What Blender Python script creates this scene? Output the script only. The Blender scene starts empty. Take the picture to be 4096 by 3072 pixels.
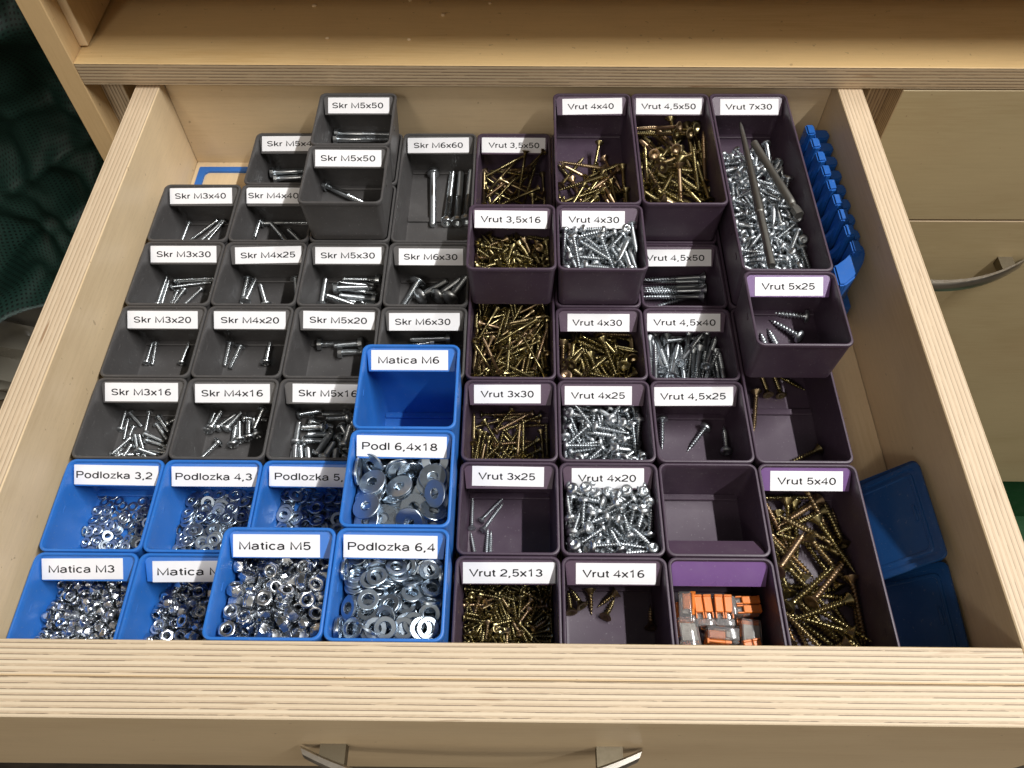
import bpy, bmesh, math, random
from mathutils import Vector, Matrix, Euler, Quaternion
SC = bpy.context.scene
COL = SC.collection
R = math.radians
PITCH, LIFT, BIN_H = .054, .0346, .0355      # bin module, height of one stacking step, bin height (metres); z = 0 is the rim of the lower bins

# ------------------------------------------------------------------ camera, world, lamps, exposure
cam = bpy.data.cameras.new('camera'); cam_o = bpy.data.objects.new('camera', cam); COL.objects.link(cam_o)
cam_o.location = (0.24919811, -0.09837359, 0.39253283)
cam_o.rotation_euler = (0.5796256, 0.0062479, 0.01096510)
cam.sensor_width = 36; cam.lens = 36*0.786956; cam.clip_start = .01; cam.clip_end = 50
SC.camera = cam_o

def ramp(nt, fac, stops):
    n = nt.nodes.new('ShaderNodeValToRGB'); e = n.color_ramp.elements
    while len(e) < len(stops): e.new(.5)
    for el, (p, c) in zip(e, stops): el.position = p; el.color = (*c, 1)
    nt.links.new(fac, n.inputs[0]); return n.outputs[0]

world = bpy.data.worlds.new('World'); SC.world = world; world.use_nodes = True
nt = world.node_tree; bg = nt.nodes['Background']
tc = nt.nodes.new('ShaderNodeTexCoord'); sx = nt.nodes.new('ShaderNodeSeparateXYZ'); nt.links.new(tc.outputs['Generated'], sx.inputs[0])
mr = nt.nodes.new('ShaderNodeMapRange'); mr.inputs[1].default_value = -1; nt.links.new(sx.outputs[2], mr.inputs[0])
base = ramp(nt, mr.outputs[0], [(0, (.03, .024, .018)), (.45, (.05, .041, .031)), (.62, (.078, .070, .060)), (1, (.115, .111, .106))])
nz = nt.nodes.new('ShaderNodeTexNoise'); nz.inputs['Scale'].default_value = 2.2; nt.links.new(tc.outputs['Generated'], nz.inputs[0])
pat = ramp(nt, nz.outputs[0], [(.36, (.16, .16, .17)), (.48, (.62, .62, .62)), (.60, (1.0, 1.0, 1.0)), (.645, (3.0, 3.0, 3.1))])
mx = nt.nodes.new('ShaderNodeMix'); mx.data_type = 'RGBA'; mx.blend_type = 'MULTIPLY'; mx.inputs[0].default_value = 1
nt.links.new(base, mx.inputs[6]); nt.links.new(pat, mx.inputs[7])
# the lit part of the room lies behind the photographer: a broad soft glow from the front
dt = nt.nodes.new('ShaderNodeVectorMath'); dt.operation = 'DOT_PRODUCT'; nt.links.new(tc.outputs['Generated'], dt.inputs[0]); dt.inputs[1].default_value = (-.12, -.82, .56)
glow = ramp(nt, dt.outputs['Value'], [(.60, (0, 0, 0)), (.93, (0.44, 0.39, 0.32)), (1, (0.44, 0.39, 0.32))])
ad = nt.nodes.new('ShaderNodeMix'); ad.data_type = 'RGBA'; ad.blend_type = 'ADD'; ad.inputs[0].default_value = 1
nt.links.new(mx.outputs[2], ad.inputs[6]); nt.links.new(glow, ad.inputs[7]); nt.links.new(ad.outputs[2], bg.inputs[0])
bg.inputs[1].default_value = 1.0

def area(name, loc, target, sx_, sy_, power, col):
    l = bpy.data.lights.new(name, 'AREA'); l.shape = 'RECTANGLE'; l.size = sx_; l.size_y = sy_; l.energy = power; l.color = col
    o = bpy.data.objects.new(name, l); COL.objects.link(o); o.location = loc
    d = (Vector(target)-Vector(loc)).normalized()
    x = Vector((0, 1, 0)).cross(-d).normalized(); y = (-d).cross(x)
    o.rotation_euler = Matrix((x, y, -d)).transposed().to_euler()
    return o
area('ceiling_tube_lamp', (1.46, 0.02, 2.20), (.24, 0.02, 0), .042, 1.7, 91, (1, .985, .96))

area('room_lamp', (-.475, -1.68, 1.71), (.24, .15, 0), .35, .35, 8.5, (1, .93, .84))

SC.view_settings.view_transform = 'Standard'; SC.view_settings.look = 'None'
SC.view_settings.exposure = 0; SC.view_settings.gamma = 1; SC.view_settings.use_curve_mapping = False

# ------------------------------------------------------------------ materials
def new_mat(name):
    m = bpy.data.materials.new(name); m.use_nodes = True
    nt = m.node_tree; return m, nt, nt.nodes['Principled BSDF']
def node(nt, typ, **kw):
    n = nt.nodes.new(typ)
    for k, v in kw.items():
        if k == 'ins':
            for i, x in v.items():
                if hasattr(x, 'is_output') or isinstance(x, bpy.types.NodeSocket): nt.links.new(x, n.inputs[i])
                else: n.inputs[i].default_value = x
        else: setattr(n, k, v)
    return n
def mth(nt, op, a, b=0., c=0.):
    return node(nt, 'ShaderNodeMath', operation=op, ins={0: a, 1: b, 2: c}).outputs[0]
def mixc(nt, f, a, b, blend='MIX'):
    n = node(nt, 'ShaderNodeMix', data_type='RGBA', blend_type=blend)
    for i, x in ((0, f), (6, a), (7, b)):
        if isinstance(x, bpy.types.NodeSocket): nt.links.new(x, n.inputs[i])
        else: n.inputs[i].default_value = x if i == 0 else (*x, 1)
    return n.outputs[2]
def noise(nt, vec, scale, detail=2, rough=.5):
    n = node(nt, 'ShaderNodeTexNoise', ins={'Scale': scale, 'Detail': detail, 'Roughness': rough}); nt.links.new(vec, n.inputs['Vector']); return n.outputs[0]
def stretched(nt, vec, s):
    return node(nt, 'ShaderNodeMapping', ins={'Vector': vec, 'Scale': s}).outputs[0]
def bump(nt, bs, h, strength, dist=.001):
    b = node(nt, 'ShaderNodeBump', ins={'Strength': strength, 'Distance': dist, 'Height': h}); nt.links.new(b.outputs[0], bs.inputs['Normal'])

def birch_face(name, grain, c1=(.69, .535, .335), c2=(.60, .445, .26)):
    """rotary cut birch veneer; grain = axis the grain runs along"""
    m, nt, bs = new_mat(name); o = node(nt, 'ShaderNodeTexCoord').outputs['Object']
    s = [90., 90., 90.]; s[grain] = 5.
    s2 = [14., 14., 14.]; s2[grain] = 3.
    fine = noise(nt, stretched(nt, o, s), 6, 4, .6); broad = noise(nt, stretched(nt, o, s2), 1.0, 3, .55)
    f = mth(nt, 'MULTIPLY_ADD', fine, .45, mth(nt, 'MULTIPLY', broad, .75))
    col = ramp(nt, f, [(.36, c2), (.58, c1), (.78, tuple(min(1, x*1.08) for x in c1))])
    pores = noise(nt, stretched(nt, o, [x*9 for x in s]), 5, 1)
    col = mixc(nt, mth(nt, 'MULTIPLY', mth(nt, 'GREATER_THAN', pores, .69), .25), col, (.36, .22, .11))
    sm = noise(nt, o, 9, 5, .62)
    col = mixc(nt, mth(nt, 'MULTIPLY', ramp(nt, sm, [(.50, (0, 0, 0)), (.72, (1, 1, 1))]), .22), col, (.40, .27, .15))
    dent = noise(nt, o, 210, 2, .5)
    col = mixc(nt, mth(nt, 'MULTIPLY', mth(nt, 'GREATER_THAN', dent, .735), .45), col, (.22, .13, .07))
    nt.links.new(col, bs.inputs['Base Color']); bs.inputs['Roughness'].default_value = .42
    bs.inputs['Specular IOR Level'].default_value = .35
    bump(nt, bs, fine, .06); return m

def ply_edge(name, across, along, layer=.00122, tint=(1, 1, 1), seed=0., soft=0.):
    """sawn birch plywood edge: alternating long grain / end grain veneers with broken dark glue lines"""
    m, nt, bs = new_mat(name); o = node(nt, 'ShaderNodeTexCoord').outputs['Object']
    sep = node(nt, 'ShaderNodeSeparateXYZ', ins={0: o})
    off = node(nt, 'ShaderNodeVectorMath', operation='ADD', ins={0: o, 1: (seed, seed*.7, seed*.3)}).outputs[0]
    s = [1., 1., 1.]; s[along] = .22
    wob = noise(nt, stretched(nt, off, s), 60, 3)
    t = mth(nt, 'MULTIPLY_ADD', mth(nt, 'SUBTRACT', wob, .5), .55, mth(nt, 'DIVIDE', sep.outputs[across], layer))
    idx = mth(nt, 'FLOOR', t); f = mth(nt, 'SUBTRACT', t, idx)
    par = mth(nt, 'GREATER_THAN', mth(nt, 'MODULO', mth(nt, 'ADD', idx, 40.), 2.), .5)
    # tone of each veneer differs a little
    wn = node(nt, 'ShaderNodeTexWhiteNoise', noise_dimensions='1D', ins={'W': mth(nt, 'ADD', idx, seed*10+3.3)}).outputs[0]
    v = lambda c: tuple(a*b*.86 for a, b in zip(c, tint))
    light = mixc(nt, wn, v((.77, .655, .48)), v((.71, .58, .41)))
    s3 = [420., 420., 420.]; s3[along] = 110.
    fl = noise(nt, stretched(nt, off, s3), 3, 3, .65)
    end = mixc(nt, ramp(nt, fl, [(.32, (0, 0, 0)), (.7, (1, 1, 1))]), v((.505, .385, .255)), v((.63, .49, .34)))
    col = mixc(nt, par, light, end)
    if soft: col = mixc(nt, soft, col, v((.69, .545, .375)))
    # long grain veneers have streaks
    s4 = [900., 900., 900.]; s4[along] = 14.
    st = noise(nt, stretched(nt, off, s4), 2, 2)
    col = mixc(nt, mth(nt, 'MULTIPLY', mth(nt, 'GREATER_THAN', st, .63), .15), col, v((.45, .30, .17)))
    s5 = [300., 300., 300.]; s5[along] = 16.
    br = noise(nt, stretched(nt, off, s5), 2.2, 3, .6)
    glue = mth(nt, 'MULTIPLY', mth(nt, 'LESS_THAN', f, .33), mth(nt, 'MULTIPLY', par, mth(nt, 'GREATER_THAN', br, .44)))
    col = mixc(nt, mth(nt, 'MULTIPLY', glue, .85*(1-soft)), col, (.075, .048, .032))
    # rare dark knots and patches
    s6 = [130., 130., 130.]; s6[along] = 11.
    kn = noise(nt, stretched(nt, off, s6), 1.7, 2)
    col = mixc(nt, ramp(nt, kn, [(.70, (0, 0, 0)), (.76, (.75, .75, .75))]), col, (.24, .13, .06))
    nt.links.new(col, bs.inputs['Base Color']); bs.inputs['Roughness'].default_value = .6
    bump(nt, bs, mth(nt, 'SUBTRACT', fl, glue), .18, .0006); return m

def plastic(name, col, rough=.38, spec=.5, var=.12):
    m, nt, bs = new_mat(name); o = node(nt, 'ShaderNodeTexCoord').outputs['Object']
    n1 = noise(nt, o, 45, 4, .6); n2 = noise(nt, o, 2600, 2)
    base = mixc(nt, n1, tuple(c*(1-var) for c in col), tuple(c*(1+var) for c in col))
    sp = noise(nt, o, 620, 1); du = noise(nt, o, 60, 5, .65)
    base = mixc(nt, mth(nt, 'MULTIPLY', mth(nt, 'GREATER_THAN', sp, .715), .13), base, (.42, .41, .40))
    base = mixc(nt, mth(nt, 'MULTIPLY', ramp(nt, du, [(.50, (0, 0, 0)), (.75, (1, 1, 1))]), .045), base, (.40, .39, .38))
    nt.links.new(base, bs.inputs['Base Color'])
    nt.links.new(mth(nt, 'MULTIPLY_ADD', n1, .22, rough-.11), bs.inputs['Roughness'])
    bs.inputs['Specular IOR Level'].default_value = spec
    bump(nt, bs, n2, .14, .0004); return m

def metal(name, c1, c2, rough=.25, c3=None):
    m, nt, bs = new_mat(name); o = node(nt, 'ShaderNodeTexCoord').outputs['Object']
    oi = node(nt, 'ShaderNodeObjectInfo').outputs['Random']
    n1 = noise(nt, o, 320, 3, .6)
    col = mixc(nt, n1, c1, c2)
    if c3: col = mixc(nt, ramp(nt, oi, [(.55, (0, 0, 0)), (.95, (1, 1, 1))]), col, c3)
    nt.links.new(col, bs.inputs['Base Color']); bs.inputs['Metallic'].default_value = 1
    nt.links.new(mth(nt, 'MULTIPLY_ADD', n1, .22, mth(nt, 'MULTIPLY_ADD', oi, .12, rough-.13)), bs.inputs['Roughness'])
    return m

def flat(name, col, rough=.6, spec=.4):
    m, nt, bs = new_mat(name); o = node(nt, 'ShaderNodeTexCoord').outputs['Object']
    n1 = noise(nt, o, 130, 3)
    nt.links.new(mixc(nt, n1, tuple(c*.94 for c in col), tuple(min(1, c*1.04) for c in col)), bs.inputs['Base Color'])
    bs.inputs['Roughness'].default_value = rough; bs.inputs['Specular IOR Level'].default_value = spec; return m

M = {}
M['blue'] = plastic('blue_plastic', (.022, .150, .52), .42)
M['grey'] = plastic('grey_plastic', (.067, .064, .064), .44)
M['purple'] = plastic('purple_plastic', (.057, .036, .058), .44)
M['blue_plate'] = plastic('blue_plate_plastic', (.024, .160, .55), .38)
M['grey_plate'] = plastic('grey_plate_plastic', (.082, .078, .078), .38)
M['purple_plate'] = plastic('purple_plate_plastic', (.084, .052, .084), .34)
M['violet_plate'] = plastic('violet_sheen_plastic', (.150, .072, .220), .30)  # brighter violet: the gloss on three plates is put into their colour
M['dark_blue'] = plastic('dark_blue_plastic', (.010, .068, .225), .40)
M['comb_blue'] = plastic('comb_blue_plastic', (.012, .105, .40), .40)
M['paper'] = flat('label_paper', (.82, .82, .845), .7, .15)
M['ink'] = flat('label_ink', (.020, .020, .022), .8, .05)
M['gold'] = metal('yellow_zinc', (.34, .285, .145), (.215, .18, .083), .27, (.40, .285, .18))
M['zinc'] = metal('blue_zinc', (.60, .63, .66), (.45, .49, .52), .33)
M['bolt'] = metal('bright_zinc', (.66, .68, .70), (.52, .56, .58), .26)
M['nut'] = metal('nut_zinc', (.72, .74, .77), (.56, .60, .64), .20)
M['washer'] = metal('washer_zinc', (.48, .55, .62), (.39, .46, .54), .29)  # blue cast of the bins' reflections mixed into the base colour
M['steel'] = metal('dull_steel', (.26, .255, .235), (.20, .195, .18), .45)
M['handle'] = metal('satin_nickel', (.56, .53, .48), (.48, .45, .40), .33)
M['mount'] = metal('handle_mount_metal', (.25, .215, .155), (.20, .17, .115), .55)  # tan base: the wood's reflection is put into the metal's colour
M['orange'] = plastic('orange_plastic', (.78, .215, .035), .35)
M['brass'] = metal('contact_metal', (.62, .60, .55), (.4, .36, .3), .3)
m, nt, bs = new_mat('clear_plastic'); bs.inputs['Transmission Weight'].default_value = .88; bs.inputs['IOR'].default_value = 1.46; bs.inputs['Roughness'].default_value = .10; bs.inputs['Base Color'].default_value = (.93, .91, .90, 1); M['clear'] = m
for ax in range(3): M['birch%d' % ax] = birch_face('birch_face_%d' % ax, ax)
M['birch_dim0'] = birch_face('birch_dim_0', 0, (.44, .35, .20), (.38, .29, .155)); M['birch_bounce0'] = birch_face('bounce_birch_0', 0, (.63, .44, .21), (.53, .345, .145)); M['birch_bounce2'] = birch_face('bounce_birch_2', 2, (.66, .465, .24), (.56, .37, .17))  # darker birch has dimmer light, warmer birch bounced wood light, in its colour

# ------------------------------------------------------------------ helpers
def link(name, me, mat=None, parent=None, loc=None):
    o = bpy.data.objects.new(name, me); COL.objects.link(o)
    if mat is not None and not me.materials: me.materials.append(mat)
    if parent: o.parent = parent
    if loc is not None: o.location = loc
    return o
def tag(o, label=None, cat=None, group=None, kind=None):
    if label: o['label'] = label
    if cat: o['category'] = cat
    if group: o['group'] = group
    if kind: o['kind'] = kind
    return o
def thing(name, label, cat, loc=(0, 0, 0), group=None, rz=0.):
    o = bpy.data.objects.new(name, None); COL.objects.link(o); o.empty_display_size = .01
    o.location = loc; o.rotation_euler = (0, 0, rz); return tag(o, label, cat, group)
def finish(bm, name, smooth=True, angle=38):
    bmesh.ops.recalc_face_normals(bm, faces=bm.faces)
    me = bpy.data.meshes.new(name); bm.to_mesh(me); bm.free()
    if smooth:
        me.polygons.foreach_set('use_smooth', [True]*len(me.polygons)); me.set_sharp_from_angle(angle=R(angle))
    return me
def add_box(bm, x0, x1, y0, y1, z0, z1, bev=0., seg=1, mat=0):
    g = bmesh.ops.create_cube(bm, size=1); vs = g['verts']
    for v in vs: v.co = Vector(((x0+x1)/2+v.co.x*(x1-x0), (y0+y1)/2+v.co.y*(y1-y0), (z0+z1)/2+v.co.z*(z1-z0)))
    fs = list({f for v in vs for f in v.link_faces})
    for f in fs: f.material_index = mat
    if bev: bmesh.ops.bevel(bm, geom=list({e for v in vs for e in v.link_edges}), offset=bev, segments=seg, affect='EDGES', profile=.5)
def box_mesh(name, *a, **k):
    bm = bmesh.new(); add_box(bm, *a, **k); return finish(bm, name)

def board(name, parent, x0, x1, y0, y1, z0, z1, face_axis, grain, along=None, edge_layer=.00122, tint=(1, 1, 1), seed=0., bev=.0005, face=None, edge=None, soft=0.):
    """a plywood board: veneer on the two big faces, plywood edges all round; its origin is its low corner"""
    bm = bmesh.new(); add_box(bm, 0, x1-x0, 0, y1-y0, 0, z1-z0, bev=bev, seg=1)
    me = finish(bm, name, False)
    me.materials.append(M[face or 'birch%d' % grain])
    other = [a for a in range(3) if a != face_axis]
    mats = {}
    for k_, al in enumerate(other):
        key = 'ply_%d_%d_%g' % (face_axis, al, seed)
        if key not in M: M[key] = ply_edge('plywood_edge_%d_%d' % (face_axis, al), face_axis, al, edge_layer, tint, seed, soft)
        me.materials.append(M[edge or key]); mats[al] = 1+k_
    for p in me.polygons:
        n = p.normal; a = max(range(3), key=lambda i: abs(n[i]))
        if a == face_axis: p.material_index = 0
        else: p.material_index = mats[[q for q in other if q != a][0]]
    o = link(name, me, None, parent)
    pl = parent.location if parent else Vector((0, 0, 0))
    o.location = Vector((x0, y0, z0))-pl
    return o

def rrect(hx, hy, r, z, n=5):
    pts = []
    for cx_, cy_, a0 in ((hx-r, hy-r, 0), (-hx+r, hy-r, 90), (-hx+r, -hy+r, 180), (hx-r, -hy+r, 270)):
        for i in range(n+1):
            a = R(a0+90*i/n); pts.append(Vector((cx_+r*math.cos(a), cy_+r*math.sin(a), z)))
    return pts
def loft(bm, rings, cap0=True, cap1=True, closed=True):
    vr = [[bm.verts.new(p) for p in ring] for ring in rings]
    n = len(vr[0])
    for a, b in zip(vr, vr[1:]):
        for i in range(n): bm.faces.new((a[i], a[(i+1) % n], b[(i+1) % n], b[i]))
    if cap0: bm.faces.new(vr[0])
    if cap1: bm.faces.new(vr[-1])
    return vr
def lathe(bm, prof, seg=12):
    """prof: (z, r) or (z, function of angle)"""
    rings = []
    for z, r in prof:
        ring = []
        for i in range(seg):
            a = 2*math.pi*i/seg; rr = r(a) if callable(r) else r
            ring.append(Vector((rr*math.cos(a), rr*math.sin(a), z)))
        rings.append(ring)
    return loft(bm, rings)

# ------------------------------------------------------------------ hardware meshes (millimetre tables, axis along z, head up, origin in the middle)
TYPES = {
    'g25x13': ('gold', 2.15, 11.18, 4.3, 1.38, 'csk'),
    'g4x16': ('gold', 3.44, 13.76, 6.88, 2.24, 'csk'),
    's3x25': ('zinc', 2.58, 21.5, 4.99, 1.55, 'csk'),
    's4x20': ('zinc', 3.27, 17.2, 6.88, 2.41, 'pan'),
    'g3x30': ('gold', 2.58, 25.8, 4.99, 1.55, 'csk'),
    's4x25': ('zinc', 3.27, 21.5, 6.54, 2.24, 'pan'),
    's45x25': ('zinc', 3.7, 21.5, 7.4, 2.58, 'pan'),
    'g3x40': ('gold', 2.58, 31.82, 5.16, 1.63, 'csk'),
    'g4x30': ('gold', 3.44, 25.8, 6.88, 2.15, 'csk'),
    's45x40': ('zinc', 3.7, 34.4, 6.88, 2.24, 'csk'),
    's45x50': ('zinc', 3.78, 41.28, 7.22, 2.32, 'csk'),
    'g35x16': ('gold', 2.92, 13.76, 5.68, 1.81, 'csk'),
    's4x30': ('zinc', 3.35, 25.8, 6.54, 2.24, 'pan'),
    'g35x50': ('gold', 2.84, 38.7, 5.68, 1.81, 'csk'),
    'g4x40': ('gold', 3.27, 34.4, 6.54, 2.06, 'csk'),
    'g45x50': ('gold', 3.78, 39.56, 7.74, 2.49, 'csk'),
    's7x30': ('zinc', 3.44, 20.64, 6.45, 2.15, 'pan'),
    's5x25': ('zinc', 4.47, 23.22, 8.17, 2.58, 'pan'),
    'g5x40': ('gold', 4.3, 35.26, 8.6, 2.75, 'csk'),
    'g4x35': ('gold', 3.44, 29.24, 6.88, 2.15, 'csk'),
    'm3x16': ('bolt', 2.38, 14.72, 4.76, 1.87, 'pan'),
    'm3x20': ('bolt', 2.38, 18.12, 4.76, 1.87, 'pan'),
    'm3x30': ('bolt', 2.38, 26.62, 4.76, 1.87, 'pan'),
    'm3x40': ('bolt', 2.38, 33.42, 4.76, 1.87, 'pan'),
    'm4x16': ('bolt', 3.31, 14.93, 6.8, 2.21, 'pan'),
    'm4x20': ('bolt', 3.31, 18.33, 6.8, 2.21, 'pan'),
    'm4x25': ('bolt', 3.31, 22.37, 7.65, 1.87, 'pan'),
    'm4x40': ('bolt', 3.31, 33.63, 6.46, 2.21, 'pan'),
    'm5x16': ('bolt', 4.17, 16.08, 7.48, 2.72, 'pan'),
    'h5x20': ('bolt', 4.17, 18.79, 7.31, 2.98, 'hex'),
    'h5x30': ('bolt', 4.17, 26.44, 7.31, 2.98, 'hex'),
    'h5x50': ('bolt', 4.17, 40.88, 7.31, 2.98, 'hex'),
    'm6x30': ('bolt', 5.02, 25.84, 12.75, 3.4, 'dome'),
    'm6x60': ('bolt', 5.02, 55.67, 8.92, 3.82, 'socket'),
    'n3': ('nut', 2.79, 3.53, 5.12, 0.0, ''),
    'n4': ('nut', 3.72, 4.46, 6.51, 0.0, ''),
    'n5': ('nut', 4.65, 4.84, 7.44, 0.0, ''),
    'w3': ('washer', 2.89, 0.61, 5.95, 0.0, ''),
    'w4': ('washer', 3.82, 0.79, 7.65, 0.0, ''),
    'w5': ('washer', 4.67, 0.96, 8.5, 0.0, ''),
    'w6': ('washer', 5.61, 1.31, 10.2, 0.0, ''),
    'w18': ('washer', 5.21, 1.3, 14.22, 0.0, ''),
    'c1': ('conn', 13, 8.5, 18, 0, ''),
}
def hexr(a, af): return (af/2)/math.cos((a+R(30)) % R(60)-R(30))
def screw_mesh(key):
    cls, d, L, hd, hh, st = TYPES[key]; s = .001
    bm = bmesh.new(); seg = 16; top = L/2; prof = []
    cross = lambda r, dep: None
    big = hd > 4.5
    def cr(z, r, depth=0.):    # ring of the head top; 'depth' sinks the four arms of the cross recess
        return (z, r, depth)
    rings = []
    if st == 'csk':
        rings += [(top-hh*.55, .02, 0), (top-hh*.5, hd*.10, 0), (top-.1, hd*.25, hh*.35), (top-.05, hd*.30, 0), (top, hd*.44, 0), (top-.18, hd*.5, 0), (top-.5, hd*.49, 0), (top-hh, d*.5, 0), (top-hh*1.5, d*.40, 0)]
        zs = top-hh*1.5
    elif st == 'pan':
        rings += [(top-hh*.6, .02, 0), (top-hh*.55, hd*.09, 0), (top-.12, hd*.22, hh*.35), (top-.1, hd*.27, 0), (top-hh*.18, hd*.38, 0), (top-hh*.45, hd*.475, 0), (top-hh*.75, hd*.5, 0), (top-hh*.97, hd*.49, 0), (top-hh, hd*.46, 0), (top-hh, d*.42, 0)]
        zs = top-hh
    elif st == 'dome':
        rings += [(top, .02, 0), (top-.1, hd*.14, 0), (top-hh*.12, hd*.26, 0), (top-hh*.32, hd*.38, 0), (top-hh*.6, hd*.47, 0), (top-hh*.8, hd*.5, 0), (top-hh*.9, hd*.49, 0), (top-hh, hd*.42, 0), (top-hh, d*.5, 0)]
        zs = top-hh
    elif st == 'socket':
        rings += [(top-hh*.6, .02, 0), (top-hh*.6, 'hex', 4.4), (top-.1, 'hex', 4.4), (top, hd*.36, 0), (top-.2, hd*.46, 0), (top-hh*.3, hd*.5, 0), (top-hh+.3, hd*.5, 0), (top-hh, hd*.48, 0), (top-hh, d*.5, 0)]
        zs = top-hh
    elif st == 'hex':
        rings += [(top, .02, 0), (top, hd*.44, 0), (top-.35, 'hex', hd*.985), (top-hh+.15, 'hex', hd), (top-hh, hd*.48, 0), (top-hh, d*.48, 0)]
        zs = top-hh
    pts = []
    for z, r, dep in rings:
        ring = []
        for i in range(seg):
            a = 2*math.pi*i/seg
            rr = hexr(a, dep) if r == 'hex' else r
            zz = z-(dep if (r != 'hex' and dep and i % 4 == 0) else 0)
            ring.append(Vector((rr*math.cos(a), rr*math.sin(a), zz))*s)
        pts.append(ring)
    bot = -L/2
    if cls == 'bolt':
        p = .72 if d < 3 else (.85 if d < 4.6 else 1.0); core = .83; k = 4; tip = d*.25
        smooth_end = zs-(L*.42 if key in ('m6x60', 'h5x50', 'm4x40') else .4)
    else:
        p = max(1.25, .46*d); core = .53; k = 5; tip = d*1.7
        smooth_end = zs-(L*.36 if (L >= 31 and key != 'g5x40') else (.4 if L < 21 else 1.0))
    rs = d*(.49 if cls == 'bolt' else .37)
    for z in (zs-.05, smooth_end): pts.append([Vector((rs*math.cos(2*math.pi*i/seg), rs*math.sin(2*math.pi*i/seg), z))*s for i in range(seg)])
    z = smooth_end-.05; dz = p/k
    while z > bot+.05:
        rem = (z-bot)/tip; ring = []
        for i in range(seg):
            a = 2*math.pi*i/seg; ph = (z/p+a/(2*math.pi)) % 1
            t = max(0., 1-abs(ph-.5)*(3.4 if cls != 'bolt' else 2.6))
            if cls == 'bolt': sc_ = min(1, .78+.22*rem)
            else: sc_ = min(1, max(.06, rem))**.75
            rr = d/2*(core+(1-core)*t)*sc_
            ring.append(Vector((rr*math.cos(a), rr*math.sin(a), z))*s)
        pts.append(ring); z -= dz
    re = d*.36 if cls == 'bolt' else .06
    pts.append([Vector((re*math.cos(2*math.pi*i/seg), re*math.sin(2*math.pi*i/seg), bot))*s for i in range(seg)])
    loft(bm, pts)
    return finish(bm, key, True, 60 if cls != 'bolt' else 50)
def nut_mesh(key):
    cls, d, h, af, _, _ = TYPES[key]; bm = bmesh.new(); s = .001; seg = 24
    P_ = [(-h*.3, d*.42), (-h/2+.4, d*.42), (-h/2, d*.56), (-h/2, af*.46), (-h/2+.25, lambda a: min(hexr(a, af), af*.53)*s), (-h/2+.6, lambda a: hexr(a, af)*s), (h*.12, lambda a: hexr(a, af)*s), (h*.22, lambda a: min(hexr(a, af), af*.5)*s), (h*.26, af*.475), (h*.40, af*.465), (h*.48, af*.43), (h/2, af*.385), (h/2-.12, af*.345), (h*.36, af*.335), (h*.36, d*.45), (-h*.3, d*.42)]
    prof = [(z*s, r if callable(r) else r*s) for z, r in P_]
    rings = []
    for z, r in prof:
        rings.append([Vector(((r(a) if callable(r) else r)*math.cos(a), (r(a) if callable(r) else r)*math.sin(a), z)) for a in [2*math.pi*i/seg for i in range(seg)]])
    loft(bm, rings, False, False); bmesh.ops.remove_doubles(bm, verts=bm.verts, dist=1e-6)
    return finish(bm, key, True, 35)
def washer_mesh(key):
    cls, d, h, od, _, _ = TYPES[key]; bm = bmesh.new(); s = .001; seg = 32; b = min(.18, h*.25); rings = []
    for z, r in ((-h/2+b, d/2), (-h/2, d/2+b), (-h/2, od/2-b), (-h/2+b, od/2), (h/2-b, od/2), (h/2, od/2-b*1.6), (h/2, d/2+b*1.6), (h/2-b, d/2), (-h/2+b, d/2)):
        rings.append([Vector((r*math.cos(a), r*math.sin(a), z))*s for a in [2*math.pi*i/seg for i in range(seg)]])
    loft(bm, rings, False, False); bmesh.ops.remove_doubles(bm, verts=bm.verts, dist=1e-6)
    return finish(bm, key, True, 30)
HW = {}
for key, t in TYPES.items():
    if t[0] == 'conn': continue
    me = nut_mesh(key) if t[0] == 'nut' else washer_mesh(key) if t[0] == 'washer' else screw_mesh(key)
    me.materials.append(M[t[0]]); HW[key] = me
# ------------------------------------------------------------------ the room's floor
def structure(name, me, mat): return tag(link(name, me, mat), kind='structure')
fm, nt, bs = new_mat('dark_floor'); o_ = node(nt, 'ShaderNodeTexCoord').outputs['Object']
n1 = noise(nt, stretched(nt, o_, (2, 9, 1)), 3, 5, .6)
nt.links.new(ramp(nt, n1, [(.35, (.020, .014, .009)), (.55, (.075, .055, .034)), (.75, (.13, .10, .065))]), bs.inputs['Base Color']); bs.inputs['Roughness'].default_value = .7
structure('floor', box_mesh('floor', -2.5, 3, -2.0, 2.5, -.78, -.72), fm)

# ------------------------------------------------------------------ workbench cabinet
YF = .380                                     # plane of the cabinet's front edges
cab = thing('workbench_cabinet', 'birch plywood workbench cabinet with an open shelf above the pulled out drawer', 'cabinet', (-.0645, YF, -.58))
sh = board('shelf', cab, -.0563, 1.30, YF, .90, .0390, .0560, 2, 0, tint=(.80, .74, .66), seed=1., face='birch_bounce0')
sh.rotation_euler = (0, R(.24), 0)
board('side_panel', cab, -.0722, -.0563, YF, .90, -.58, .33, 0, 2, seed=2., face='birch_bounce2', edge='birch_bounce2')
board('lining_panel', cab, -.0562, -.0400, YF+.018, .90, -.58, .0385, 0, 2, seed=3.)
board('divider_panel', cab, .4990, .5190, YF+.0185, .90, -.58, .0360, 0, 2, tint=(.62, .54, .46), seed=4.)  # brown tint puts the recess's shade into the edge colour
board('back_panel', cab, -.056, 1.30, .905, .915, -.58, .33, 1, 2, seed=5., face='birch_bounce2')
board('top_board', cab, -.0560, 1.30, YF+0.0, .904, 0.112, 0.112+.03, 2, 0, seed=6., face='birch_bounce0')
board('lining_panel', cab, -.0562, -.0500, YF+.017, .90, .0575, 0.112-.0003, 0, 2, seed=3., face='birch_bounce2', edge='birch2')

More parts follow.
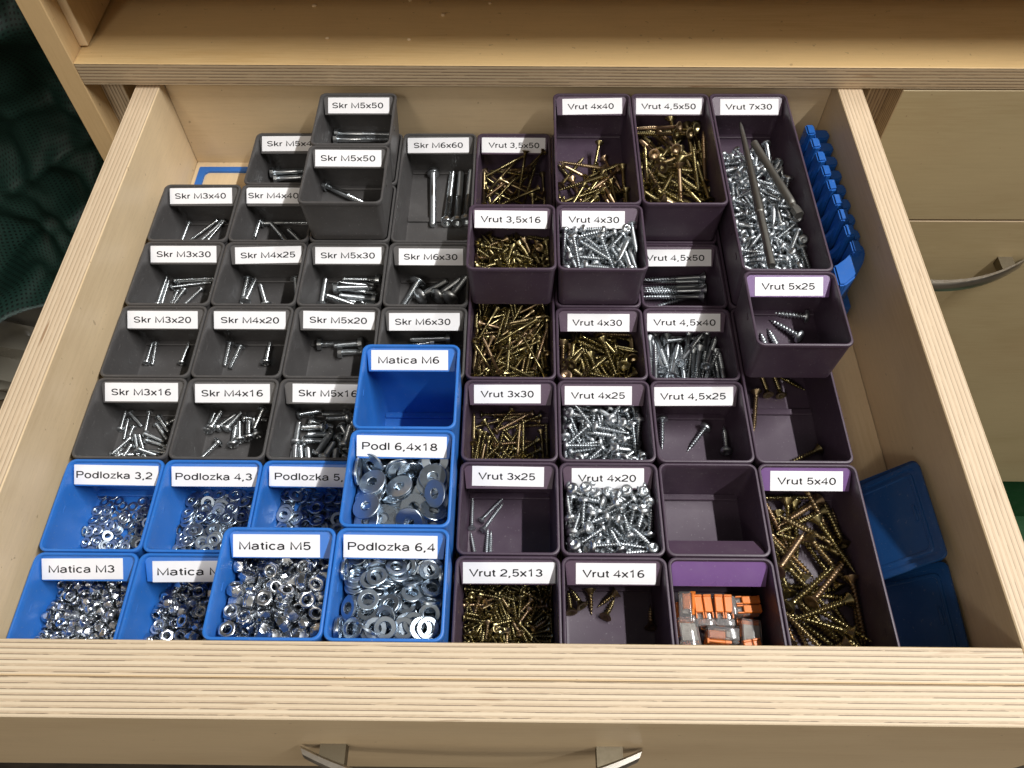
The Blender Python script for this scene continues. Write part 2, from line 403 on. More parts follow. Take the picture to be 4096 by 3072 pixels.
def bow_handle(parent, cx, y, z, half, depth, hgt, mounts):
    """flat bow of satin metal on two short mounts; y is the front plane it is screwed to"""
    bm = bmesh.new(); n = 28; rings = []
    for i in range(n+1):
        u = -1+2*i/n; x = cx+half*u; yy = y-.0035-depth*(1-u*u); th = .0030
        nx, ny = 2*depth*u/half, 1.; l = math.hypot(nx, ny); nx, ny = -nx/l, -ny/l
        hz = hgt/2*(1-.12*abs(u)**6)
        ring = []
        for a in range(10):
            an = 2*math.pi*a/10; cx_, cz_ = math.cos(an), math.sin(an)
            ex = math.copysign(abs(cx_)**.6, cx_)*th; ez = math.copysign(abs(cz_)**.6, cz_)*hz
            ring.append(Vector((x+nx*ex, yy+ny*ex, z+ez)))
        rings.append(ring)
    loft(bm, rings); bmesh.ops.translate(bm, verts=bm.verts, vec=-parent.location)
    h = link('handle', finish(bm, 'handle', True, 50), M['handle'], parent)
    for sgn in (-1, 1):
        xm = cx+sgn*mounts; bm = bmesh.new()
        w = .0062; t = z+hgt*.34; b = z-hgt*.34; y1 = y-.0035-depth*(1-((xm-sgn*w-cx)/half)**2)+.0015; y2 = y-.0035-depth*(1-((xm+sgn*w-cx)/half)**2)+.0015
        vs = [bm.verts.new(Vector(p)-parent.location) for p in ((xm-sgn*w, y, b), (xm+sgn*w, y, b), (xm+sgn*w, y2, b), (xm-sgn*w, y1, b), (xm-sgn*w, y, t), (xm+sgn*w, y, t), (xm+sgn*w, y2, t), (xm-sgn*w, y1, t))]
        for f in ((0, 1, 2, 3), (4, 5, 6, 7), (0, 1, 5, 4), (1, 2, 6, 5), (2, 3, 7, 6), (3, 0, 4, 7)): bm.faces.new([vs[i] for i in f])
        link('handle_mount', finish(bm, 'handle_mount', False), M['mount'], h)
    return h

# closed drawers to the right of the open one
for zt, zb, lab, hz in ((.0355, -.0885, 'closed birch plywood drawer without a visible handle, directly under the shelf', None), (-.0905, -.565, 'tall closed birch plywood drawer with a bow handle, below the top right drawer', -.137)):
    d = thing('closed_drawer', lab, 'drawer', (.75, YF, zb), 'closed drawers to the right of the open one')
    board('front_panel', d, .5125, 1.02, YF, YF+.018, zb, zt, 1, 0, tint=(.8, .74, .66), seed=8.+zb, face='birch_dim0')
    if hz: bow_handle(d, .605, YF, hz, .078, .026, .012, .062)

# ------------------------------------------------------------------ the open drawer
dr = thing('open_drawer', 'pulled out birch plywood drawer holding rows of small plastic bins', 'drawer', (.231, -.0325, -.094))
XL0, XL1, XR0, XR1, ZT, YB = -.0222, -.0050, .4675, .4845, .0360, .3890
board('side_panel', dr, XL0, XL1, -.0158, YB+.017, -.060, ZT, 0, 1, tint=(1, .97, .95), seed=9., soft=.55)
board('side_panel', dr, XR0, XR1, -.0158, YB+.017, -.060, ZT, 0, 1, tint=(1, .97, .95), seed=10., soft=.55)
board('inner_front', dr, XL1+.0002, XR0-.0002, -.0157, -.0002, -.060, ZT, 1, 0, seed=11., soft=.22)
board('front_panel', dr, -.040, .5090, -.0326, -.0160, -.0932, ZT, 1, 0, seed=12., soft=.22)
board('back_panel', dr, XL1+.0002, XR0-.0002, YB, YB+.0168, -.060, ZT-.0003, 1, 0, seed=13.)
board('bottom_panel', dr, XL1+.0003, XR0-.0003, 0, YB-.0002, -.0480, -.0376, 2, 1, seed=14.)
bow_handle(dr, .2265, -.0326, -.0245, .0800, .0175, .011, .0655)

# blue frame lying on the drawer's bottom behind the bins
def frame_mesh(w, h, b, t, r):
    bm = bmesh.new(); o, i = (w/2, h/2), (w/2-b, h/2-b); rings = []
    for (hx, hy), rr, z in ((o, .001, 0), (o, .001, t), (i, r, t), (i, r, 0), (o, .001, 0)): rings.append(rrect(hx, hy, rr, z))
    loft(bm, rings, False, False); bmesh.ops.remove_doubles(bm, verts=bm.verts, dist=1e-7); return finish(bm, 'frame', True, 40)
tag(link('blue_grid', frame_mesh(.108, .112, .0052, .0016, .004), M['blue'], None, (.0535, .3256, -.0376)), 'flat blue plastic grid lying on the drawer bottom in the far left corner', 'grid')

# ------------------------------------------------------------------ bins
def tub_mesh(n, H_):
    bm = bmesh.new(); hx, hy = .02685, n*PITCH/2-.00015; w = .0013
    def rr(ix, r, z): return rrect(hx-ix, hy-ix, r, z)
    rings = [rr(.0028, .0030, 0), rr(.0022, .0034, .0006), rr(.0006, .0042, H_-.0042), rr(.0006, .0042, H_-.0030), rr(.0001, .0044, H_-.0024), rr(0, .0045, H_-.0008), rr(.0003, .0043, H_-.0002), rr(.0008, .0040, H_), rr(w+.0001, .0036, H_-.0001), rr(w+.0004, .0034, H_-.0006), rr(w+.0006, .0034, H_-.004), rr(w+.0020, .0030, .0034), rr(w+.0026, .0026, .0018), rr(w+.0036, .0020, .0015)]
    loft(bm, rings)
    for k in range(n):                          # low ribs across the floor, small tabs on the side walls
        yc = -hy+PITCH*(k+.5)
        if k == 0: add_box(bm, -hx+w+.0024, hx-w-.0024, -hy+w+.0020, -hy+w+.0058, .0010, .0034, .0004)
        if k: add_box(bm, -hx+w+.0024, hx-w-.0024, yc-PITCH/2-.0035, yc-PITCH/2+.0005, .0010, .0034, .0004)
        if k == n-1: add_box(bm, -hx+w+.0024, hx-w-.0024, hy-w-.0058, hy-w-.0020, .0010, .0034, .0004)
        for sg in (-1, 1):
            for yy in ((yc,) if n == 1 else (yc-.008, yc+.012)): add_box(bm, min(sg*(hx-w-.0009), sg*(hx-.0004)), max(sg*(hx-w-.0009), sg*(hx-.0004)), yy-.0022, yy+.0022, H_-.0098, H_-.0088+.001, .0002)
    return finish(bm, 'tub', True, 35)
TALL = BIN_H+LIFT
TUBS = {(n, h): tub_mesh(n, h) for n, h in ((1, BIN_H), (2, BIN_H), (3, BIN_H), (1, TALL))}
PL_A = (-.00165, -.0016); PL_B = (-.0123, -.0090)       # label plate: (y from the back edge, z from the rim) at its top and bottom
def plate_mesh(n, BIN_H):
    bm = bmesh.new(); hx = .02685; hy = n*PITCH/2-.00015; w1, w2 = hx-.0018, hx-.0032
    a, b = PL_A, PL_B; nrm = Vector((0, a[1]-b[1], -(a[0]-b[0]))).normalized()*-.0010
    P_ = [(-w1, hy+a[0], BIN_H+a[1]), (w1, hy+a[0], BIN_H+a[1]), (w2, hy+b[0], BIN_H+b[1]), (-w2, hy+b[0], BIN_H+b[1])]
    top = [bm.verts.new(p) for p in P_]; bot = [bm.verts.new((x, y+(.0007 if i > 1 else 0), z-.0012)) for i, (x, y, z) in enumerate(P_)]
    bm.faces.new(top); bm.faces.new(bot)
    for i in range(4): bm.faces.new((top[i], top[(i+1) % 4], bot[(i+1) % 4], bot[i]))
    bmesh.ops.bevel(bm, geom=list(bm.edges), offset=.0002, segments=1, affect='EDGES')
    return finish(bm, 'label_plate', False)
PLATES = {k: plate_mesh(*k) for k in TUBS}
SLOPE = math.atan2(PL_A[1]-PL_B[1], PL_A[0]-PL_B[0])
def arc(cx_, cy_, rx, ry, a0, a1, n=12): return [(cx_+rx*math.cos(R(a0+(a1-a0)*i/n)), cy_+ry*math.sin(R(a0+(a1-a0)*i/n))) for i in range(n+1)]
# plain sans serif letters as pen strokes: (advance, strokes)
GL = {' ': (.25, []), ',': (.24, [[(.11, .05), (.11, -.01), (.06, -.13)]]),
 'S': (.62, [arc(.30, .505, .21, .16, 15, 270, 18)+arc(.30, .185, .225, .15, 90, -165, 18)[1:]]),
 'k': (.49, [[(.09, 0), (.09, .70)], [(.41, .50), (.12, .20)], [(.22, .30), (.44, 0)]]),
 'r': (.33, [[(.09, 0), (.09, .50)], [(.09, .30)]+arc(.29, .29, .19, .185, 165, 88, 6)]),
 'M': (.80, [[(.09, 0), (.09, .67), (.40, .05), (.71, .67), (.71, 0)]]),
 'P': (.62, [[(.09, 0), (.09, .665), (.36, .665)]+arc(.38, .495, .17, .17, 85, -85, 12)+[(.36, .325), (.09, .325)]]),
 'o': (.56, [arc(.28, .25, .205, .235, 0, 360, 24)]),
 'd': (.57, [arc(.27, .25, .19, .235, 0, 360, 24), [(.475, 0), (.475, .70)]]),
 'l': (.21, [[(.105, 0), (.105, .70)]]),
 'z': (.48, [[(.06, .465), (.41, .465), (.06, .04), (.43, .04)]]),
 'a': (.55, [arc(.26, .33, .17, .155, 165, 0, 10)+[(.43, .08), (.48, .03)], [(.43, .285)]+arc(.23, .135, .165, .125, 80, 280, 12)+[(.36, .05), (.43, .13)]]),
 't': (.29, [[(.14, .63), (.14, .11), (.18, .04), (.27, .035)], [(.03, .465), (.26, .465)]]),
 'i': (.21, [[(.105, 0), (.105, .50)], [(.105, .61), (.105, .70)]]),
 'c': (.51, [arc(.27, .25, .195, .235, 42, 318, 20)]),
 'V': (.64, [[(.03, .70), (.32, .03), (.61, .70)]]),
 'u': (.56, [[(.09, .50), (.09, .19)]+arc(.27, .185, .18, .15, 180, 340, 10), [(.465, .50), (.465, 0)]]),
 'x': (.48, [[(.04, .50), (.44, 0)], [(.44, .50), (.04, 0)]]),
 '0': (.56, [arc(.28, .335, .20, .325, 0, 360, 28)]),
 '1': (.56, [[(.12, .53), (.22, .57), (.31, .68), (.31, 0)]]),
 '2': (.56, [arc(.275, .475, .195, .19, 165, -35, 14)+[(.09, .11), (.065, .04), (.49, .04)]]),
 '3': (.56, [arc(.265, .505, .175, .155, 160, -90, 14), arc(.265, .185, .20, .155, 90, -165, 14)]),
 '4': (.56, [[(.38, 0), (.38, .66), (.05, .19), (.52, .19)]]),
 '5': (.56, [[(.47, .655), (.14, .655), (.10, .32)]+arc(.27, .225, .195, .195, 135, -155, 16)]),
 '6': (.56, [arc(.285, .21, .19, .18, 0, 360, 22), arc(.34, .30, .25, .37, 62, 195, 12)]),
 '7': (.56, [[(.06, .655), (.49, .655), (.33, .42), (.21, 0)]]),
 '8': (.56, [arc(.28, .51, .165, .15, 0, 360, 20), arc(.28, .185, .20, .155, 0, 360, 20)])}
def text_mesh(s, w=.082):
    bm = bmesh.new(); x0 = 0; zz = 0
    for ch in s:
        adv, st = GL[ch]
        for pl in st:
            zz += .000004; closed = len(pl) > 3 and abs(pl[0][0]-pl[-1][0])+abs(pl[0][1]-pl[-1][1]) < 1e-6
            p = [Vector(q) for q in pl]
            if closed: p = p[:-1]
            n = len(p); L_, R_ = [], []
            for i in range(n):
                a_ = p[i-1] if (i or closed) else None; b_ = p[(i+1) % n] if (i < n-1 or closed) else None
                d1 = (p[i]-a_).normalized() if a_ is not None else (b_-p[i]).normalized(); d2 = (b_-p[i]).normalized() if b_ is not None else d1
                m_ = (d1+d2).normalized(); k_ = min(1.6, 1/max(.35, m_.dot(d1))); nn = Vector((-m_.y, m_.x))*w/2*k_
                L_.append(bm.verts.new((x0+p[i].x+nn.x, p[i].y+nn.y, zz))); R_.append(bm.verts.new((x0+p[i].x-nn.x, p[i].y-nn.y, zz)))
            for i in range(n if closed else n-1):
                j = (i+1) % n; bm.faces.new((L_[i], R_[i], R_[j], L_[j]))
        x0 += adv+.02
    me = bpy.data.meshes.new('lettering'); bm.to_mesh(me); bm.free(); me.materials.append(M['ink']); return me
rl = random.Random(5)
def make_bin(text, c, r, n, up, colr, label, lab=None, group=None, flip=False, plate=True):
    """lab = (left, right, text left, text right) in metres from the bin's centre line"""
    t = thing('storage_bin', label, 'bin', ((c+.5)*PITCH, (r+n/2)*PITCH, (LIFT if up == 1 else 0)-BIN_H), group, math.pi if flip else 0)
    H_ = TALL if up == 2 else BIN_H
    link('tub', tubs(n, H_, colr), None, t)
    if not plate: return t
    pm = PLATES[n, H_].copy(); pm.materials.append(M[('violet' if (c, r) in ((6, 0), (7, 0), (7, 3)) and colr == 'purple' else colr)+'_plate']); link('label_plate', pm, None, t)
    if lab:
        l, rr_, tl, tr, dz, tilt = lab
        hy = n*PITCH/2-.00015; my, mz = hy+(PL_A[0]+PL_B[0])/2, H_+(PL_A[1]+PL_B[1])/2
        bm = bmesh.new(); add_box(bm, -(rr_-l)/2, (rr_-l)/2, -.00545, .00545, 0, .00013)
        p = link('paper_label', finish(bm, 'paper_label', False), M['paper'], t)
        p.matrix_local = Matrix.Translation(((l+rr_)/2, my, mz)) @ Matrix.Rotation(SLOPE, 4, 'X') @ Matrix.Translation((0, dz, .00008)) @ Matrix.Rotation(tilt, 4, 'Z')
        me = text_mesh(text, .122 if len(text) < 9 else .112); xs = [v.co.x for v in me.vertices]; cap = .70
        sx_ = (tr-tl)/(max(xs)-min(xs)); sy_ = .0037/cap
        for v in me.vertices: v.co = Vector(((v.co.x-min(xs))*sx_+tl-(l+rr_)/2, v.co.y*sy_-.00185, .00016+v.co.z))
        link('lettering', me, None, p)
    return t
_t = {}
def tubs(n, h, colr):
    if (n, h, colr) not in _t: me = TUBS[n, h].copy(); me.materials.append(M[colr]); _t[n, h, colr] = me
    return _t[n, h, colr]
BINS = [
    ('Matica M3', 0, 0, 1, 0, 'blue', 'blue bin marked Matica M3, heaped with lock nuts', (-0.024, 0.01799, -0.02051, 0.01369, -8e-05, 0.0129), 'blue storage bins in the drawer'),
    ('Matica M4', 1, 0, 1, 0, 'blue', 'blue bin marked Matica M4, heaped with lock nuts', (-0.02069, 0.02312, -0.01831, 0.01955, -0.0009, 0.0145), 'blue storage bins in the drawer'),
    ('Matica M5', 2, 0, 1, 2, 'blue', 'tall blue bin marked Matica M5, heaped with lock nuts', (-0.02285, 0.01874, -0.01997, 0.01432, -0.00044, 0.0007), 'blue storage bins in the drawer'),
    ('Podlozka 6,4', 3, 0, 1, 2, 'blue', 'tall blue bin marked Podlozka 6,4, heaped with washers', (-0.024, 0.02086, -0.02194, 0.01966, -0.00044, -0.0076), 'blue storage bins in the drawer'),
    ('Podlozka 3,2', 0, 1, 1, 0, 'blue', 'blue bin marked Podlozka 3,2, heaped with washers', (-0.024, 0.02265, -0.0228, 0.01933, -0.00034, -0.0109), 'blue storage bins in the drawer'),
    ('Podlozka 4,3', 1, 1, 1, 0, 'blue', 'blue bin marked Podlozka 4,3, heaped with washers', (-0.024, 0.02331, -0.02186, 0.0205, -0.00076, 0.0003), 'blue storage bins in the drawer'),
    ('Podlozka 5,3', 2, 1, 1, 0, 'blue', 'blue bin marked Podlozka 5,3, heaped with washers', (-0.024, 0.0243, -0.021, 0.02104, -0.0005, -0.0102), 'blue storage bins in the drawer'),
    ('Podl 6,4x18', 3, 1, 1, 2, 'blue', 'tall blue bin marked Podl 6,4x18, heaped with washers', (-0.024, 0.02226, -0.02125, 0.01751, -0.0002, -0.0144), 'blue storage bins in the drawer'),
    ('Matica M6', 3, 2, 1, 2, 'blue', 'empty tall blue bin with a white label reading Matica M6', (-0.02227, 0.02003, -0.01845, 0.01519, -0.00011, 0.002), 'blue storage bins in the drawer'),
    ('Skr M3x16', 0, 2, 1, 0, 'grey', 'grey bin marked Skr M3x16, heaped with small bolts', (-0.02252, 0.02065, -0.01869, 0.01656, -1e-05, 0.0013), 'grey storage bins in the drawer'),
    ('Skr M4x16', 1, 2, 1, 0, 'grey', 'grey bin marked Skr M4x16, with a few small bolts', (-0.0233, 0.02084, -0.01948, 0.01676, -0.00037, 0.0055), 'grey storage bins in the drawer'),
    ('Skr M5x16', 2, 2, 1, 0, 'grey', 'grey bin marked Skr M5x16, heaped with small bolts', (-0.01982, 0.02234, -0.01628, 0.01826, -0.00013, -0.0091), 'grey storage bins in the drawer'),
    ('Skr M3x20', 0, 3, 1, 0, 'grey', 'grey bin marked Skr M3x20, with a few small bolts', (-0.024, 0.02006, -0.01998, 0.016, -0.00028, 0.0001), 'grey storage bins in the drawer'),
    ('Skr M4x20', 1, 3, 1, 0, 'grey', 'grey bin marked Skr M4x20, with a few small bolts', (-0.02372, 0.02116, -0.01937, 0.01711, -0.0003, -0.0006), 'grey storage bins in the drawer'),
    ('Skr M5x20', 2, 3, 1, 0, 'grey', 'grey bin marked Skr M5x20, with a few hex bolts', (-0.02184, 0.02267, -0.01779, 0.01805, -9e-05, -0.0151), 'grey storage bins in the drawer'),
    ('Skr M6x30', 3, 3, 1, 0, 'grey', 'grey bin marked Skr M6x30, half covered by the empty blue bin', (-0.02224, 0.02184, -0.01849, 0.01608, -0.00077, 0.0054), 'grey storage bins in the drawer'),
    ('Skr M3x30', 0, 4, 1, 0, 'grey', 'grey bin marked Skr M3x30, with a few small bolts', (-0.02336, 0.0203, -0.01936, 0.01662, 0.00024, 0.0032), 'grey storage bins in the drawer'),
    ('Skr M4x25', 1, 4, 1, 0, 'grey', 'grey bin marked Skr M4x25, with a few small bolts', (-0.02125, 0.02261, -0.01756, 0.01862, -7e-05, 0.0239), 'grey storage bins in the drawer'),
    ('Skr M5x30', 2, 4, 1, 0, 'grey', 'grey bin marked Skr M5x30, with a few hex bolts', (-0.02214, 0.02162, -0.01847, 0.01734, -0.00015, 0.002), 'grey storage bins in the drawer'),
    ('Skr M6x30', 3, 4, 1, 0, 'grey', 'grey bin marked Skr M6x30, with a few mushroom head bolts', (-0.02089, 0.02149, -0.01753, 0.01784, -0.0009, -0.0014), 'grey storage bins in the drawer'),
    ('Skr M3x40', 0, 5, 1, 0, 'grey', 'grey bin marked Skr M3x40, with a few small bolts', (-0.02373, 0.01977, -0.02016, 0.01555, 0.00052, 0.0123), 'grey storage bins in the drawer'),
    ('Skr M4x40', 1, 5, 1, 0, 'grey', 'grey bin marked Skr M4x40, with a few small bolts', (-0.024, 0.01815, -0.0228, 0.01232, 0.0009, 0.002), 'grey storage bins in the drawer'),
    ('Skr M5x40', 1, 6, 1, 0, 'grey', 'grey bin marked Skr M5x40, with a few hex bolts', (-0.02297, 0.02207, -0.01922, 0.01832, 0.00083, 0.0091), 'grey storage bins in the drawer'),
    ('Skr M5x50', 2, 5, 1, 1, 'grey', 'raised grey bin marked Skr M5x50, the nearer one with a single hex bolt', (-0.02272, 0.02112, -0.01904, 0.01714, 3e-05, -0.0037), 'grey storage bins in the drawer'),
    ('Skr M5x50', 2, 6, 1, 1, 'grey', 'raised grey bin marked Skr M5x50, the farther one with two hex bolts', (-0.02147, 0.02124, -0.01855, 0.01704, -5e-05, 0.0022), 'grey storage bins in the drawer'),
    ('Skr M6x60', 3, 5, 2, 0, 'grey', 'long grey bin marked Skr M6x60, with a few thick bolts', (-0.02377, 0.02104, -0.01935, 0.01663, -0.00015, 0.0102), 'grey storage bins in the drawer'),
    ('Vrut 2,5x13', 4, 0, 1, 0, 'purple', 'purple bin marked Vrut 2,5x13, heaped with yellow screws', (-0.02298, 0.0243, -0.0199, 0.01775, -0.00026, 0.007), 'purple storage bins in the drawer'),
    ('Vrut 4x16', 5, 0, 1, 0, 'purple', 'purple bin marked Vrut 4x16, with a few yellow screws', (-0.01923, 0.02164, -0.01592, 0.01573, -0.00028, 0.0013), 'purple storage bins in the drawer'),
    ('', 6, 0, 1, 0, 'purple', 'double length purple bin without a visible label, full of thin yellow screws', None, 'purple storage bins in the drawer'),  # single length bin that holds the wire connectors
    ('Vrut 3x25', 4, 1, 1, 0, 'purple', 'purple bin marked Vrut 3x25, with a few silver screws', (-0.02035, 0.01905, -0.01704, 0.01422, 0.00051, -0.0108), 'purple storage bins in the drawer'),
    ('Vrut 4x20', 5, 1, 1, 0, 'purple', 'purple bin marked Vrut 4x20, heaped with silver screws', (-0.01975, 0.01977, -0.01646, 0.01546, -8e-05, 0.0045), 'purple storage bins in the drawer'),
    ('Vrut 5x40', 7, 0, 2, 0, 'purple', 'long purple bin marked Vrut 5x40, heaped with yellow screws', (-0.01935, 0.02016, -0.01558, 0.01638, -0.0009, 0.0008), 'purple storage bins in the drawer'),
    ('Vrut 3x30', 4, 2, 1, 0, 'purple', 'purple bin marked Vrut 3x30, heaped with yellow screws', (-0.02129, 0.01773, -0.0175, 0.01367, 0.00011, 0.0072), 'purple storage bins in the drawer'),
    ('Vrut 4x25', 5, 2, 1, 0, 'purple', 'purple bin marked Vrut 4x25, heaped with silver screws', (-0.02222, 0.01695, -0.01871, 0.0129, -0.00043, 0.0022), 'purple storage bins in the drawer'),
    ('Vrut 4,5x25', 6, 2, 1, 0, 'purple', 'purple bin marked Vrut 4,5x25, with a few silver screws', (-0.024, 0.02193, -0.02065, 0.01762, -0.00058, 0.0109), 'purple storage bins in the drawer'),
    ('', 7, 2, 2, 0, 'purple', 'long plain purple bin with a few yellow screws, under the Vrut 5x25 bin', None, 'purple storage bins in the drawer'),
    ('', 4, 3, 2, 0, 'purple', 'double length purple bin without a visible label, full of thin yellow screws', None, 'purple storage bins in the drawer'),
    ('Vrut 4x30', 5, 3, 1, 0, 'purple', 'purple bin marked Vrut 4x30, heaped with yellow screws', (-0.01917, 0.01927, -0.0163, 0.01468, -0.0008, -0.0005), 'purple storage bins in the drawer'),
    ('Vrut 4,5x40', 6, 3, 1, 0, 'purple', 'purple bin marked Vrut 4,5x40, heaped with silver screws', (-0.02381, 0.02147, -0.02008, 0.0186, -0.00039, 0.002), 'purple storage bins in the drawer'),
    ('Vrut 4,5x50', 6, 4, 1, 0, 'purple', 'purple bin marked Vrut 4,5x50, with a few silver screws', (-0.02346, 0.02263, -0.02012, 0.01808, -0.0009, 0.0067), 'purple storage bins in the drawer'),
    ('Vrut 3,5x16', 4, 4, 1, 1, 'purple', 'raised purple bin marked Vrut 3,5x16, heaped with yellow screws', (-0.02333, 0.02185, -0.01959, 0.01782, -0.0009, -0.0109), 'purple storage bins in the drawer'),
    ('Vrut 4x30', 5, 4, 1, 1, 'purple', 'raised purple bin marked Vrut 4x30, heaped with silver screws', (-0.02297, 0.01607, -0.01895, 0.01262, -0.0009, -0.004), 'purple storage bins in the drawer'),
    ('Vrut 3,5x50', 4, 5, 2, 0, 'purple', 'long purple bin marked Vrut 3,5x50, heaped with yellow screws', (-0.02347, 0.02296, -0.01872, 0.01855, -3e-05, -0.005), 'purple storage bins in the drawer'),
    ('Vrut 4x40', 5, 5, 2, 1, 'purple', 'raised long purple bin marked Vrut 4x40, heaped with yellow screws', (-0.02013, 0.02133, -0.01659, 0.01555, -0.00036, 0.0198), 'purple storage bins in the drawer'),
    ('Vrut 4,5x50', 6, 5, 2, 1, 'purple', 'raised long purple bin marked Vrut 4,5x50, heaped with yellow screws', (-0.02304, 0.02252, -0.0195, 0.01835, -0.00027, -0.0009), 'purple storage bins in the drawer'),
    ('Vrut 7x30', 7, 4, 3, 1, 'purple', 'raised longest purple bin marked Vrut 7x30, heaped with silver screws', (-0.01873, 0.0216, -0.0152, 0.01712, -0.00047, 0.0065), 'purple storage bins in the drawer'),
    ('Vrut 5x25', 7, 3, 1, 1, 'purple', 'raised purple bin marked Vrut 5x25, with a few silver screws', (-0.01958, 0.02002, -0.0158, 0.01517, -0.00025, 0.0062), 'purple storage bins in the drawer'),
    ('', 6, 1, 1, 0, 'purple', 'empty purple bin without a label, turned back to front, beside the Vrut 4x20 bin', None, 'purple storage bins in the drawer', True),
    ('', 2, 5, 1, 0, 'grey', 'grey bin hidden under the nearer Skr M5x50 bin', None, 'grey storage bins in the drawer', False, False),
    ('', 2, 6, 1, 0, 'grey', 'grey bin hidden under the farther Skr M5x50 bin', None, 'grey storage bins in the drawer', False, False),
    ('', 5, 4, 1, 0, 'purple', 'purple bin hidden under the raised Vrut 4x30 bin', None, 'purple storage bins in the drawer', False, False),
    ('', 5, 5, 2, 0, 'purple', 'purple bin hidden under the Vrut 4x40 bin', None, 'purple storage bins in the drawer', False, False),
    ('', 6, 5, 2, 0, 'purple', 'purple bin hidden under the raised Vrut 4,5x50 bin', None, 'purple storage bins in the drawer', False, False),
    ('', 7, 4, 3, 0, 'purple', 'triple length purple bin hidden under the Vrut 7x30 bin', None, 'purple storage bins in the drawer', False, False),
]
for b in BINS: make_bin(*b)

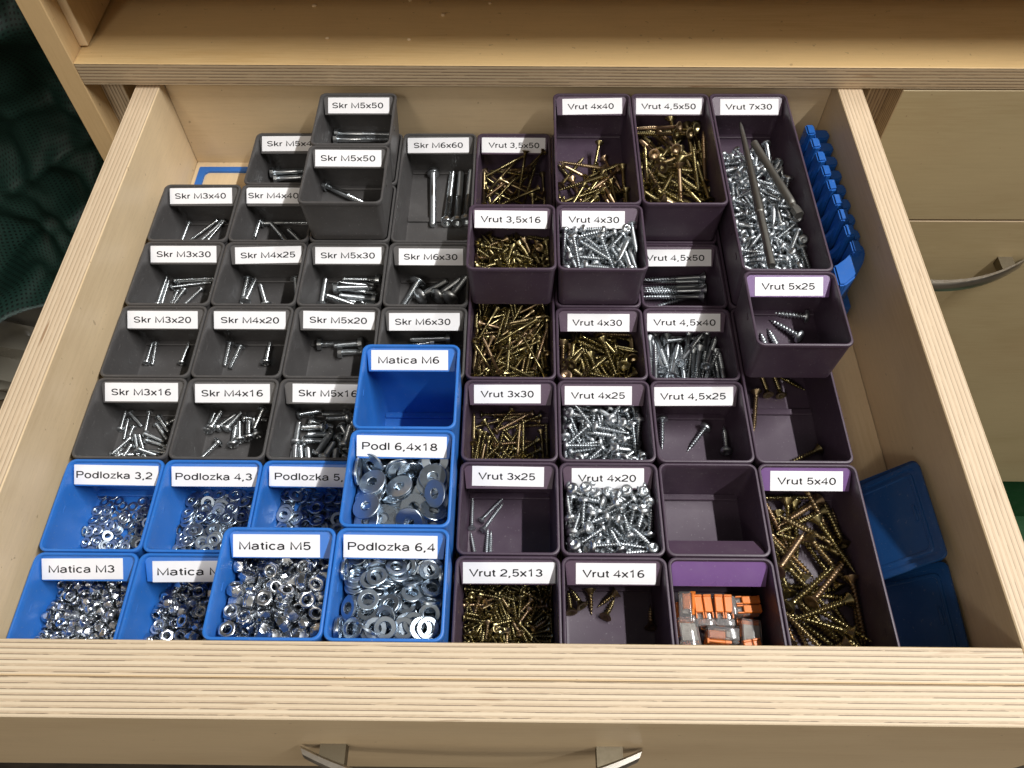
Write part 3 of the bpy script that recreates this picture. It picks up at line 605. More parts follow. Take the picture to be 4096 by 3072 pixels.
# ------------------------------------------------------------------ hardware in the bins (resting poses)
POSES = {
    0: [
34,0,149,105,-625,61,-61,35,35,34,0,201,318,-641,0,67,73,0,34,0,130,393,-624,12,12,-71,-67,34,0,123,490,-641,22,0,0,96,34,0,148,955,-641,9,0,0,99,34,0,295,130,-628,14,-27,94,-8,
34,0,312,329,-641,0,1,99,0,34,0,253,425,-641,67,0,0,-73,34,1,339,587,-625,35,35,-61,60,34,0,323,762,-625,48,-48,51,-51,34,0,417,237,-625,64,-64,29,-29,34,1,439,346,-625,67,51,-48,21,
34,0,382,435,-625,46,-23,-66,-53,34,1,438,560,-625,67,-16,-68,20,34,0,414,674,-641,24,0,0,-96,34,0,574,131,-641,42,0,0,90,34,0,540,298,-641,84,0,0,53,34,0,577,503,-625,69,-24,-66,12,
34,1,528,602,-641,97,0,0,20,34,1,533,804,-641,95,0,0,-28,34,0,741,129,-623,16,74,20,61,34,0,710,247,-625,34,70,-1,-61,34,1,645,475,-625,45,-45,54,-54,34,0,688,596,-641,0,-23,-96,0,
34,1,672,755,-623,0,68,-39,-61,34,0,826,130,-625,15,-67,-21,68,34,0,771,287,-625,36,-36,-60,60,34,0,744,405,-641,17,0,0,98,34,0,775,620,-625,20,-68,16,-67,34,0,848,800,-625,5,58,39,-70,
34,0,955,131,-641,0,-19,97,0,34,0,862,313,-625,69,-23,-66,13,34,0,888,437,-625,8,64,-28,-70,34,0,947,536,-614,79,39,-28,36,34,0,975,951,-625,50,-50,50,-50,34,0,118,183,-554,53,26,-76,-23,
34,0,123,296,-575,25,13,-2,-95,34,1,127,465,-554,8,37,-89,19,34,1,223,652,-619,24,-87,-29,-30,34,0,110,843,-625,50,-50,-49,49,34,0,247,125,-568,16,-5,97,-4,34,0,281,229,-625,32,-38,59,62,
34,1,224,536,-620,47,-86,14,5,34,1,324,675,-561,59,14,-76,-19,34,0,217,775,-625,1,-61,-34,70,34,0,386,131,-625,67,16,68,20,34,0,358,299,-564,17,35,-88,-22,34,0,395,430,-521,59,3,-70,38,
34,1,424,654,-569,0,53,84,0,34,0,468,869,-625,51,67,-20,48,34,0,651,122,-579,85,-9,17,-47,34,0,496,226,-569,50,6,-85,8,34,0,489,437,-625,52,53,46,46,34,1,527,697,-621,62,77,5,8,
34,1,589,870,-566,88,3,-46,-2,34,0,755,129,-518,18,69,-19,-66,34,0,659,331,-620,49,67,54,-8,34,1,724,439,-551,8,-61,-46,-63,34,1,607,673,-582,47,-51,-68,15,34,1,548,959,-641,0,-86,-49,0,
34,0,851,107,-519,61,64,-32,31,34,0,827,225,-571,21,-84,40,28,34,0,789,482,-625,45,24,-66,54,34,0,887,691,-641,0,25,96,0,34,0,881,912,-609,90,4,39,-14,34,0,951,122,-569,1,0,0,-99,
34,0,956,345,-641,32,0,0,94,34,0,975,442,-587,14,69,14,69,34,0,975,692,-625,18,68,18,68,34,0,952,822,-641,0,-81,57,0,34,0,115,263,-484,50,-52,-58,36,34,0,226,297,-550,94,-22,-5,23,
34,0,133,602,-609,89,36,-14,-18,34,0,129,717,-626,20,97,4,-4,34,1,129,887,-537,0,86,49,0,34,0,195,163,-512,29,-16,-1,93,34,1,312,381,-553,21,21,-67,-67,34,0,323,509,-574,21,-8,-49,83,
34,1,290,799,-530,10,91,27,26,34,0,234,895,-641,0,-80,58,0,34,0,376,121,-537,0,-49,-86,0,34,0,398,245,-518,6,66,-69,-27,34,1,427,541,-517,93,7,23,23,34,1,420,780,-625,37,33,-62,60,
34,0,330,960,-624,22,-47,54,64,34,0,479,128,-618,18,79,28,49,34,0,557,398,-595,66,8,-71,-17,34,1,524,592,-553,54,66,-24,45,34,1,519,785,-562,62,-6,0,-77,34,1,488,883,-515,40,50,71,28,
34,0,624,231,-605,78,32,-52,6,34,0,649,387,-553,90,-35,-15,15,34,1,661,568,-564,12,-95,23,-3,34,1,692,678,-554,32,-30,42,-78,34,0,791,959,-641,49,0,0,-86,34,0,846,204,-498,70,34,-8,61,
34,0,816,390,-555,64,-5,50,-57,34,0,855,580,-625,70,32,62,3,34,0,765,731,-619,38,48,-72,-28,34,0,908,949,-528,68,-27,15,-64,34,0,950,245,-625,30,-40,-58,-63,34,0,951,323,-553,61,-61,35,35,
34,0,959,531,-469,95,6,-2,26,34,0,948,611,-556,26,81,-49,9,34,0,959,788,-569,0,-70,70,0,34,1,132,341,-409,23,-96,-1,-5,34,1,237,439,-569,0,26,96,0,34,1,228,701,-540,31,91,16,-16,
34,0,129,781,-556,44,-76,-40,-23,34,1,126,975,-547,10,-10,69,69,34,0,124,120,-443,32,61,49,-52,34,0,286,235,-506,67,5,45,-58,34,1,332,375,-449,40,-70,6,58,34,1,323,709,-467,16,89,38,13,
34,0,359,875,-618,49,65,-27,-50,34,0,379,105,-449,61,61,-35,35,34,0,467,186,-468,55,-42,-49,-52,34,1,449,317,-504,0,-37,-59,-70,34,1,404,766,-537,0,89,-42,0,34,1,432,957,-609,34,43,37,74,
34,0,537,126,-547,84,-18,16,-46,34,0,560,313,-541,79,24,-22,50,34,1,614,489,-518,27,16,17,-92,34,1,576,822,-478,16,-92,11,-31,34,1,394,900,-507,59,55,47,32,34,0,721,221,-520,74,-43,-45,-19,
34,1,653,423,-444,27,48,-36,-74,34,1,777,541,-539,27,-20,-27,-89,34,1,755,629,-510,71,-42,-19,-51,34,1,640,862,-620,37,-55,68,-27,34,0,839,121,-429,50,6,1,86,34,0,851,330,-507,53,-14,54,-62,
34,0,881,489,-541,76,-29,-10,-56,34,0,867,698,-569,97,0,0,18,34,0,761,847,-623,7,-72,31,-60,34,0,951,225,-519,32,-32,-62,-62,34,0,959,335,-465,0,70,70,0,34,0,952,578,-376,51,-19,69,45,
34,0,958,659,-493,24,-12,-18,-94,34,0,953,957,-471,80,8,30,49,34,0,122,109,-328,65,71,-17,16,34,1,128,366,-508,12,53,81,-18,34,1,142,575,-524,88,16,-13,40,34,1,125,719,-518,66,38,-32,55,
34,0,241,887,-569,96,0,0,-24,34,0,269,130,-460,36,-55,-72,17,34,0,193,215,-424,44,75,-3,-47,34,1,277,463,-481,3,-62,32,-70,34,1,257,585,-524,75,54,-36,-5,34,1,324,959,-513,71,0,69,0,
34,0,495,105,-442,70,70,0,0,34,0,334,200,-429,40,2,-85,31,34,1,477,442,-514,63,10,-71,25,34,1,427,744,-435,36,-12,-10,-91,34,1,295,869,-442,34,27,88,-8,34,0,656,121,-503,0,-19,0,-97,
34,0,573,223,-498,83,26,-4,48,34,1,563,405,-473,0,60,-11,78,34,1,519,692,-500,21,39,28,-84,34,1,634,912,-479,78,42,-26,-35,34,0,701,105,-423,67,-67,-19,-19,34,1,668,290,-502,12,-95,-26,-5,
34,1,682,540,-475,10,61,58,-51,34,1,625,741,-480,34,-15,57,-72,34,1,676,954,-625,46,-69,-13,-53,34,0,892,136,-353,92,-1,-1,35,34,1,739,364,-475,21,27,-19,91,34,1,856,580,-499,13,2,-93,31,
34,1,801,792,-523,38,52,-32,68,34,0,895,843,-507,3,-40,87,-25,34,0,959,129,-497,0,26,96,0,34,0,906,239,-421,13,96,19,-13,34,1,863,610,-430,34,-23,-25,-86,34,0,975,676,-404,70,4,-70,-4,
34,0,950,755,-481,40,30,63,-57,34,0,308,105,-365,70,-70,3,3,34,1,130,431,-441,46,-72,42,27,34,1,129,497,-471,27,-42,72,46,34,1,123,670,-453,40,-86,27,12,34,1,229,942,-498,9,61,-74,23,
34,0,422,171,-374,2,39,28,87,34,1,227,361,-478,55,-53,-62,9,34,1,217,527,-404,24,-72,52,-37,34,1,293,556,-427,31,-45,-15,81,34,1,215,802,-492,15,-76,57,-23,34,0,572,121,-399,43,-43,25,-74,
34,1,470,272,-406,30,-46,-30,76,34,1,354,554,-466,16,-80,33,-44,34,1,259,752,-405,46,1,-83,-27,34,1,373,814,-442,30,-69,24,59,34,0,654,197,-430,57,-27,-43,-63,34,1,547,296,-443,6,0,48,87,
34,1,520,521,-464,8,-11,-86,48,34,1,424,650,-479,22,94,18,-15,34,1,576,975,-553,35,35,61,-61,34,0,766,213,-419,16,41,63,-63,34,1,657,309,-418,6,-77,62,-6,34,1,607,616,-474,48,61,57,22,
34,1,679,678,-443,61,66,-26,-32,34,1,704,948,-521,21,-21,67,-67,34,0,893,131,-280,0,99,-4,2,34,1,784,286,-431,74,-58,29,10,34,1,791,460,-461,25,56,-30,-72,34,1,715,773,-476,55,-8,79,21,
34,1,811,860,-438,4,-58,-2,80,34,0,955,144,-425,0,-64,75,0,34,0,956,274,-365,70,-18,-3,-68,34,0,907,437,-465,6,-68,68,22,34,1,879,708,-388,39,17,13,88,34,0,953,786,-393,0,-12,98,-2,
34,0,210,128,-350,67,26,-63,-24,34,1,127,278,-360,91,20,-12,33,34,1,116,520,-367,63,-31,-63,31,34,1,121,601,-415,88,36,10,-24,34,1,121,879,-465,70,0,0,-70,34,0,297,181,-333,57,-44,-44,-52,
34,1,257,298,-420,32,-23,49,-76,34,1,291,450,-380,6,79,-57,15,34,1,215,639,-441,74,6,66,2,34,1,171,787,-434,22,61,73,16,34,1,384,263,-381,73,66,4,13,34,1,413,364,-360,0,87,12,46,
34,1,399,460,-417,46,46,-53,-53,34,1,479,676,-402,45,-7,66,-58,34,1,483,975,-507,70,70,0,0,34,0,637,127,-339,50,56,-62,-16,34,1,476,383,-420,25,-71,33,-54,34,1,519,457,-380,3,58,63,-49,
34,1,501,821,-423,41,48,-73,24,34,1,686,831,-539,32,-90,-9,24,34,0,583,224,-364,58,-14,-44,-65,34,1,584,361,-375,51,57,63,0,34,1,519,610,-424,73,42,52,-9,34,1,747,567,-427,85,-44,20,-17,
34,0,795,897,-549,20,1,-91,33,34,1,698,253,-346,89,35,23,5,34,1,870,343,-402,13,31,93,4,34,1,759,359,-376,63,-37,38,54,34,0,854,723,-476,3,-74,-37,-54,34,1,793,693,-451,29,54,8,-77,
34,0,780,130,-348,47,24,84,-4,34,0,966,355,-301,3,-76,-5,-63,34,0,951,420,-385,41,80,-25,33,34,0,807,975,-490,32,32,62,-62,34,0,953,880,-414,11,14,-51,83,
    ],
    1: [
35,0,1224,139,-632,45,0,0,88,35,1,1243,413,-632,27,0,0,-95,35,1,1299,544,-611,60,-60,-36,36,35,1,1286,722,-611,43,43,-55,-55,35,0,1615,145,-611,68,18,-68,-18,35,1,1474,311,-611,66,-66,23,-23,
35,1,1388,449,-611,66,66,-23,-23,35,1,1398,669,-632,82,0,0,56,35,0,1706,145,-611,50,50,49,49,35,0,1628,291,-632,0,89,44,0,35,1,1592,557,-632,0,97,-20,0,35,1,1589,740,-611,61,61,-35,35,
35,0,1826,159,-632,91,0,0,39,35,0,1777,310,-611,31,39,-58,63,35,0,1776,548,-611,55,-65,-27,-43,35,0,1872,668,-611,34,-36,60,61,35,0,1962,314,-611,70,-70,-3,3,35,0,1953,408,-611,34,-36,60,61,
35,0,2019,531,-611,68,-18,68,-18,35,0,1969,843,-611,46,46,53,53,35,0,1194,278,-610,51,48,51,48,35,1,1221,450,-541,0,92,36,0,35,1,1217,583,-611,70,-34,-61,1,35,1,1272,785,-482,8,7,85,49,
35,0,1351,225,-632,86,0,0,49,35,1,1524,387,-607,50,-9,69,49,35,1,1447,556,-595,38,24,47,-74,35,1,1409,814,-611,57,57,40,40,35,0,1668,145,-500,25,0,0,96,35,1,1641,330,-541,0,58,-80,0,
35,1,1602,622,-540,4,37,-91,4,35,1,1578,852,-632,85,0,0,51,35,0,1822,145,-521,49,-19,67,50,35,1,1678,449,-609,8,70,-29,-63,35,0,1720,653,-611,1,1,-70,-70,35,0,1862,804,-632,0,-19,-97,0,
35,0,2004,206,-632,53,0,0,-84,35,0,2007,393,-502,1,98,-2,-11,35,0,2013,506,-480,60,61,34,-36,35,0,2016,932,-501,93,24,24,-6,35,0,1346,114,-553,46,-46,52,52,35,1,1328,353,-572,66,46,13,56,
35,1,1232,674,-496,32,-75,-45,-34,35,1,1194,782,-611,68,18,68,18,35,0,1504,145,-632,0,-96,-26,0,35,0,1393,244,-511,4,-42,45,78,35,1,1421,481,-493,23,43,-85,11,35,1,1462,936,-576,58,37,-33,-63,
35,0,1671,146,-389,49,49,-50,-50,35,1,1651,471,-481,49,-59,-48,41,35,1,1739,722,-493,3,-6,-84,-51,35,1,1570,966,-611,70,70,0,0,35,0,1764,149,-389,51,51,48,48,35,1,1761,272,-501,7,-80,-57,-8,
35,0,1800,563,-500,0,52,84,-1,35,0,1813,944,-632,0,-2,-99,0,35,0,2022,281,-481,66,-70,17,14,35,0,2025,429,-386,44,-85,23,12,35,0,1920,546,-611,52,-52,47,-47,35,0,1957,966,-602,53,53,-46,46,
35,0,1218,143,-517,16,21,-92,25,35,1,1194,317,-479,49,-50,49,-50,35,1,1277,462,-450,95,0,0,26,35,1,1341,933,-611,53,-53,-46,46,35,0,1486,138,-541,88,0,0,45,35,1,1557,492,-521,61,15,-69,-32,
35,1,1494,728,-544,37,45,-11,-79,35,1,1504,945,-469,25,0,-96,-1,35,0,1549,115,-430,2,-2,-69,-71,35,1,1647,342,-430,47,-21,67,52,35,1,1668,608,-443,89,11,6,43,35,1,1692,935,-611,68,-18,-68,18,
35,0,1894,167,-418,43,63,-63,-4,35,0,1883,248,-535,14,50,-1,-85,35,0,1731,783,-632,0,32,-94,0,35,0,1828,936,-525,16,13,-4,-97,35,0,1970,114,-525,57,-57,40,40,35,0,2046,321,-345,68,15,-68,-15,
35,0,1904,650,-500,87,0,0,47,35,0,2018,654,-603,31,52,-68,40,35,0,1233,216,-433,86,47,9,-5,35,1,1364,354,-460,19,29,-92,-7,35,1,1218,590,-458,85,41,-22,19,35,1,1301,851,-541,36,-75,-41,-34,
35,0,1365,142,-422,32,15,-91,18,35,1,1481,613,-468,6,-72,23,-64,35,1,1365,659,-521,27,69,9,65,35,1,1606,809,-450,3,0,0,-99,35,0,1575,244,-475,45,-58,66,0,35,1,1534,493,-405,5,-94,23,-18,
35,1,1728,835,-521,68,19,67,17,35,1,1595,853,-541,0,-2,-99,0,35,0,1859,398,-506,20,60,-66,-37,35,0,1798,423,-611,9,-9,-71,68,35,1,1741,426,-481,49,-61,-49,37,35,0,1862,793,-541,35,0,0,-93,
35,0,2041,173,-414,72,-4,-68,1,35,0,1903,305,-408,46,67,-57,8,35,0,2040,616,-467,57,-35,64,-35,35,0,2046,742,-532,19,67,19,67,35,0,1225,142,-378,9,-5,-86,-47,35,1,1504,365,-495,6,-67,-72,1,
35,1,1339,684,-389,66,13,69,23,35,1,1377,913,-473,51,28,-80,0,35,0,1467,232,-407,48,-32,5,-81,
    ],
    2: [
36,1,2470,348,104,97,0,0,19,36,1,2670,222,130,64,8,70,28,36,1,2314,237,202,0,-99,-9,0,36,0,2278,432,229,19,67,19,67,36,1,2278,896,130,68,18,68,18,36,1,2558,148,236,33,65,59,-31,
36,1,2623,659,104,6,0,0,-99,36,1,2745,304,247,47,-70,-13,51,36,1,2821,503,236,83,-14,18,49,36,1,2731,142,240,45,18,54,-67,36,1,2897,393,153,81,-7,-50,-27,36,1,2988,779,260,77,32,-53,-4,
36,1,2996,309,136,36,-25,87,-20,36,1,3026,462,243,27,1,-89,-35,36,1,3080,842,133,50,-70,37,32,36,1,2306,155,301,95,0,0,-28,36,1,2452,677,202,0,93,33,0,36,0,2312,602,228,14,-74,61,17,
36,1,2432,147,218,59,34,-62,-36,36,1,2634,354,143,52,81,-12,18,36,1,2636,822,130,52,14,69,-46,36,1,2620,219,349,66,47,23,53,36,0,2863,725,251,22,70,65,16,36,1,3036,944,134,4,2,-80,-58,
36,1,2851,150,292,12,-66,-48,55,36,1,2895,289,223,5,-6,-90,-40,36,1,2966,820,391,10,-40,90,-1,36,1,3081,915,281,39,-91,-6,2,36,1,2278,924,280,18,68,-18,-68,36,1,2560,286,267,58,53,27,54,
36,1,2527,924,130,18,68,-18,-68,36,1,2728,371,365,14,-4,-94,28,36,1,2806,556,324,15,32,-91,18,36,1,2707,719,202,66,0,0,74,36,1,2942,195,302,27,-56,-5,-77,36,1,2930,572,231,60,-40,68,0,
36,1,2933,749,480,98,3,-10,0,36,1,3089,277,227,91,-2,36,13,36,1,3094,405,335,36,-89,22,9,36,1,3115,771,308,68,6,70,13,36,1,2315,145,399,51,0,0,85,36,1,2409,466,220,76,-13,-32,53,
36,1,2376,864,130,50,50,50,50,36,1,2594,323,419,3,2,-89,44,36,1,2666,464,241,83,3,-43,32,36,1,2672,962,130,70,70,0,0,36,1,2731,125,396,40,-33,-60,-60,36,1,2771,438,429,6,60,72,-31,
36,1,2914,936,254,0,50,86,0,36,1,3005,264,366,53,17,49,66,36,1,2966,655,360,77,-14,-27,-54,36,1,2947,597,533,58,-37,-63,33,36,0,3095,143,269,22,14,-51,81,36,1,3096,351,419,89,35,10,-24,
36,1,3122,676,428,43,-55,-43,55,36,1,2278,317,332,52,47,52,47,36,1,2313,454,378,26,-27,65,65,36,1,2316,763,254,0,-50,-86,0,36,1,2452,220,354,82,52,-20,-7,36,1,2548,554,260,68,-37,-32,52,
36,1,2579,708,233,13,68,16,69,36,1,2599,443,477,3,97,18,-10,36,1,2616,587,372,16,54,-79,-21,36,1,2706,687,327,64,64,-28,-28,36,1,2808,238,412,56,3,66,49,36,1,2884,416,321,18,11,-88,-39,
36,1,2819,764,336,25,-14,94,-9,36,1,3122,155,430,15,68,-15,-68,36,1,3096,610,265,3,-25,95,10,36,1,3084,593,520,33,-82,-40,-21,36,1,2315,327,457,83,-5,2,54,36,1,2315,546,470,6,-3,39,91,
36,1,2489,696,333,20,-82,28,-43,36,1,2416,350,331,35,34,-57,65,36,1,2456,531,368,77,25,45,-34,36,0,2609,936,254,0,0,-99,0,36,1,2571,431,333,5,-49,76,40,36,1,2674,572,452,74,22,14,61,
36,1,2592,814,364,32,52,41,66,36,1,2872,322,447,60,55,-56,1,36,1,2932,522,422,74,-25,-1,-61,36,1,2624,724,468,5,7,20,-97,36,1,2986,118,438,62,-62,-32,-32,36,1,3093,530,400,24,-15,-37,-87,
36,1,3002,438,504,30,-86,-34,16,36,1,2329,146,498,0,-87,47,0,36,1,2278,808,379,18,-68,-18,68,36,1,2440,948,259,42,-56,53,45,36,1,2454,264,472,96,-22,-3,7,36,1,2467,426,474,26,58,-27,-71,
36,1,2318,584,329,41,6,21,-87,36,1,2385,678,400,43,73,-51,9,36,1,2719,878,360,32,89,-6,28,36,1,2787,873,205,57,-48,64,-7,36,1,2803,494,504,29,93,-10,-12,36,1,2826,634,441,15,80,-41,39,
36,1,2470,829,256,13,-26,63,71,36,1,2641,147,488,8,87,-4,47,
    ],
    3: [
40,0,3784,249,169,0,4,99,0,40,0,4134,238,169,0,-46,88,0,40,0,3412,260,224,0,1,-99,0,40,0,3410,649,224,0,99,7,0,40,0,3924,171,224,0,-92,37,0,40,0,3995,754,169,56,0,0,81,
40,0,4150,384,224,82,0,0,-55,40,0,3417,269,252,0,84,-53,0,40,0,3581,471,202,4,19,97,7,40,0,3940,345,217,96,-25,-4,1,40,0,4133,176,224,62,0,0,77,40,0,4150,909,169,0,-72,68,0,
40,0,3453,308,280,0,99,-4,0,40,0,3410,502,246,6,-83,51,14,40,0,3859,458,241,6,-98,14,-7,40,0,4148,169,252,0,0,0,-99,40,1,4148,709,210,6,-21,-95,17,40,0,3450,170,307,0,-76,63,0,
40,0,3659,372,225,7,-97,17,-4,40,0,3781,910,188,76,-8,5,63,40,0,4020,169,277,43,-5,-1,89,40,0,3986,503,230,62,6,0,-77,40,0,3411,371,308,0,39,-91,0,40,0,3948,909,205,12,45,-87,1,
40,0,3973,169,300,22,5,-2,-96,40,1,4063,554,269,92,2,2,-35,40,0,3410,172,335,0,-14,-98,0,40,0,3493,492,259,14,-96,-16,10,40,0,3753,997,288,13,-13,-69,-69,40,0,3925,171,325,1,96,-25,5,
40,0,4150,751,229,53,0,16,82,40,1,3518,217,363,4,-1,0,-99,40,0,3544,525,285,17,-84,-49,4,40,0,3656,169,236,77,-5,4,-62,40,0,3794,710,233,4,-98,14,-1,40,0,3908,172,351,1,98,-13,5,
40,1,3845,536,340,4,-45,87,-15,40,0,3596,172,310,93,-2,-32,10,40,0,3583,499,297,83,4,17,-52,40,0,3817,172,259,71,-3,-3,-69,40,0,4005,908,221,89,-2,12,41,40,0,4148,370,252,0,99,0,0,
40,0,4140,909,224,40,-13,-4,-89,40,0,3721,357,277,66,3,22,-70,40,0,3773,970,351,68,-68,18,18,40,0,3770,179,285,46,-2,-4,-88,40,0,3635,832,201,98,4,-16,1,40,0,4106,170,324,87,-16,17,-42,
40,0,4148,910,251,0,75,63,-14,40,0,3652,367,353,1,26,-95,4,40,0,3595,910,276,5,84,44,28,40,0,3733,228,309,4,80,59,-2,40,1,3962,502,299,74,-3,-13,65,40,1,4148,909,280,90,-13,6,-40,
40,1,3562,290,390,65,1,0,75,40,0,3410,853,232,10,-69,70,1,40,0,3748,299,331,53,-3,3,83,40,0,3603,710,239,87,11,-13,-43,40,1,3920,366,300,17,13,4,-97,40,0,4150,941,374,44,86,8,-21,
40,0,3655,195,413,84,6,2,52,40,0,3628,423,297,15,16,-15,95,40,1,3926,229,439,27,-17,-93,-6,40,0,3754,882,257,9,26,-95,10,40,1,3876,456,334,14,68,71,-1,40,0,4136,805,328,93,32,-9,5,
40,0,3437,204,401,17,18,95,10,40,0,3412,672,278,4,1,-16,-98,40,1,3701,403,391,16,37,-90,3,40,1,3593,810,299,24,-69,67,-1,40,0,4148,366,280,0,60,79,0,40,1,4078,792,342,23,-77,-52,-24,
40,1,3407,172,415,9,-96,12,-18,40,0,3411,398,335,59,0,0,79,40,0,3783,172,372,52,1,-4,-84,40,1,3640,543,402,11,78,55,-23,40,0,4153,172,333,19,-26,-93,13,40,1,4036,742,330,86,33,5,-36,
40,1,3393,400,429,62,32,-17,-68,40,1,3456,416,363,90,0,0,-41,40,1,3847,264,396,65,-4,12,74,40,0,3939,908,271,30,-4,-1,-94,40,1,4150,295,350,21,81,-52,5,40,1,3812,592,349,12,98,0,10,
40,1,3395,371,462,55,33,-14,-74,40,1,3502,443,407,2,41,-90,9,40,1,3860,346,407,4,61,77,-11,40,1,3840,660,259,4,-67,73,1,40,1,4149,365,350,4,-15,-95,22,40,1,4149,570,296,56,0,3,-82,
40,1,3323,171,502,69,13,-69,-13,40,0,3412,733,287,13,78,59,-8,40,1,3914,426,414,7,31,-93,9,40,0,3779,589,280,14,-1,-4,98,40,1,3963,210,446,95,11,26,1,40,0,4150,465,351,12,4,14,97,
40,1,3573,358,452,0,-87,-48,1,40,0,3411,908,281,69,-6,2,70,40,1,3797,409,448,18,14,-8,-96,40,1,3611,624,337,53,2,18,82,40,1,4149,446,385,9,29,-93,12,40,1,4015,595,360,17,81,-53,3,
40,1,3620,169,455,22,6,-12,96,40,0,3412,910,308,43,0,-6,-89,40,1,3772,404,470,2,-86,47,-16,40,1,3643,655,377,23,58,-76,11,40,1,4149,331,436,49,10,11,-85,40,1,4150,603,367,14,9,22,95,
40,1,3437,170,457,10,-95,21,-17,40,1,3588,884,367,3,-73,-65,-13,40,1,3756,288,500,20,-15,-30,91,40,1,3789,852,316,1,28,-95,-7,40,1,4150,176,423,12,-2,-13,97,40,1,3966,535,417,92,-17,2,-32,
40,1,3351,171,544,41,-57,-41,57,40,1,3412,818,352,43,12,6,-88,40,1,3662,183,485,74,8,11,-65,40,0,4026,941,391,81,-38,32,29,40,0,4115,175,449,3,4,98,13,40,1,4148,441,481,5,21,84,-47,
40,1,3766,711,411,4,11,23,95,40,1,3409,617,354,83,-14,7,52,40,1,3672,169,510,6,-61,77,12,40,0,3973,939,371,1,32,80,-49,40,1,4110,169,476,12,-98,0,-4,40,1,3960,659,399,33,75,53,-20,
40,1,3571,447,479,59,1,1,79,40,1,3426,610,390,61,-13,11,76,40,1,3609,137,623,43,74,20,-46,40,1,3971,809,303,28,-91,-26,10,40,1,4022,219,511,6,-19,96,11,40,1,4149,782,399,59,3,27,-75,
40,1,3568,648,458,98,-13,6,1,40,1,3410,665,399,31,-8,15,92,40,1,3821,713,429,91,-25,4,-29,40,1,3705,676,381,52,-2,26,80,40,1,3931,171,520,6,-6,98,13,40,1,3891,823,378,21,-94,20,-12,
40,1,3462,172,498,81,16,-12,-53,40,1,3410,713,412,69,-10,-14,-69,40,1,3766,169,540,5,-42,-88,-12,40,1,3752,698,389,26,85,-43,0,40,1,4148,586,407,19,39,-88,14,40,1,3801,776,443,96,-18,12,13,
40,1,4120,747,463,18,4,41,-88,40,1,3410,906,403,5,-53,83,-7,40,1,4088,170,543,15,-95,13,18,40,1,3603,777,420,59,58,-23,49,40,1,4152,169,552,66,23,-2,70,40,1,4237,697,461,49,-50,-49,50,
40,1,3629,673,483,4,-1,-13,-98,40,1,3329,721,528,50,49,-53,-46,
    ],
    4: [
37,0,167,1209,-670,98,0,0,-12,37,0,156,1444,-670,0,-98,10,0,37,0,148,1567,-670,99,0,0,-3,37,1,202,1691,-670,0,-69,71,0,37,0,292,1216,-670,0,43,-89,0,37,0,300,1419,-670,0,-92,38,0,
37,1,306,1576,-670,0,97,18,0,37,1,336,1775,-670,46,0,0,88,37,0,440,1225,-670,99,0,0,9,37,0,467,1324,-655,14,97,15,2,37,0,500,1675,-662,99,2,-7,-4,37,0,457,1786,-670,0,10,-99,0,
37,0,580,1312,-670,0,-17,-98,0,37,0,569,1431,-670,0,92,36,0,37,1,608,1653,-670,0,-63,76,0,37,1,632,1770,-670,31,0,0,-94,37,0,785,1236,-670,0,98,-14,0,37,0,782,1440,-670,0,15,-98,0,
37,1,693,1575,-647,1,94,22,-21,37,0,770,1777,-670,0,86,-50,0,37,0,919,1240,-670,95,0,0,-27,37,0,900,1427,-670,0,-88,-45,0,37,0,853,1638,-660,82,1,9,55,37,0,952,1752,-670,10,0,0,-98,
37,0,222,1333,-651,97,10,-14,-7,37,1,204,1473,-657,79,0,0,60,37,1,76,1562,-618,37,-59,37,-59,37,1,133,1788,-670,0,18,97,0,37,0,314,1247,-657,53,0,0,83,37,0,285,1386,-657,55,0,0,-82,
37,0,303,1604,-657,0,40,91,0,37,1,284,1831,-660,57,-9,1,81,37,0,465,1216,-657,0,92,-37,0,37,0,465,1376,-654,7,21,96,-12,37,0,437,1596,-661,93,5,-6,-32,37,1,515,1891,-670,0,13,-98,0,
37,0,606,1156,-618,16,16,-68,68,37,0,663,1443,-655,96,7,8,-20,37,1,618,1565,-661,86,4,7,-49,37,1,639,1808,-657,0,-25,-96,0,37,0,756,1221,-657,93,0,0,35,37,0,707,1328,-670,0,0,0,-99,
37,0,808,1555,-670,0,-5,-99,0,37,0,793,1875,-657,95,0,0,26,37,0,914,1209,-657,0,93,-33,0,37,0,846,1414,-657,0,-92,36,0,37,0,910,1641,-655,2,-86,-47,13,37,0,906,1836,-662,4,10,98,-6,
37,0,180,1326,-651,13,-93,29,-12,37,0,245,1452,-643,0,-98,11,0,37,0,187,1632,-657,0,91,38,0,37,0,129,1831,-657,91,0,0,39,37,0,342,1275,-643,0,59,-79,0,37,1,337,1394,-637,93,-4,31,-8,
37,0,275,1587,-643,65,0,0,75,37,1,240,1897,-660,6,-6,98,-6,37,0,446,1208,-643,22,0,0,-97,37,1,465,1434,-655,5,69,-70,12,37,1,445,1583,-646,23,8,1,-96,37,1,400,1892,-663,84,-6,-4,52,
37,0,601,1268,-652,97,15,5,-11,37,1,582,1356,-657,0,-89,-43,0,37,1,622,1536,-651,3,-76,63,8,37,1,673,1817,-643,0,97,-22,0,37,0,729,1208,-630,60,2,10,78,37,0,836,1392,-643,95,0,0,26,
37,0,806,1517,-649,21,-4,5,97,37,1,731,1953,-654,97,-12,-8,13,37,0,952,1322,-645,48,13,4,86,37,0,952,1416,-655,8,65,-73,-11,37,0,951,1634,-651,88,-9,9,-43,37,0,944,1950,-670,0,53,-84,0,
37,0,141,1209,-657,8,0,0,-99,37,1,128,1473,-647,11,-53,83,-5,37,1,231,1723,-652,98,-11,2,-7,37,1,128,1828,-643,68,0,0,-72,37,0,292,1207,-637,17,-88,43,-1,37,1,359,1401,-636,23,30,9,91,
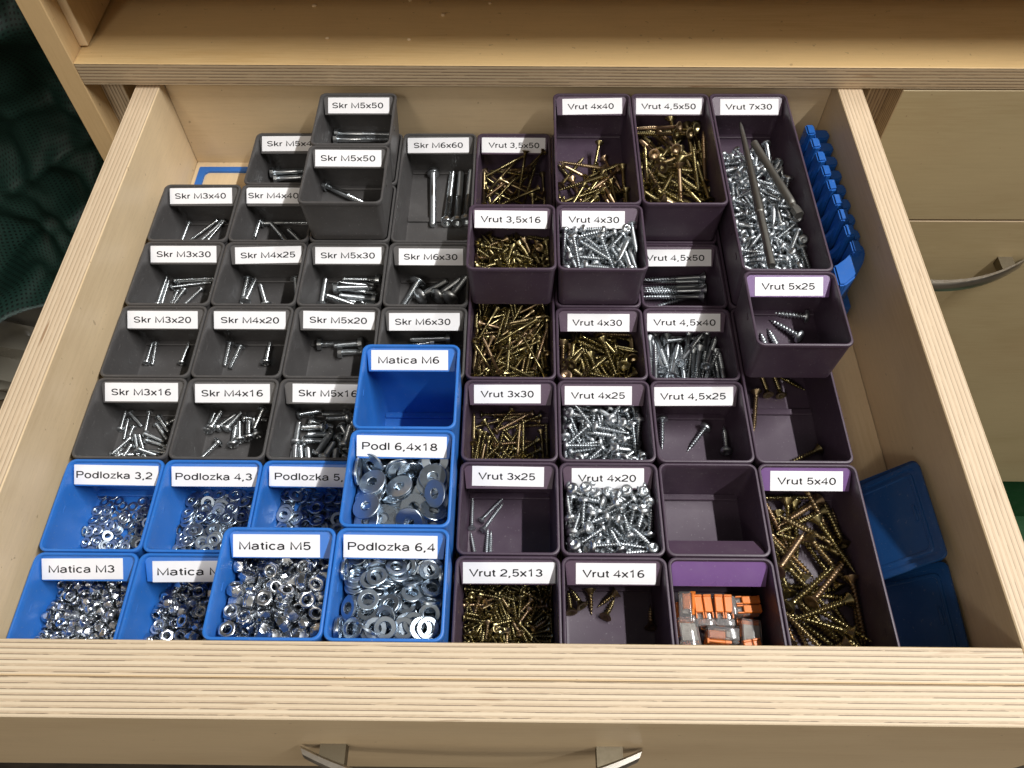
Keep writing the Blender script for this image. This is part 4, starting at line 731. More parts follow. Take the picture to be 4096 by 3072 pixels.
37,1,261,1610,-629,0,-99,-3,0,37,1,376,1699,-660,5,25,-96,-7,37,0,419,1217,-629,70,0,0,-70,37,1,460,1481,-653,12,97,-11,6,37,1,423,1610,-634,88,6,-6,-45,37,1,457,1787,-657,58,0,0,80,
37,0,617,1228,-652,89,12,10,-41,37,1,684,1439,-645,97,9,6,14,37,1,603,1623,-634,27,-18,9,93,37,1,683,1836,-629,0,65,75,0,37,0,795,1278,-645,20,94,-22,-8,37,1,713,1446,-633,10,-92,-35,3,
37,0,784,1544,-640,5,99,-7,3,37,0,795,1798,-646,12,-1,9,-98,37,0,892,1209,-643,0,98,-16,0,37,0,951,1440,-639,76,10,8,62,37,0,952,1693,-642,12,71,-68,-6,37,0,826,1968,-670,0,-20,-97,0,
37,0,128,1265,-642,0,70,-70,2,37,1,129,1427,-634,12,-2,98,2,37,0,150,1611,-643,0,-86,-48,0,37,1,129,1711,-634,18,97,-2,8,37,0,250,1208,-629,97,15,-6,-10,37,1,223,1575,-615,65,0,0,-75,
37,1,340,1526,-643,22,-18,-94,-10,37,1,181,1937,-659,87,-3,-10,-46,37,0,428,1255,-615,0,51,85,0,37,1,350,1632,-602,8,-55,82,-3,37,1,419,1609,-621,8,-39,91,-1,37,1,450,1744,-642,32,0,1,-94,
37,0,564,1221,-636,38,3,15,-90,37,1,576,1473,-636,92,0,-18,32,37,1,535,1661,-637,8,11,98,-3,37,1,613,1957,-670,11,0,0,-98,37,0,818,1302,-646,18,34,-90,12,37,0,833,1458,-622,14,0,5,-98,
37,0,741,1680,-662,7,-90,41,0,37,0,801,1780,-635,8,-95,25,5,37,0,953,1209,-629,11,-13,1,-98,37,0,952,1371,-628,86,-4,13,-47,37,0,952,1608,-626,10,11,-6,98,37,1,746,1677,-637,13,-97,-8,-10,
37,0,128,1308,-630,68,-2,0,72,37,1,129,1430,-620,12,-19,96,0,37,1,142,1602,-629,86,0,0,-49,37,1,252,2031,-670,95,0,0,-28,37,0,167,1207,-614,0,21,-96,-14,37,1,426,1382,-618,7,28,95,5,
37,1,349,1512,-636,96,12,21,-7,37,1,247,1819,-639,6,-52,84,0,37,0,514,1209,-612,64,18,-3,73,37,1,441,1403,-629,7,-80,57,-5,37,1,398,1618,-610,86,6,-5,-48,37,1,346,1950,-660,71,-9,-2,69,
37,0,620,1221,-624,17,-3,-97,-13,37,1,582,1382,-628,11,-97,12,-7,37,1,485,1714,-627,83,0,-2,-54,37,1,573,1764,-649,83,16,-9,-51,37,0,725,1331,-635,12,9,-17,-96,37,1,743,1416,-616,93,5,-6,33,
37,1,767,1562,-629,7,2,-6,-99,37,0,841,1735,-631,8,-91,38,6,37,0,953,1288,-615,12,11,-98,-1,37,0,952,1408,-612,8,67,-71,-11,37,0,935,1536,-641,25,-5,27,92,37,0,909,1835,-648,64,-7,2,75,
37,0,130,1207,-626,62,11,-9,75,37,1,214,1324,-616,1,-59,-80,2,37,1,142,1548,-607,0,-72,-66,-16,37,1,129,2031,-662,36,3,-7,-92,37,0,401,1284,-601,19,0,0,-97,37,1,246,1448,-629,98,0,0,-13,
    ],
    5: [
38,0,1235,1247,-669,6,0,0,99,38,0,1242,1502,-669,22,0,0,-96,38,1,1334,1944,-658,6,-16,97,-4,38,0,1421,1227,-668,0,-22,96,0,38,0,1518,1500,-669,54,0,0,83,38,0,1608,1650,-669,15,0,0,98,
38,0,1729,1253,-669,0,-98,14,0,38,0,1720,1495,-669,0,-99,-5,0,38,0,1778,1647,-669,99,0,0,7,38,0,2008,1257,-669,54,0,0,83,38,0,1979,1374,-649,12,98,-5,-6,38,0,1973,1686,-669,38,0,0,92,
38,0,1278,1260,-651,0,66,-74,0,38,0,1289,1478,-651,90,0,0,-41,38,0,1360,1783,-657,83,-1,-8,53,38,0,1573,1263,-669,95,0,0,-27,38,0,1492,1530,-651,0,-69,71,0,38,0,1542,1771,-659,7,92,35,-1,
38,0,1770,1265,-651,0,-88,-45,0,38,0,1675,1560,-651,0,44,88,0,38,0,1823,1762,-656,72,-5,-7,-68,38,0,1984,1226,-651,50,0,0,-86,38,0,1875,1530,-668,54,0,0,-83,38,0,1992,1839,-669,53,0,0,84,
38,0,1229,1231,-634,59,0,0,-80,38,0,1243,1499,-634,0,89,-44,0,38,0,1287,1738,-653,72,-5,-10,67,38,0,1623,1226,-651,14,0,0,98,38,0,1403,1389,-668,99,0,0,0,38,0,1440,1885,-669,0,-87,-48,0,
38,0,1795,1226,-634,0,-35,93,0,38,0,1793,1569,-638,8,-7,-4,-98,38,0,1671,2015,-669,0,-26,95,0,38,0,1948,1224,-634,0,22,-97,0,38,0,1988,1657,-651,0,-2,99,0,38,0,1970,1808,-651,2,0,0,99,
38,0,1225,1242,-616,69,0,0,71,38,0,1225,1442,-616,0,34,-93,0,38,0,1254,1985,-654,10,47,87,1,38,0,1642,1225,-634,96,0,0,23,38,0,1611,1572,-634,17,0,0,-97,38,0,1477,2014,-659,1,-14,-98,6,
38,0,1759,1321,-622,43,-13,5,88,38,0,1842,1612,-632,6,-11,-98,6,38,0,1698,1711,-641,1,88,-44,8,38,0,1909,1226,-616,0,83,-54,0,38,0,2015,1557,-643,16,-97,11,6,38,0,2009,1800,-634,0,-25,-96,0,
38,0,1226,1276,-599,0,45,-88,0,38,0,1225,1432,-599,0,-7,-99,0,38,1,1226,2014,-644,37,7,-7,-91,38,0,1499,1277,-641,77,3,-6,-61,38,1,1448,1668,-616,33,66,-63,22,38,1,1468,2015,-641,41,-4,-5,-90,
38,0,1739,1296,-602,62,0,-14,-76,38,0,1882,1642,-622,42,3,7,89,38,0,1643,1685,-619,89,-3,1,44,38,0,1873,1224,-599,0,89,-43,0,38,0,1994,1521,-636,6,-53,82,16,38,0,2014,1771,-616,41,0,0,90,
38,0,1260,1285,-582,0,95,-28,0,38,0,1225,1665,-652,11,-15,97,2,38,1,1226,1834,-642,3,86,47,10,38,0,1417,1321,-636,71,-7,-4,69,38,0,1408,1473,-634,76,0,0,64,38,0,1664,1863,-669,2,0,0,99,
38,0,1655,1277,-596,97,-9,-11,-16,38,0,1874,1682,-607,18,-7,-4,-97,38,0,1815,1844,-652,64,-9,6,75,38,0,2018,1231,-613,4,97,1,-21,38,0,2015,1504,-625,17,-97,10,6,38,0,2015,1762,-599,0,72,68,0,
38,0,1225,1312,-564,84,0,0,-52,38,0,1334,1550,-615,64,-2,4,75,38,1,1157,1567,-602,50,50,50,50,38,0,1347,1349,-621,63,6,-1,-77,38,0,1514,1560,-616,0,-26,95,0,38,1,1607,1955,-629,9,-60,-78,-12,
38,0,1863,1370,-669,0,-77,63,0,38,1,1863,1761,-595,84,-6,2,-51,38,0,1721,1824,-635,4,9,98,-10,38,0,2019,1238,-595,16,-52,-81,15,38,0,1996,1475,-615,22,8,-16,95,38,0,2015,1910,-631,22,91,-30,14,
38,1,1226,1326,-547,0,5,-99,0,38,0,1288,1517,-587,60,-8,-3,-78,38,1,1225,1938,-621,33,-9,-2,93,38,0,1397,1224,-622,10,4,16,-97,38,0,1453,1457,-604,2,-25,-95,-8,38,1,1549,1908,-625,1,-1,97,17,
38,0,1843,1234,-572,88,4,5,44,38,0,1703,1424,-649,3,-22,96,12,38,0,1867,1873,-637,98,-10,-4,-6,38,0,2008,1325,-567,86,5,13,47,38,0,2014,1390,-612,27,7,-5,95,38,0,2014,1769,-582,0,89,-44,0,
38,1,1261,1417,-533,98,-7,5,5,38,0,1355,1572,-584,63,-1,9,76,38,1,1361,2014,-616,5,88,-46,-1,38,1,1464,1412,-549,1,7,-10,98,38,1,1365,1370,-597,4,-94,-31,-5,38,1,1669,1691,-588,13,17,-97,4,
38,0,1869,1229,-558,5,-79,-59,4,38,0,1592,1410,-641,14,-58,78,6,38,0,1825,2014,-669,0,92,37,0,38,0,1901,1443,-576,45,-12,2,87,38,0,2014,1391,-595,56,8,-2,81,38,0,2015,1945,-631,3,34,-89,26,
38,0,1327,1223,-573,20,6,-95,-21,38,1,1238,1479,-559,60,-8,-3,-78,38,1,1396,1921,-608,0,-35,88,29,38,0,1638,1303,-587,89,-13,-4,41,38,1,1509,1542,-582,11,8,8,98,38,1,1577,1878,-617,12,-61,76,13,
38,0,1772,1375,-597,58,-8,-19,-77,38,0,1610,1379,-629,5,-75,-63,-14,38,1,1890,2026,-602,5,20,-92,31,38,0,2083,1226,-533,69,-9,69,-9,38,0,2008,1391,-551,12,-44,-88,8,38,0,1978,2017,-643,7,2,97,-16,
38,0,1364,1224,-567,2,-77,55,30,38,0,1301,1561,-559,5,7,-98,7,38,0,1225,1774,-627,92,7,-8,-34,38,0,1400,1224,-566,48,-11,28,-81,38,1,1588,1630,-587,97,-3,8,20,38,1,1544,1836,-611,13,-37,90,17,
38,0,1756,1400,-590,20,95,19,1,38,1,1714,1545,-609,27,5,0,-95,38,0,1786,2004,-651,25,0,0,96,38,0,1874,1256,-540,97,0,6,-18,38,1,1830,1729,-559,25,-13,-6,-95,38,0,2015,2016,-618,17,97,10,5,
38,1,1313,1424,-521,63,-1,9,76,38,1,1360,1566,-548,23,3,8,96,38,1,1395,1784,-623,8,-36,-92,1,38,1,1517,1392,-597,2,-67,72,12,38,1,1467,1385,-573,26,-4,12,-95,38,1,1545,1804,-607,17,-59,76,13,
38,0,1628,1318,-574,52,2,-14,-83,38,0,1855,1415,-636,1,-89,42,-13,38,1,1632,2016,-651,89,0,0,43,38,1,1647,1478,-585,49,7,-1,-85,38,0,2014,1621,-598,14,77,60,-7,38,1,1912,1904,-607,69,4,-15,-70,
38,0,1225,1223,-531,0,-59,-77,-21,38,1,1237,1659,-555,13,97,8,12,38,0,1238,1700,-612,3,82,54,10,38,0,1489,1270,-575,93,13,28,-14,38,1,1579,1566,-559,1,19,-97,-5,38,1,1374,1717,-567,2,-63,76,-9,
38,1,1589,1432,-535,9,-3,18,-97,38,0,1768,1519,-587,90,-1,-5,42,38,0,1724,1836,-620,97,-11,-1,18,38,0,2000,1256,-542,6,-92,30,18,38,1,1940,1629,-579,87,-10,5,47,38,1,1874,1932,-604,4,94,-26,15,
38,1,1312,1532,-521,15,3,8,97,38,1,1224,1711,-554,17,82,53,4,38,1,1226,1742,-593,20,11,1,-96,38,0,1503,1224,-581,93,20,24,11,38,1,1558,1561,-541,0,29,-94,-5,38,1,1392,1825,-603,57,7,2,81,
38,0,1696,1325,-544,10,94,28,-1,38,1,1783,1625,-571,48,-3,-7,-86,38,1,1517,1698,-578,50,2,-26,-82,38,0,1999,1226,-530,91,16,10,34,38,1,1976,1767,-564,80,0,0,-59,38,1,1697,2016,-602,77,4,8,62,
38,1,1366,1537,-509,6,95,25,-6,38,1,1224,1770,-551,8,-33,92,-16,38,1,1225,1965,-604,55,-9,-4,82,38,0,1637,1204,-560,20,-51,-73,-37,38,1,1608,1462,-544,77,17,-7,59,38,1,1693,1840,-580,82,-6,0,55,
38,1,1721,1362,-530,9,99,4,1,38,1,1728,1692,-565,64,-6,6,75,38,1,1726,1849,-605,11,91,38,-1,38,0,2015,1355,-515,65,2,20,72,38,0,1997,1481,-539,80,-13,23,53,38,1,1514,2017,-601,9,76,-60,18,
38,0,1225,1223,-512,4,40,88,20,38,1,1226,1923,-567,4,95,28,9,38,1,1224,1943,-586,9,-11,98,-3,38,1,1538,1307,-534,86,8,8,48,38,1,1675,1712,-549,7,87,47,0,38,1,1482,1711,-576,18,94,-17,19,
38,0,1769,1478,-556,9,-94,29,6,38,1,1819,1925,-590,92,-8,-11,-34,38,1,1748,2014,-634,50,0,0,-85,38,0,2082,1500,-542,34,-61,34,-61,
    ],
    6: [
39,0,2350,1302,-667,99,0,0,8,39,0,2347,1472,-667,0,-80,-58,0,39,0,2314,1819,-667,5,0,0,-99,39,0,2586,1254,-667,0,-99,7,0,39,0,2594,1553,-667,39,0,0,-91,39,0,2638,1717,-667,0,80,-58,0,
39,0,2816,1233,-667,0,2,99,0,39,0,2811,1497,-667,95,0,0,-29,39,1,2836,1730,-667,0,70,70,0,39,0,3066,1279,-667,85,0,0,-50,39,0,3005,1548,-667,0,42,89,0,39,0,3002,1766,-667,75,0,0,-64,
39,0,2471,1371,-646,0,-69,-71,0,39,0,2314,1449,-646,95,0,0,29,39,1,2478,1781,-667,0,24,-96,0,39,0,2683,1349,-654,6,97,-20,-4,39,0,2589,1492,-646,31,0,0,94,39,1,2531,1854,-644,10,93,-32,-10,
39,0,2845,1270,-646,0,38,92,0,39,0,2812,1516,-646,0,71,-69,0,39,1,2854,1690,-646,71,0,0,69,39,0,3027,1239,-646,0,-63,76,0,39,1,2973,1569,-646,98,0,0,-15,39,0,3006,1764,-646,96,0,0,-22,
39,0,2360,1241,-646,63,0,0,-76,39,0,2461,1526,-614,46,17,-9,-85,39,0,2433,1618,-667,41,0,0,90,39,0,2710,1383,-626,0,-69,71,1,39,0,2590,1504,-625,0,-19,-97,0,39,0,2628,1666,-646,98,0,0,-16,
39,0,2846,1279,-625,99,0,0,-5,39,0,2805,1533,-625,0,23,96,0,39,0,2786,1892,-667,56,0,0,82,39,0,2972,1231,-593,95,-18,9,-20,39,1,2923,1719,-597,11,4,-97,-14,39,0,3024,1935,-667,0,-41,-90,0,
39,0,2373,1234,-625,74,0,0,-65,39,1,2499,1692,-613,2,-94,29,-9,39,1,2332,2007,-667,0,64,-76,0,39,0,2629,1297,-617,6,-94,-24,-17,39,0,2620,1485,-604,42,0,0,-90,39,1,2668,1776,-634,32,-13,-10,-92,
39,0,2797,1283,-603,2,22,97,0,39,0,2784,1523,-604,80,0,0,59,39,1,2834,1791,-627,9,31,93,-6,39,0,3015,1262,-589,91,-22,8,-31,39,1,2941,1593,-605,98,7,10,-2,39,0,2987,1865,-629,0,0,10,98,
39,0,2313,1235,-604,53,-1,0,84,39,1,2442,1736,-603,90,-5,-8,40,39,1,2332,1716,-646,0,-99,9,0,39,0,2591,1248,-617,17,-75,62,-5,39,0,2618,1463,-584,0,-95,29,0,39,0,2512,1654,-631,97,1,-9,-19,
39,0,2916,1404,-616,2,-36,-92,9,39,0,2764,1586,-584,8,0,0,-99,39,1,2791,1796,-613,11,93,32,4,39,0,3087,1404,-626,82,-11,23,49,39,0,3087,1714,-629,18,-93,-24,14,39,0,2920,1996,-642,14,97,-13,5,
39,0,2328,1424,-625,0,-26,95,0,39,0,2429,1513,-586,29,-8,-7,94,39,1,2315,1627,-626,14,-87,46,1,39,0,2540,1247,-611,8,45,86,16,39,0,2617,1500,-563,90,0,0,42,39,1,2614,1910,-640,66,-3,16,72,
39,0,2792,1332,-582,85,0,-2,-50,39,1,2755,1597,-563,66,0,0,-74,39,1,2770,1788,-593,19,-8,8,96,39,0,3080,1357,-626,26,77,-57,1,39,0,3088,1678,-618,72,23,4,64,39,0,3087,1970,-639,97,-12,12,9,
39,0,2314,1234,-583,7,1,0,-99,39,0,2395,1396,-584,62,-4,-11,76,39,1,2314,1842,-633,10,98,-5,1,39,0,2482,1235,-591,8,-7,98,2,39,0,2596,1472,-542,28,0,0,-95,39,1,2697,1634,-618,1,67,-70,-21,
39,0,2737,1346,-564,1,98,15,2,39,1,2734,1573,-542,83,0,0,-54,39,1,2751,1988,-649,1,6,98,-11,39,0,3065,1426,-605,22,9,24,93,39,0,3090,1587,-623,14,-16,16,-95,39,0,3086,2007,-627,15,96,-16,-9,
39,0,2315,1241,-563,73,0,-1,-67,39,0,2312,1530,-589,17,-29,92,-14,39,1,2315,1917,-627,22,-3,-11,-96,39,0,2635,1291,-548,16,-7,97,10,39,0,2600,1455,-521,0,-99,4,0,39,1,2627,1877,-611,61,-15,-5,-76,
39,0,2743,1387,-544,8,-2,1,99,39,1,2710,1680,-528,49,-10,10,85,39,1,2748,1765,-570,46,2,-11,-87,39,0,3067,1431,-584,14,11,23,95,39,0,3090,1633,-586,16,-95,-13,16,39,0,3086,1841,-588,85,-2,12,49,
39,0,2313,1268,-542,52,0,-1,-84,39,1,2309,1579,-576,91,-14,-17,34,39,1,2529,2081,-593,70,70,2,-2,39,0,2482,1235,-569,14,-7,-4,98,39,1,2574,1640,-559,98,-12,-6,-5,39,1,2600,1976,-616,18,29,89,-28,
39,0,2808,1251,-553,78,23,-6,56,39,1,2675,1842,-546,0,26,-95,13,39,1,2672,1840,-567,17,1,-13,-97,39,0,3067,1457,-573,16,92,28,-20,39,0,3090,1612,-569,80,22,8,54,39,0,3087,2006,-603,13,97,9,-12,
39,0,2313,1237,-521,1,-13,98,0,39,1,2314,1750,-576,53,4,4,-83,39,1,2315,1809,-590,6,-88,44,1,39,0,2486,1255,-546,92,6,-6,-36,39,0,2423,1234,-488,87,3,11,-45,39,1,2640,2019,-615,23,43,82,-24,
39,0,2809,1230,-540,14,-27,-92,-19,39,1,2885,1505,-573,55,20,1,80,39,1,2827,2081,-594,70,-70,0,0,39,0,3161,1463,-570,8,-70,8,-70,39,0,3085,1590,-550,21,-87,-41,11,39,1,2895,1987,-619,22,-6,13,96,
39,0,2314,1301,-500,1,17,98,0,39,1,2312,2005,-584,83,-10,-6,-52,39,1,2315,2007,-627,10,88,43,-5,39,0,2482,1237,-527,8,-72,67,-4,39,1,2840,1862,-580,61,-19,29,70,39,1,2492,1988,-619,25,12,93,-17,
39,0,2955,1313,-542,15,26,-94,1,39,0,2906,1462,-567,94,5,19,-25,39,0,2805,1229,-517,23,13,-19,93,39,0,3161,1234,-588,53,45,-53,-45,39,0,3069,1549,-533,23,-59,-76,0,39,1,2783,1988,-608,24,-14,13,94,
39,0,2309,1402,-569,54,-8,-25,79,39,1,2313,1747,-556,6,-93,32,0,39,1,2314,2006,-605,65,-8,9,74,39,0,2642,1226,-508,26,-62,-72,-12,39,0,2579,1438,-500,37,0,0,92,39,1,2405,2002,-566,11,95,-3,-26,
39,0,3071,1251,-558,12,82,-51,-19,39,0,2908,1390,-557,20,-27,-93,-3,
    ],
    7: [
41,0,3868,1646,149,84,-4,-6,-53,41,0,4084,1664,177,86,-11,-1,-48,41,0,3451,1869,163,2,56,-82,0,41,0,4091,1713,194,7,88,45,-9,41,0,3550,1845,187,5,-2,-1,-99,41,0,4111,1815,198,98,-11,3,-11,
41,0,3452,1419,189,99,5,-1,-4,41,0,4082,1873,216,2,54,82,-11,41,0,3452,1313,207,75,4,2,-64,41,1,4109,1894,238,37,-8,-8,-91,41,0,3452,1290,233,3,-76,-63,-4,41,0,4108,1749,291,18,-97,-12,-2,
41,0,4110,1531,235,14,-71,-67,-13,41,0,3832,1291,165,6,-95,-26,10,41,0,4103,1415,219,97,18,2,-9,41,0,3895,1289,179,9,-77,-61,7,41,0,4110,1321,212,17,-91,34,7,41,0,3494,1952,238,41,-12,-29,-84,
41,0,4038,1287,228,13,-69,68,13,41,0,3502,2012,401,83,-49,-13,-20,41,1,3834,1571,200,10,-7,98,1,41,0,3664,1163,319,43,-43,55,55,41,0,3710,1972,249,41,-1,83,36,41,0,3830,2077,284,46,46,53,-53,
41,1,3882,1264,412,12,-54,-75,-34,41,1,3520,1972,328,12,40,-85,29,41,1,4061,1375,292,74,14,-12,63,41,0,3735,1545,218,97,2,-7,-19,41,1,4111,1796,339,69,13,13,-68,41,0,3467,1301,262,4,-91,-39,-3,
41,0,3984,1925,163,96,6,11,19,41,0,3451,1531,248,5,15,-94,26,41,0,3871,1949,129,91,0,0,38,41,0,3450,1595,241,94,-27,5,12,41,1,4112,2077,258,50,-50,-49,-49,41,0,3620,1804,213,98,-1,2,-15,
41,1,3803,1941,276,54,-67,48,-9,41,0,3451,1769,245,40,9,-10,-89,41,1,4106,1755,353,5,-24,-94,-18,41,0,3452,1972,256,2,1,94,-31,41,1,4008,1994,321,73,-44,-38,-33,41,1,3513,1967,297,79,-26,-18,-51,
41,0,3930,2050,358,7,7,-70,70,41,1,3717,1866,355,71,52,-16,43,41,1,4011,1596,320,57,11,15,-79,41,1,3742,1841,355,45,-77,29,31,41,1,4111,1537,326,17,-92,32,6,41,1,3844,1831,343,55,-81,-15,3,
41,1,4100,1919,456,60,14,-16,76,41,0,3728,1621,254,4,-95,29,-4,41,1,3746,1654,389,91,-16,-7,35,41,1,3776,1386,260,68,8,5,-71,41,1,3323,1781,477,48,51,48,51,41,1,3732,1417,292,7,-90,-41,-6,
41,1,3750,1642,363,64,1,-18,-73,41,1,3654,1318,304,3,-26,95,8,41,1,3907,1446,348,12,-93,-31,-8,41,1,3546,1319,332,6,-68,-71,-6,41,1,4108,1262,303,89,33,-14,23,41,1,3612,1318,360,7,-80,58,5,
41,0,3932,1264,313,5,12,34,-92,41,1,3445,1289,372,11,59,77,18,41,1,3926,1264,348,26,-81,-44,-25,41,1,3686,1615,324,2,-61,76,-18,41,1,3898,1265,379,33,-73,56,13,41,0,3447,1722,278,13,10,98,-4,
41,1,4115,1375,422,48,-24,-10,-83,41,1,3440,1875,426,39,-83,-18,-34,41,1,4103,1647,403,3,0,99,4,41,1,3472,1651,320,13,22,96,-2,41,1,4067,1681,432,3,-5,99,4,41,1,3450,1571,356,96,-9,-11,21,
41,1,4091,1729,465,53,5,2,-83,41,1,3450,1653,373,11,-26,94,-10,41,1,3475,1678,440,13,10,98,-3,41,1,3450,1517,420,1,95,-26,13,41,1,4133,1517,526,69,-6,-39,59,41,1,3447,1399,460,13,10,98,-3,
    ],
    9: [
20,1,227,2378,-648,15,-67,12,-70,20,1,402,3025,-648,70,-67,-15,-12,20,1,556,2435,-648,23,-52,45,68,20,1,538,2792,-648,50,-63,-26,51,20,1,805,2381,-648,43,35,-59,57,20,1,752,2783,-648,71,66,17,-10,
20,1,215,2263,-648,70,-15,-67,12,20,1,214,2558,-648,14,-67,-13,70,20,1,508,2258,-648,70,12,-67,-15,20,1,411,2705,-648,71,62,29,3,20,1,772,2595,-648,53,-29,62,-48,20,1,982,2824,-648,38,-39,56,60,
20,1,350,2314,-606,55,56,-24,-55,20,1,348,2703,-648,28,0,68,-66,20,1,739,2387,-623,76,61,-11,16,20,1,602,2985,-648,69,-41,-55,-17,20,1,863,2379,-648,18,-10,68,69,20,1,812,2771,-648,10,-17,66,71,
20,1,215,2495,-648,12,-67,-15,70,20,1,248,3046,-648,59,-67,-14,40,20,1,668,2577,-624,73,-4,62,-25,20,1,862,3063,-648,45,20,66,55,20,1,923,2380,-648,71,66,-17,10,20,1,920,2864,-648,62,-54,-42,-36,
20,1,359,2383,-580,70,25,-65,-2,20,1,98,3022,-648,70,67,15,-12,20,1,486,2428,-647,65,68,10,29,20,1,581,2713,-648,53,29,-62,-48,20,1,981,2377,-648,70,67,12,-15,20,1,863,2621,-608,59,12,77,14,
20,1,282,2532,-595,62,-50,49,32,20,1,235,2811,-648,35,-42,-54,-62,20,1,672,2377,-648,69,68,-7,20,20,1,760,3065,-648,44,-18,-66,56,20,1,797,2468,-582,71,-10,-68,11,20,1,847,2751,-577,35,-51,-59,-50,
20,1,169,2475,-586,66,52,-50,17,20,1,210,2650,-594,64,-70,19,-20,20,1,558,2553,-588,19,-63,2,73,20,1,609,2878,-648,42,-67,16,58,20,1,692,2401,-573,46,-45,-58,47,20,1,980,2668,-576,5,8,65,-74,
20,1,183,2376,-569,45,65,32,-50,20,1,169,2910,-648,71,-67,-16,-12,
    ],
    10: [
24,2,1191,2992,-628,74,66,-5,0,24,3,1369,3007,-628,59,15,-64,45,24,4,1465,3007,-616,20,-13,-65,71,24,5,1518,2801,-628,27,17,64,-69,24,6,1574,2858,-616,63,48,46,-38,24,7,1726,3050,-628,73,-12,-65,8,
24,8,1699,2865,-574,54,57,-34,51,24,9,1781,2890,-562,12,35,-56,73,24,10,1274,2625,-628,35,-61,-25,-65,24,11,1829,2978,-484,67,-65,-10,-31,24,12,1264,2997,-580,72,58,-31,16,
    ],
    11: [
28,1,2520,2370,-630,11,58,35,-71,28,1,2562,2837,-630,60,-38,57,-40,28,1,2752,2487,-630,69,-43,53,21,28,1,3124,2985,-630,71,-67,-15,-12,28,1,2627,2276,-585,51,-45,64,-32,28,1,2278,2846,-630,59,57,-37,41,
28,1,3007,2278,-630,13,67,-15,-71,28,1,2854,2698,-630,44,-66,18,56,28,1,2699,2580,-586,72,44,-37,37,28,1,2705,3124,-630,61,39,56,38,28,1,2932,2395,-630,37,-55,-40,61,28,1,2952,2950,-630,29,47,-49,66,
28,1,2628,2667,-572,34,7,-80,46,28,1,2550,2984,-630,48,-61,-30,54,28,1,3124,2616,-630,71,-67,-15,-12,28,1,3027,3006,-588,27,3,62,-72,28,1,2477,2503,-577,60,49,-24,57,28,1,2514,2744,-630,70,-13,-67,14,
28,1,3016,2403,-543,58,67,20,39,28,1,2872,2842,-630,68,-45,-52,-23,28,1,2276,2458,-630,12,15,-67,71,28,1,2393,3122,-590,59,-18,-75,17,28,1,2813,2423,-524,40,35,59,-60,28,1,2906,2758,-539,65,58,-36,31,
28,1,2374,2526,-630,22,6,68,-68,28,1,2482,2911,-579,75,-11,61,-16,28,1,3109,2613,-532,29,-17,-62,-69,28,1,3025,2635,-593,54,59,-41,42,28,1,2324,2492,-549,9,17,-64,73,28,1,2774,3042,-565,45,52,35,62,
    ],
    12: [
21,2,161,4039,-643,72,68,3,0,21,10,229,4040,-643,57,-58,36,44,21,11,625,4039,-643,19,15,-66,70,
    ],
    13: [
25,2,1187,4029,-628,73,-67,1,0,25,10,1304,3984,-628,58,-43,51,44,25,11,1709,4038,-628,20,20,-64,70,
    ],
    14: [
29,2,2516,4190,-622,73,8,-67,0,29,11,2801,4058,-622,58,-36,-57,44,29,10,2752,4148,-574,19,64,22,70,
    ],
    15: [
30,2,3599,4168,-622,72,-13,67,0,30,11,3812,4217,-538,57,42,54,44,
    ],
    16: [
22,11,511,5268,-643,71,8,-68,0,22,8,476,5257,-601,57,-35,-59,43,22,6,439,5193,-643,19,-61,-31,69,22,3,248,4823,-643,26,-35,-59,-66,22,4,312,4837,-601,61,-67,-13,-37,22,5,469,4908,-643,71,-53,44,8,
22,10,104,5012,-643,52,49,-48,49,22,12,139,4942,-607,12,14,-67,71,22,2,101,5034,-583,33,32,61,-63,
    ],
    17: [
26,2,1208,5077,-624,73,-67,2,0,26,10,1284,5079,-624,58,48,-46,44,26,12,1480,4993,-624,20,41,-52,70,26,11,1917,5082,-624,27,-12,-66,-68,
    ],
    18: [
30,2,2291,5036,-622,72,68,2,0,30,6,2784,5283,-622,57,45,51,44,30,3,2725,5195,-622,19,68,8,69,30,12,2703,5077,-550,27,65,-20,-67,30,4,2746,5079,-622,62,26,-63,-37,30,5,2776,4961,-622,71,19,65,8,
30,10,2592,4850,-562,52,63,26,49,30,11,2874,4860,-622,12,68,-2,71,
    ],
    19: [
32,2,3485,5004,-591,75,-59,28,0,32,10,3768,5083,-591,60,9,-64,45,32,12,3983,5103,-591,20,-26,-59,72,32,11,4113,5067,-549,28,47,45,-69,
    ],
    20: [
23,2,123,6047,-643,71,-69,5,0,23,10,359,6126,-613,57,-15,67,43,23,12,445,6093,-643,19,21,66,69,23,11,534,6075,-619,26,-49,-48,-66,
    ],
    21: [
27,12,1537,6354,-630,72,5,-68,0,27,10,1571,6036,-570,57,68,1,43,27,11,1828,5988,-630,19,57,-37,69,27,2,1198,5996,-546,26,26,63,-66,
    ],
    22: [
31,11,1652,7435,-622,71,4,-69,0,31,2,1585,7364,-562,57,-34,-60,43,31,10,1639,7295,-622,19,-63,-27,69,
    ],
    23: [
31,13,2613,6174,70,71,-35,-59,0,
    ],
    24: [
31,11,2669,7446,70,71,1,-69,0,31,2,2668,7329,70,57,-38,-57,43,
    ],
    25: [
33,2,3668,6859,-610,71,-69,-4,0,33,10,3912,6867,-610,57,54,-43,43,33,12,4052,6868,-610,19,18,-66,69,33,11,4189,6900,-610,26,27,63,-66,
    ],
    26: [
0,0,4498,197,-616,64,-7,-67,-34,0,0,4487,389,-616,70,67,-10,17,0,0,4481,613,-616,36,-9,-67,63,0,0,4697,161,-616,37,67,-9,63,0,0,4653,402,-616,12,15,66,-71,0,0,4790,735,-616,13,-37,57,-71,
0,0,4990,321,-616,17,67,10,70,0,0,5050,456,-616,52,62,-27,50,0,0,4899,895,-616,8,-19,65,72,0,0,5211,184,-616,67,48,48,-27,0,0,5259,397,-616,67,68,1,-26,0,0,5274,752,-616,71,66,-12,15,
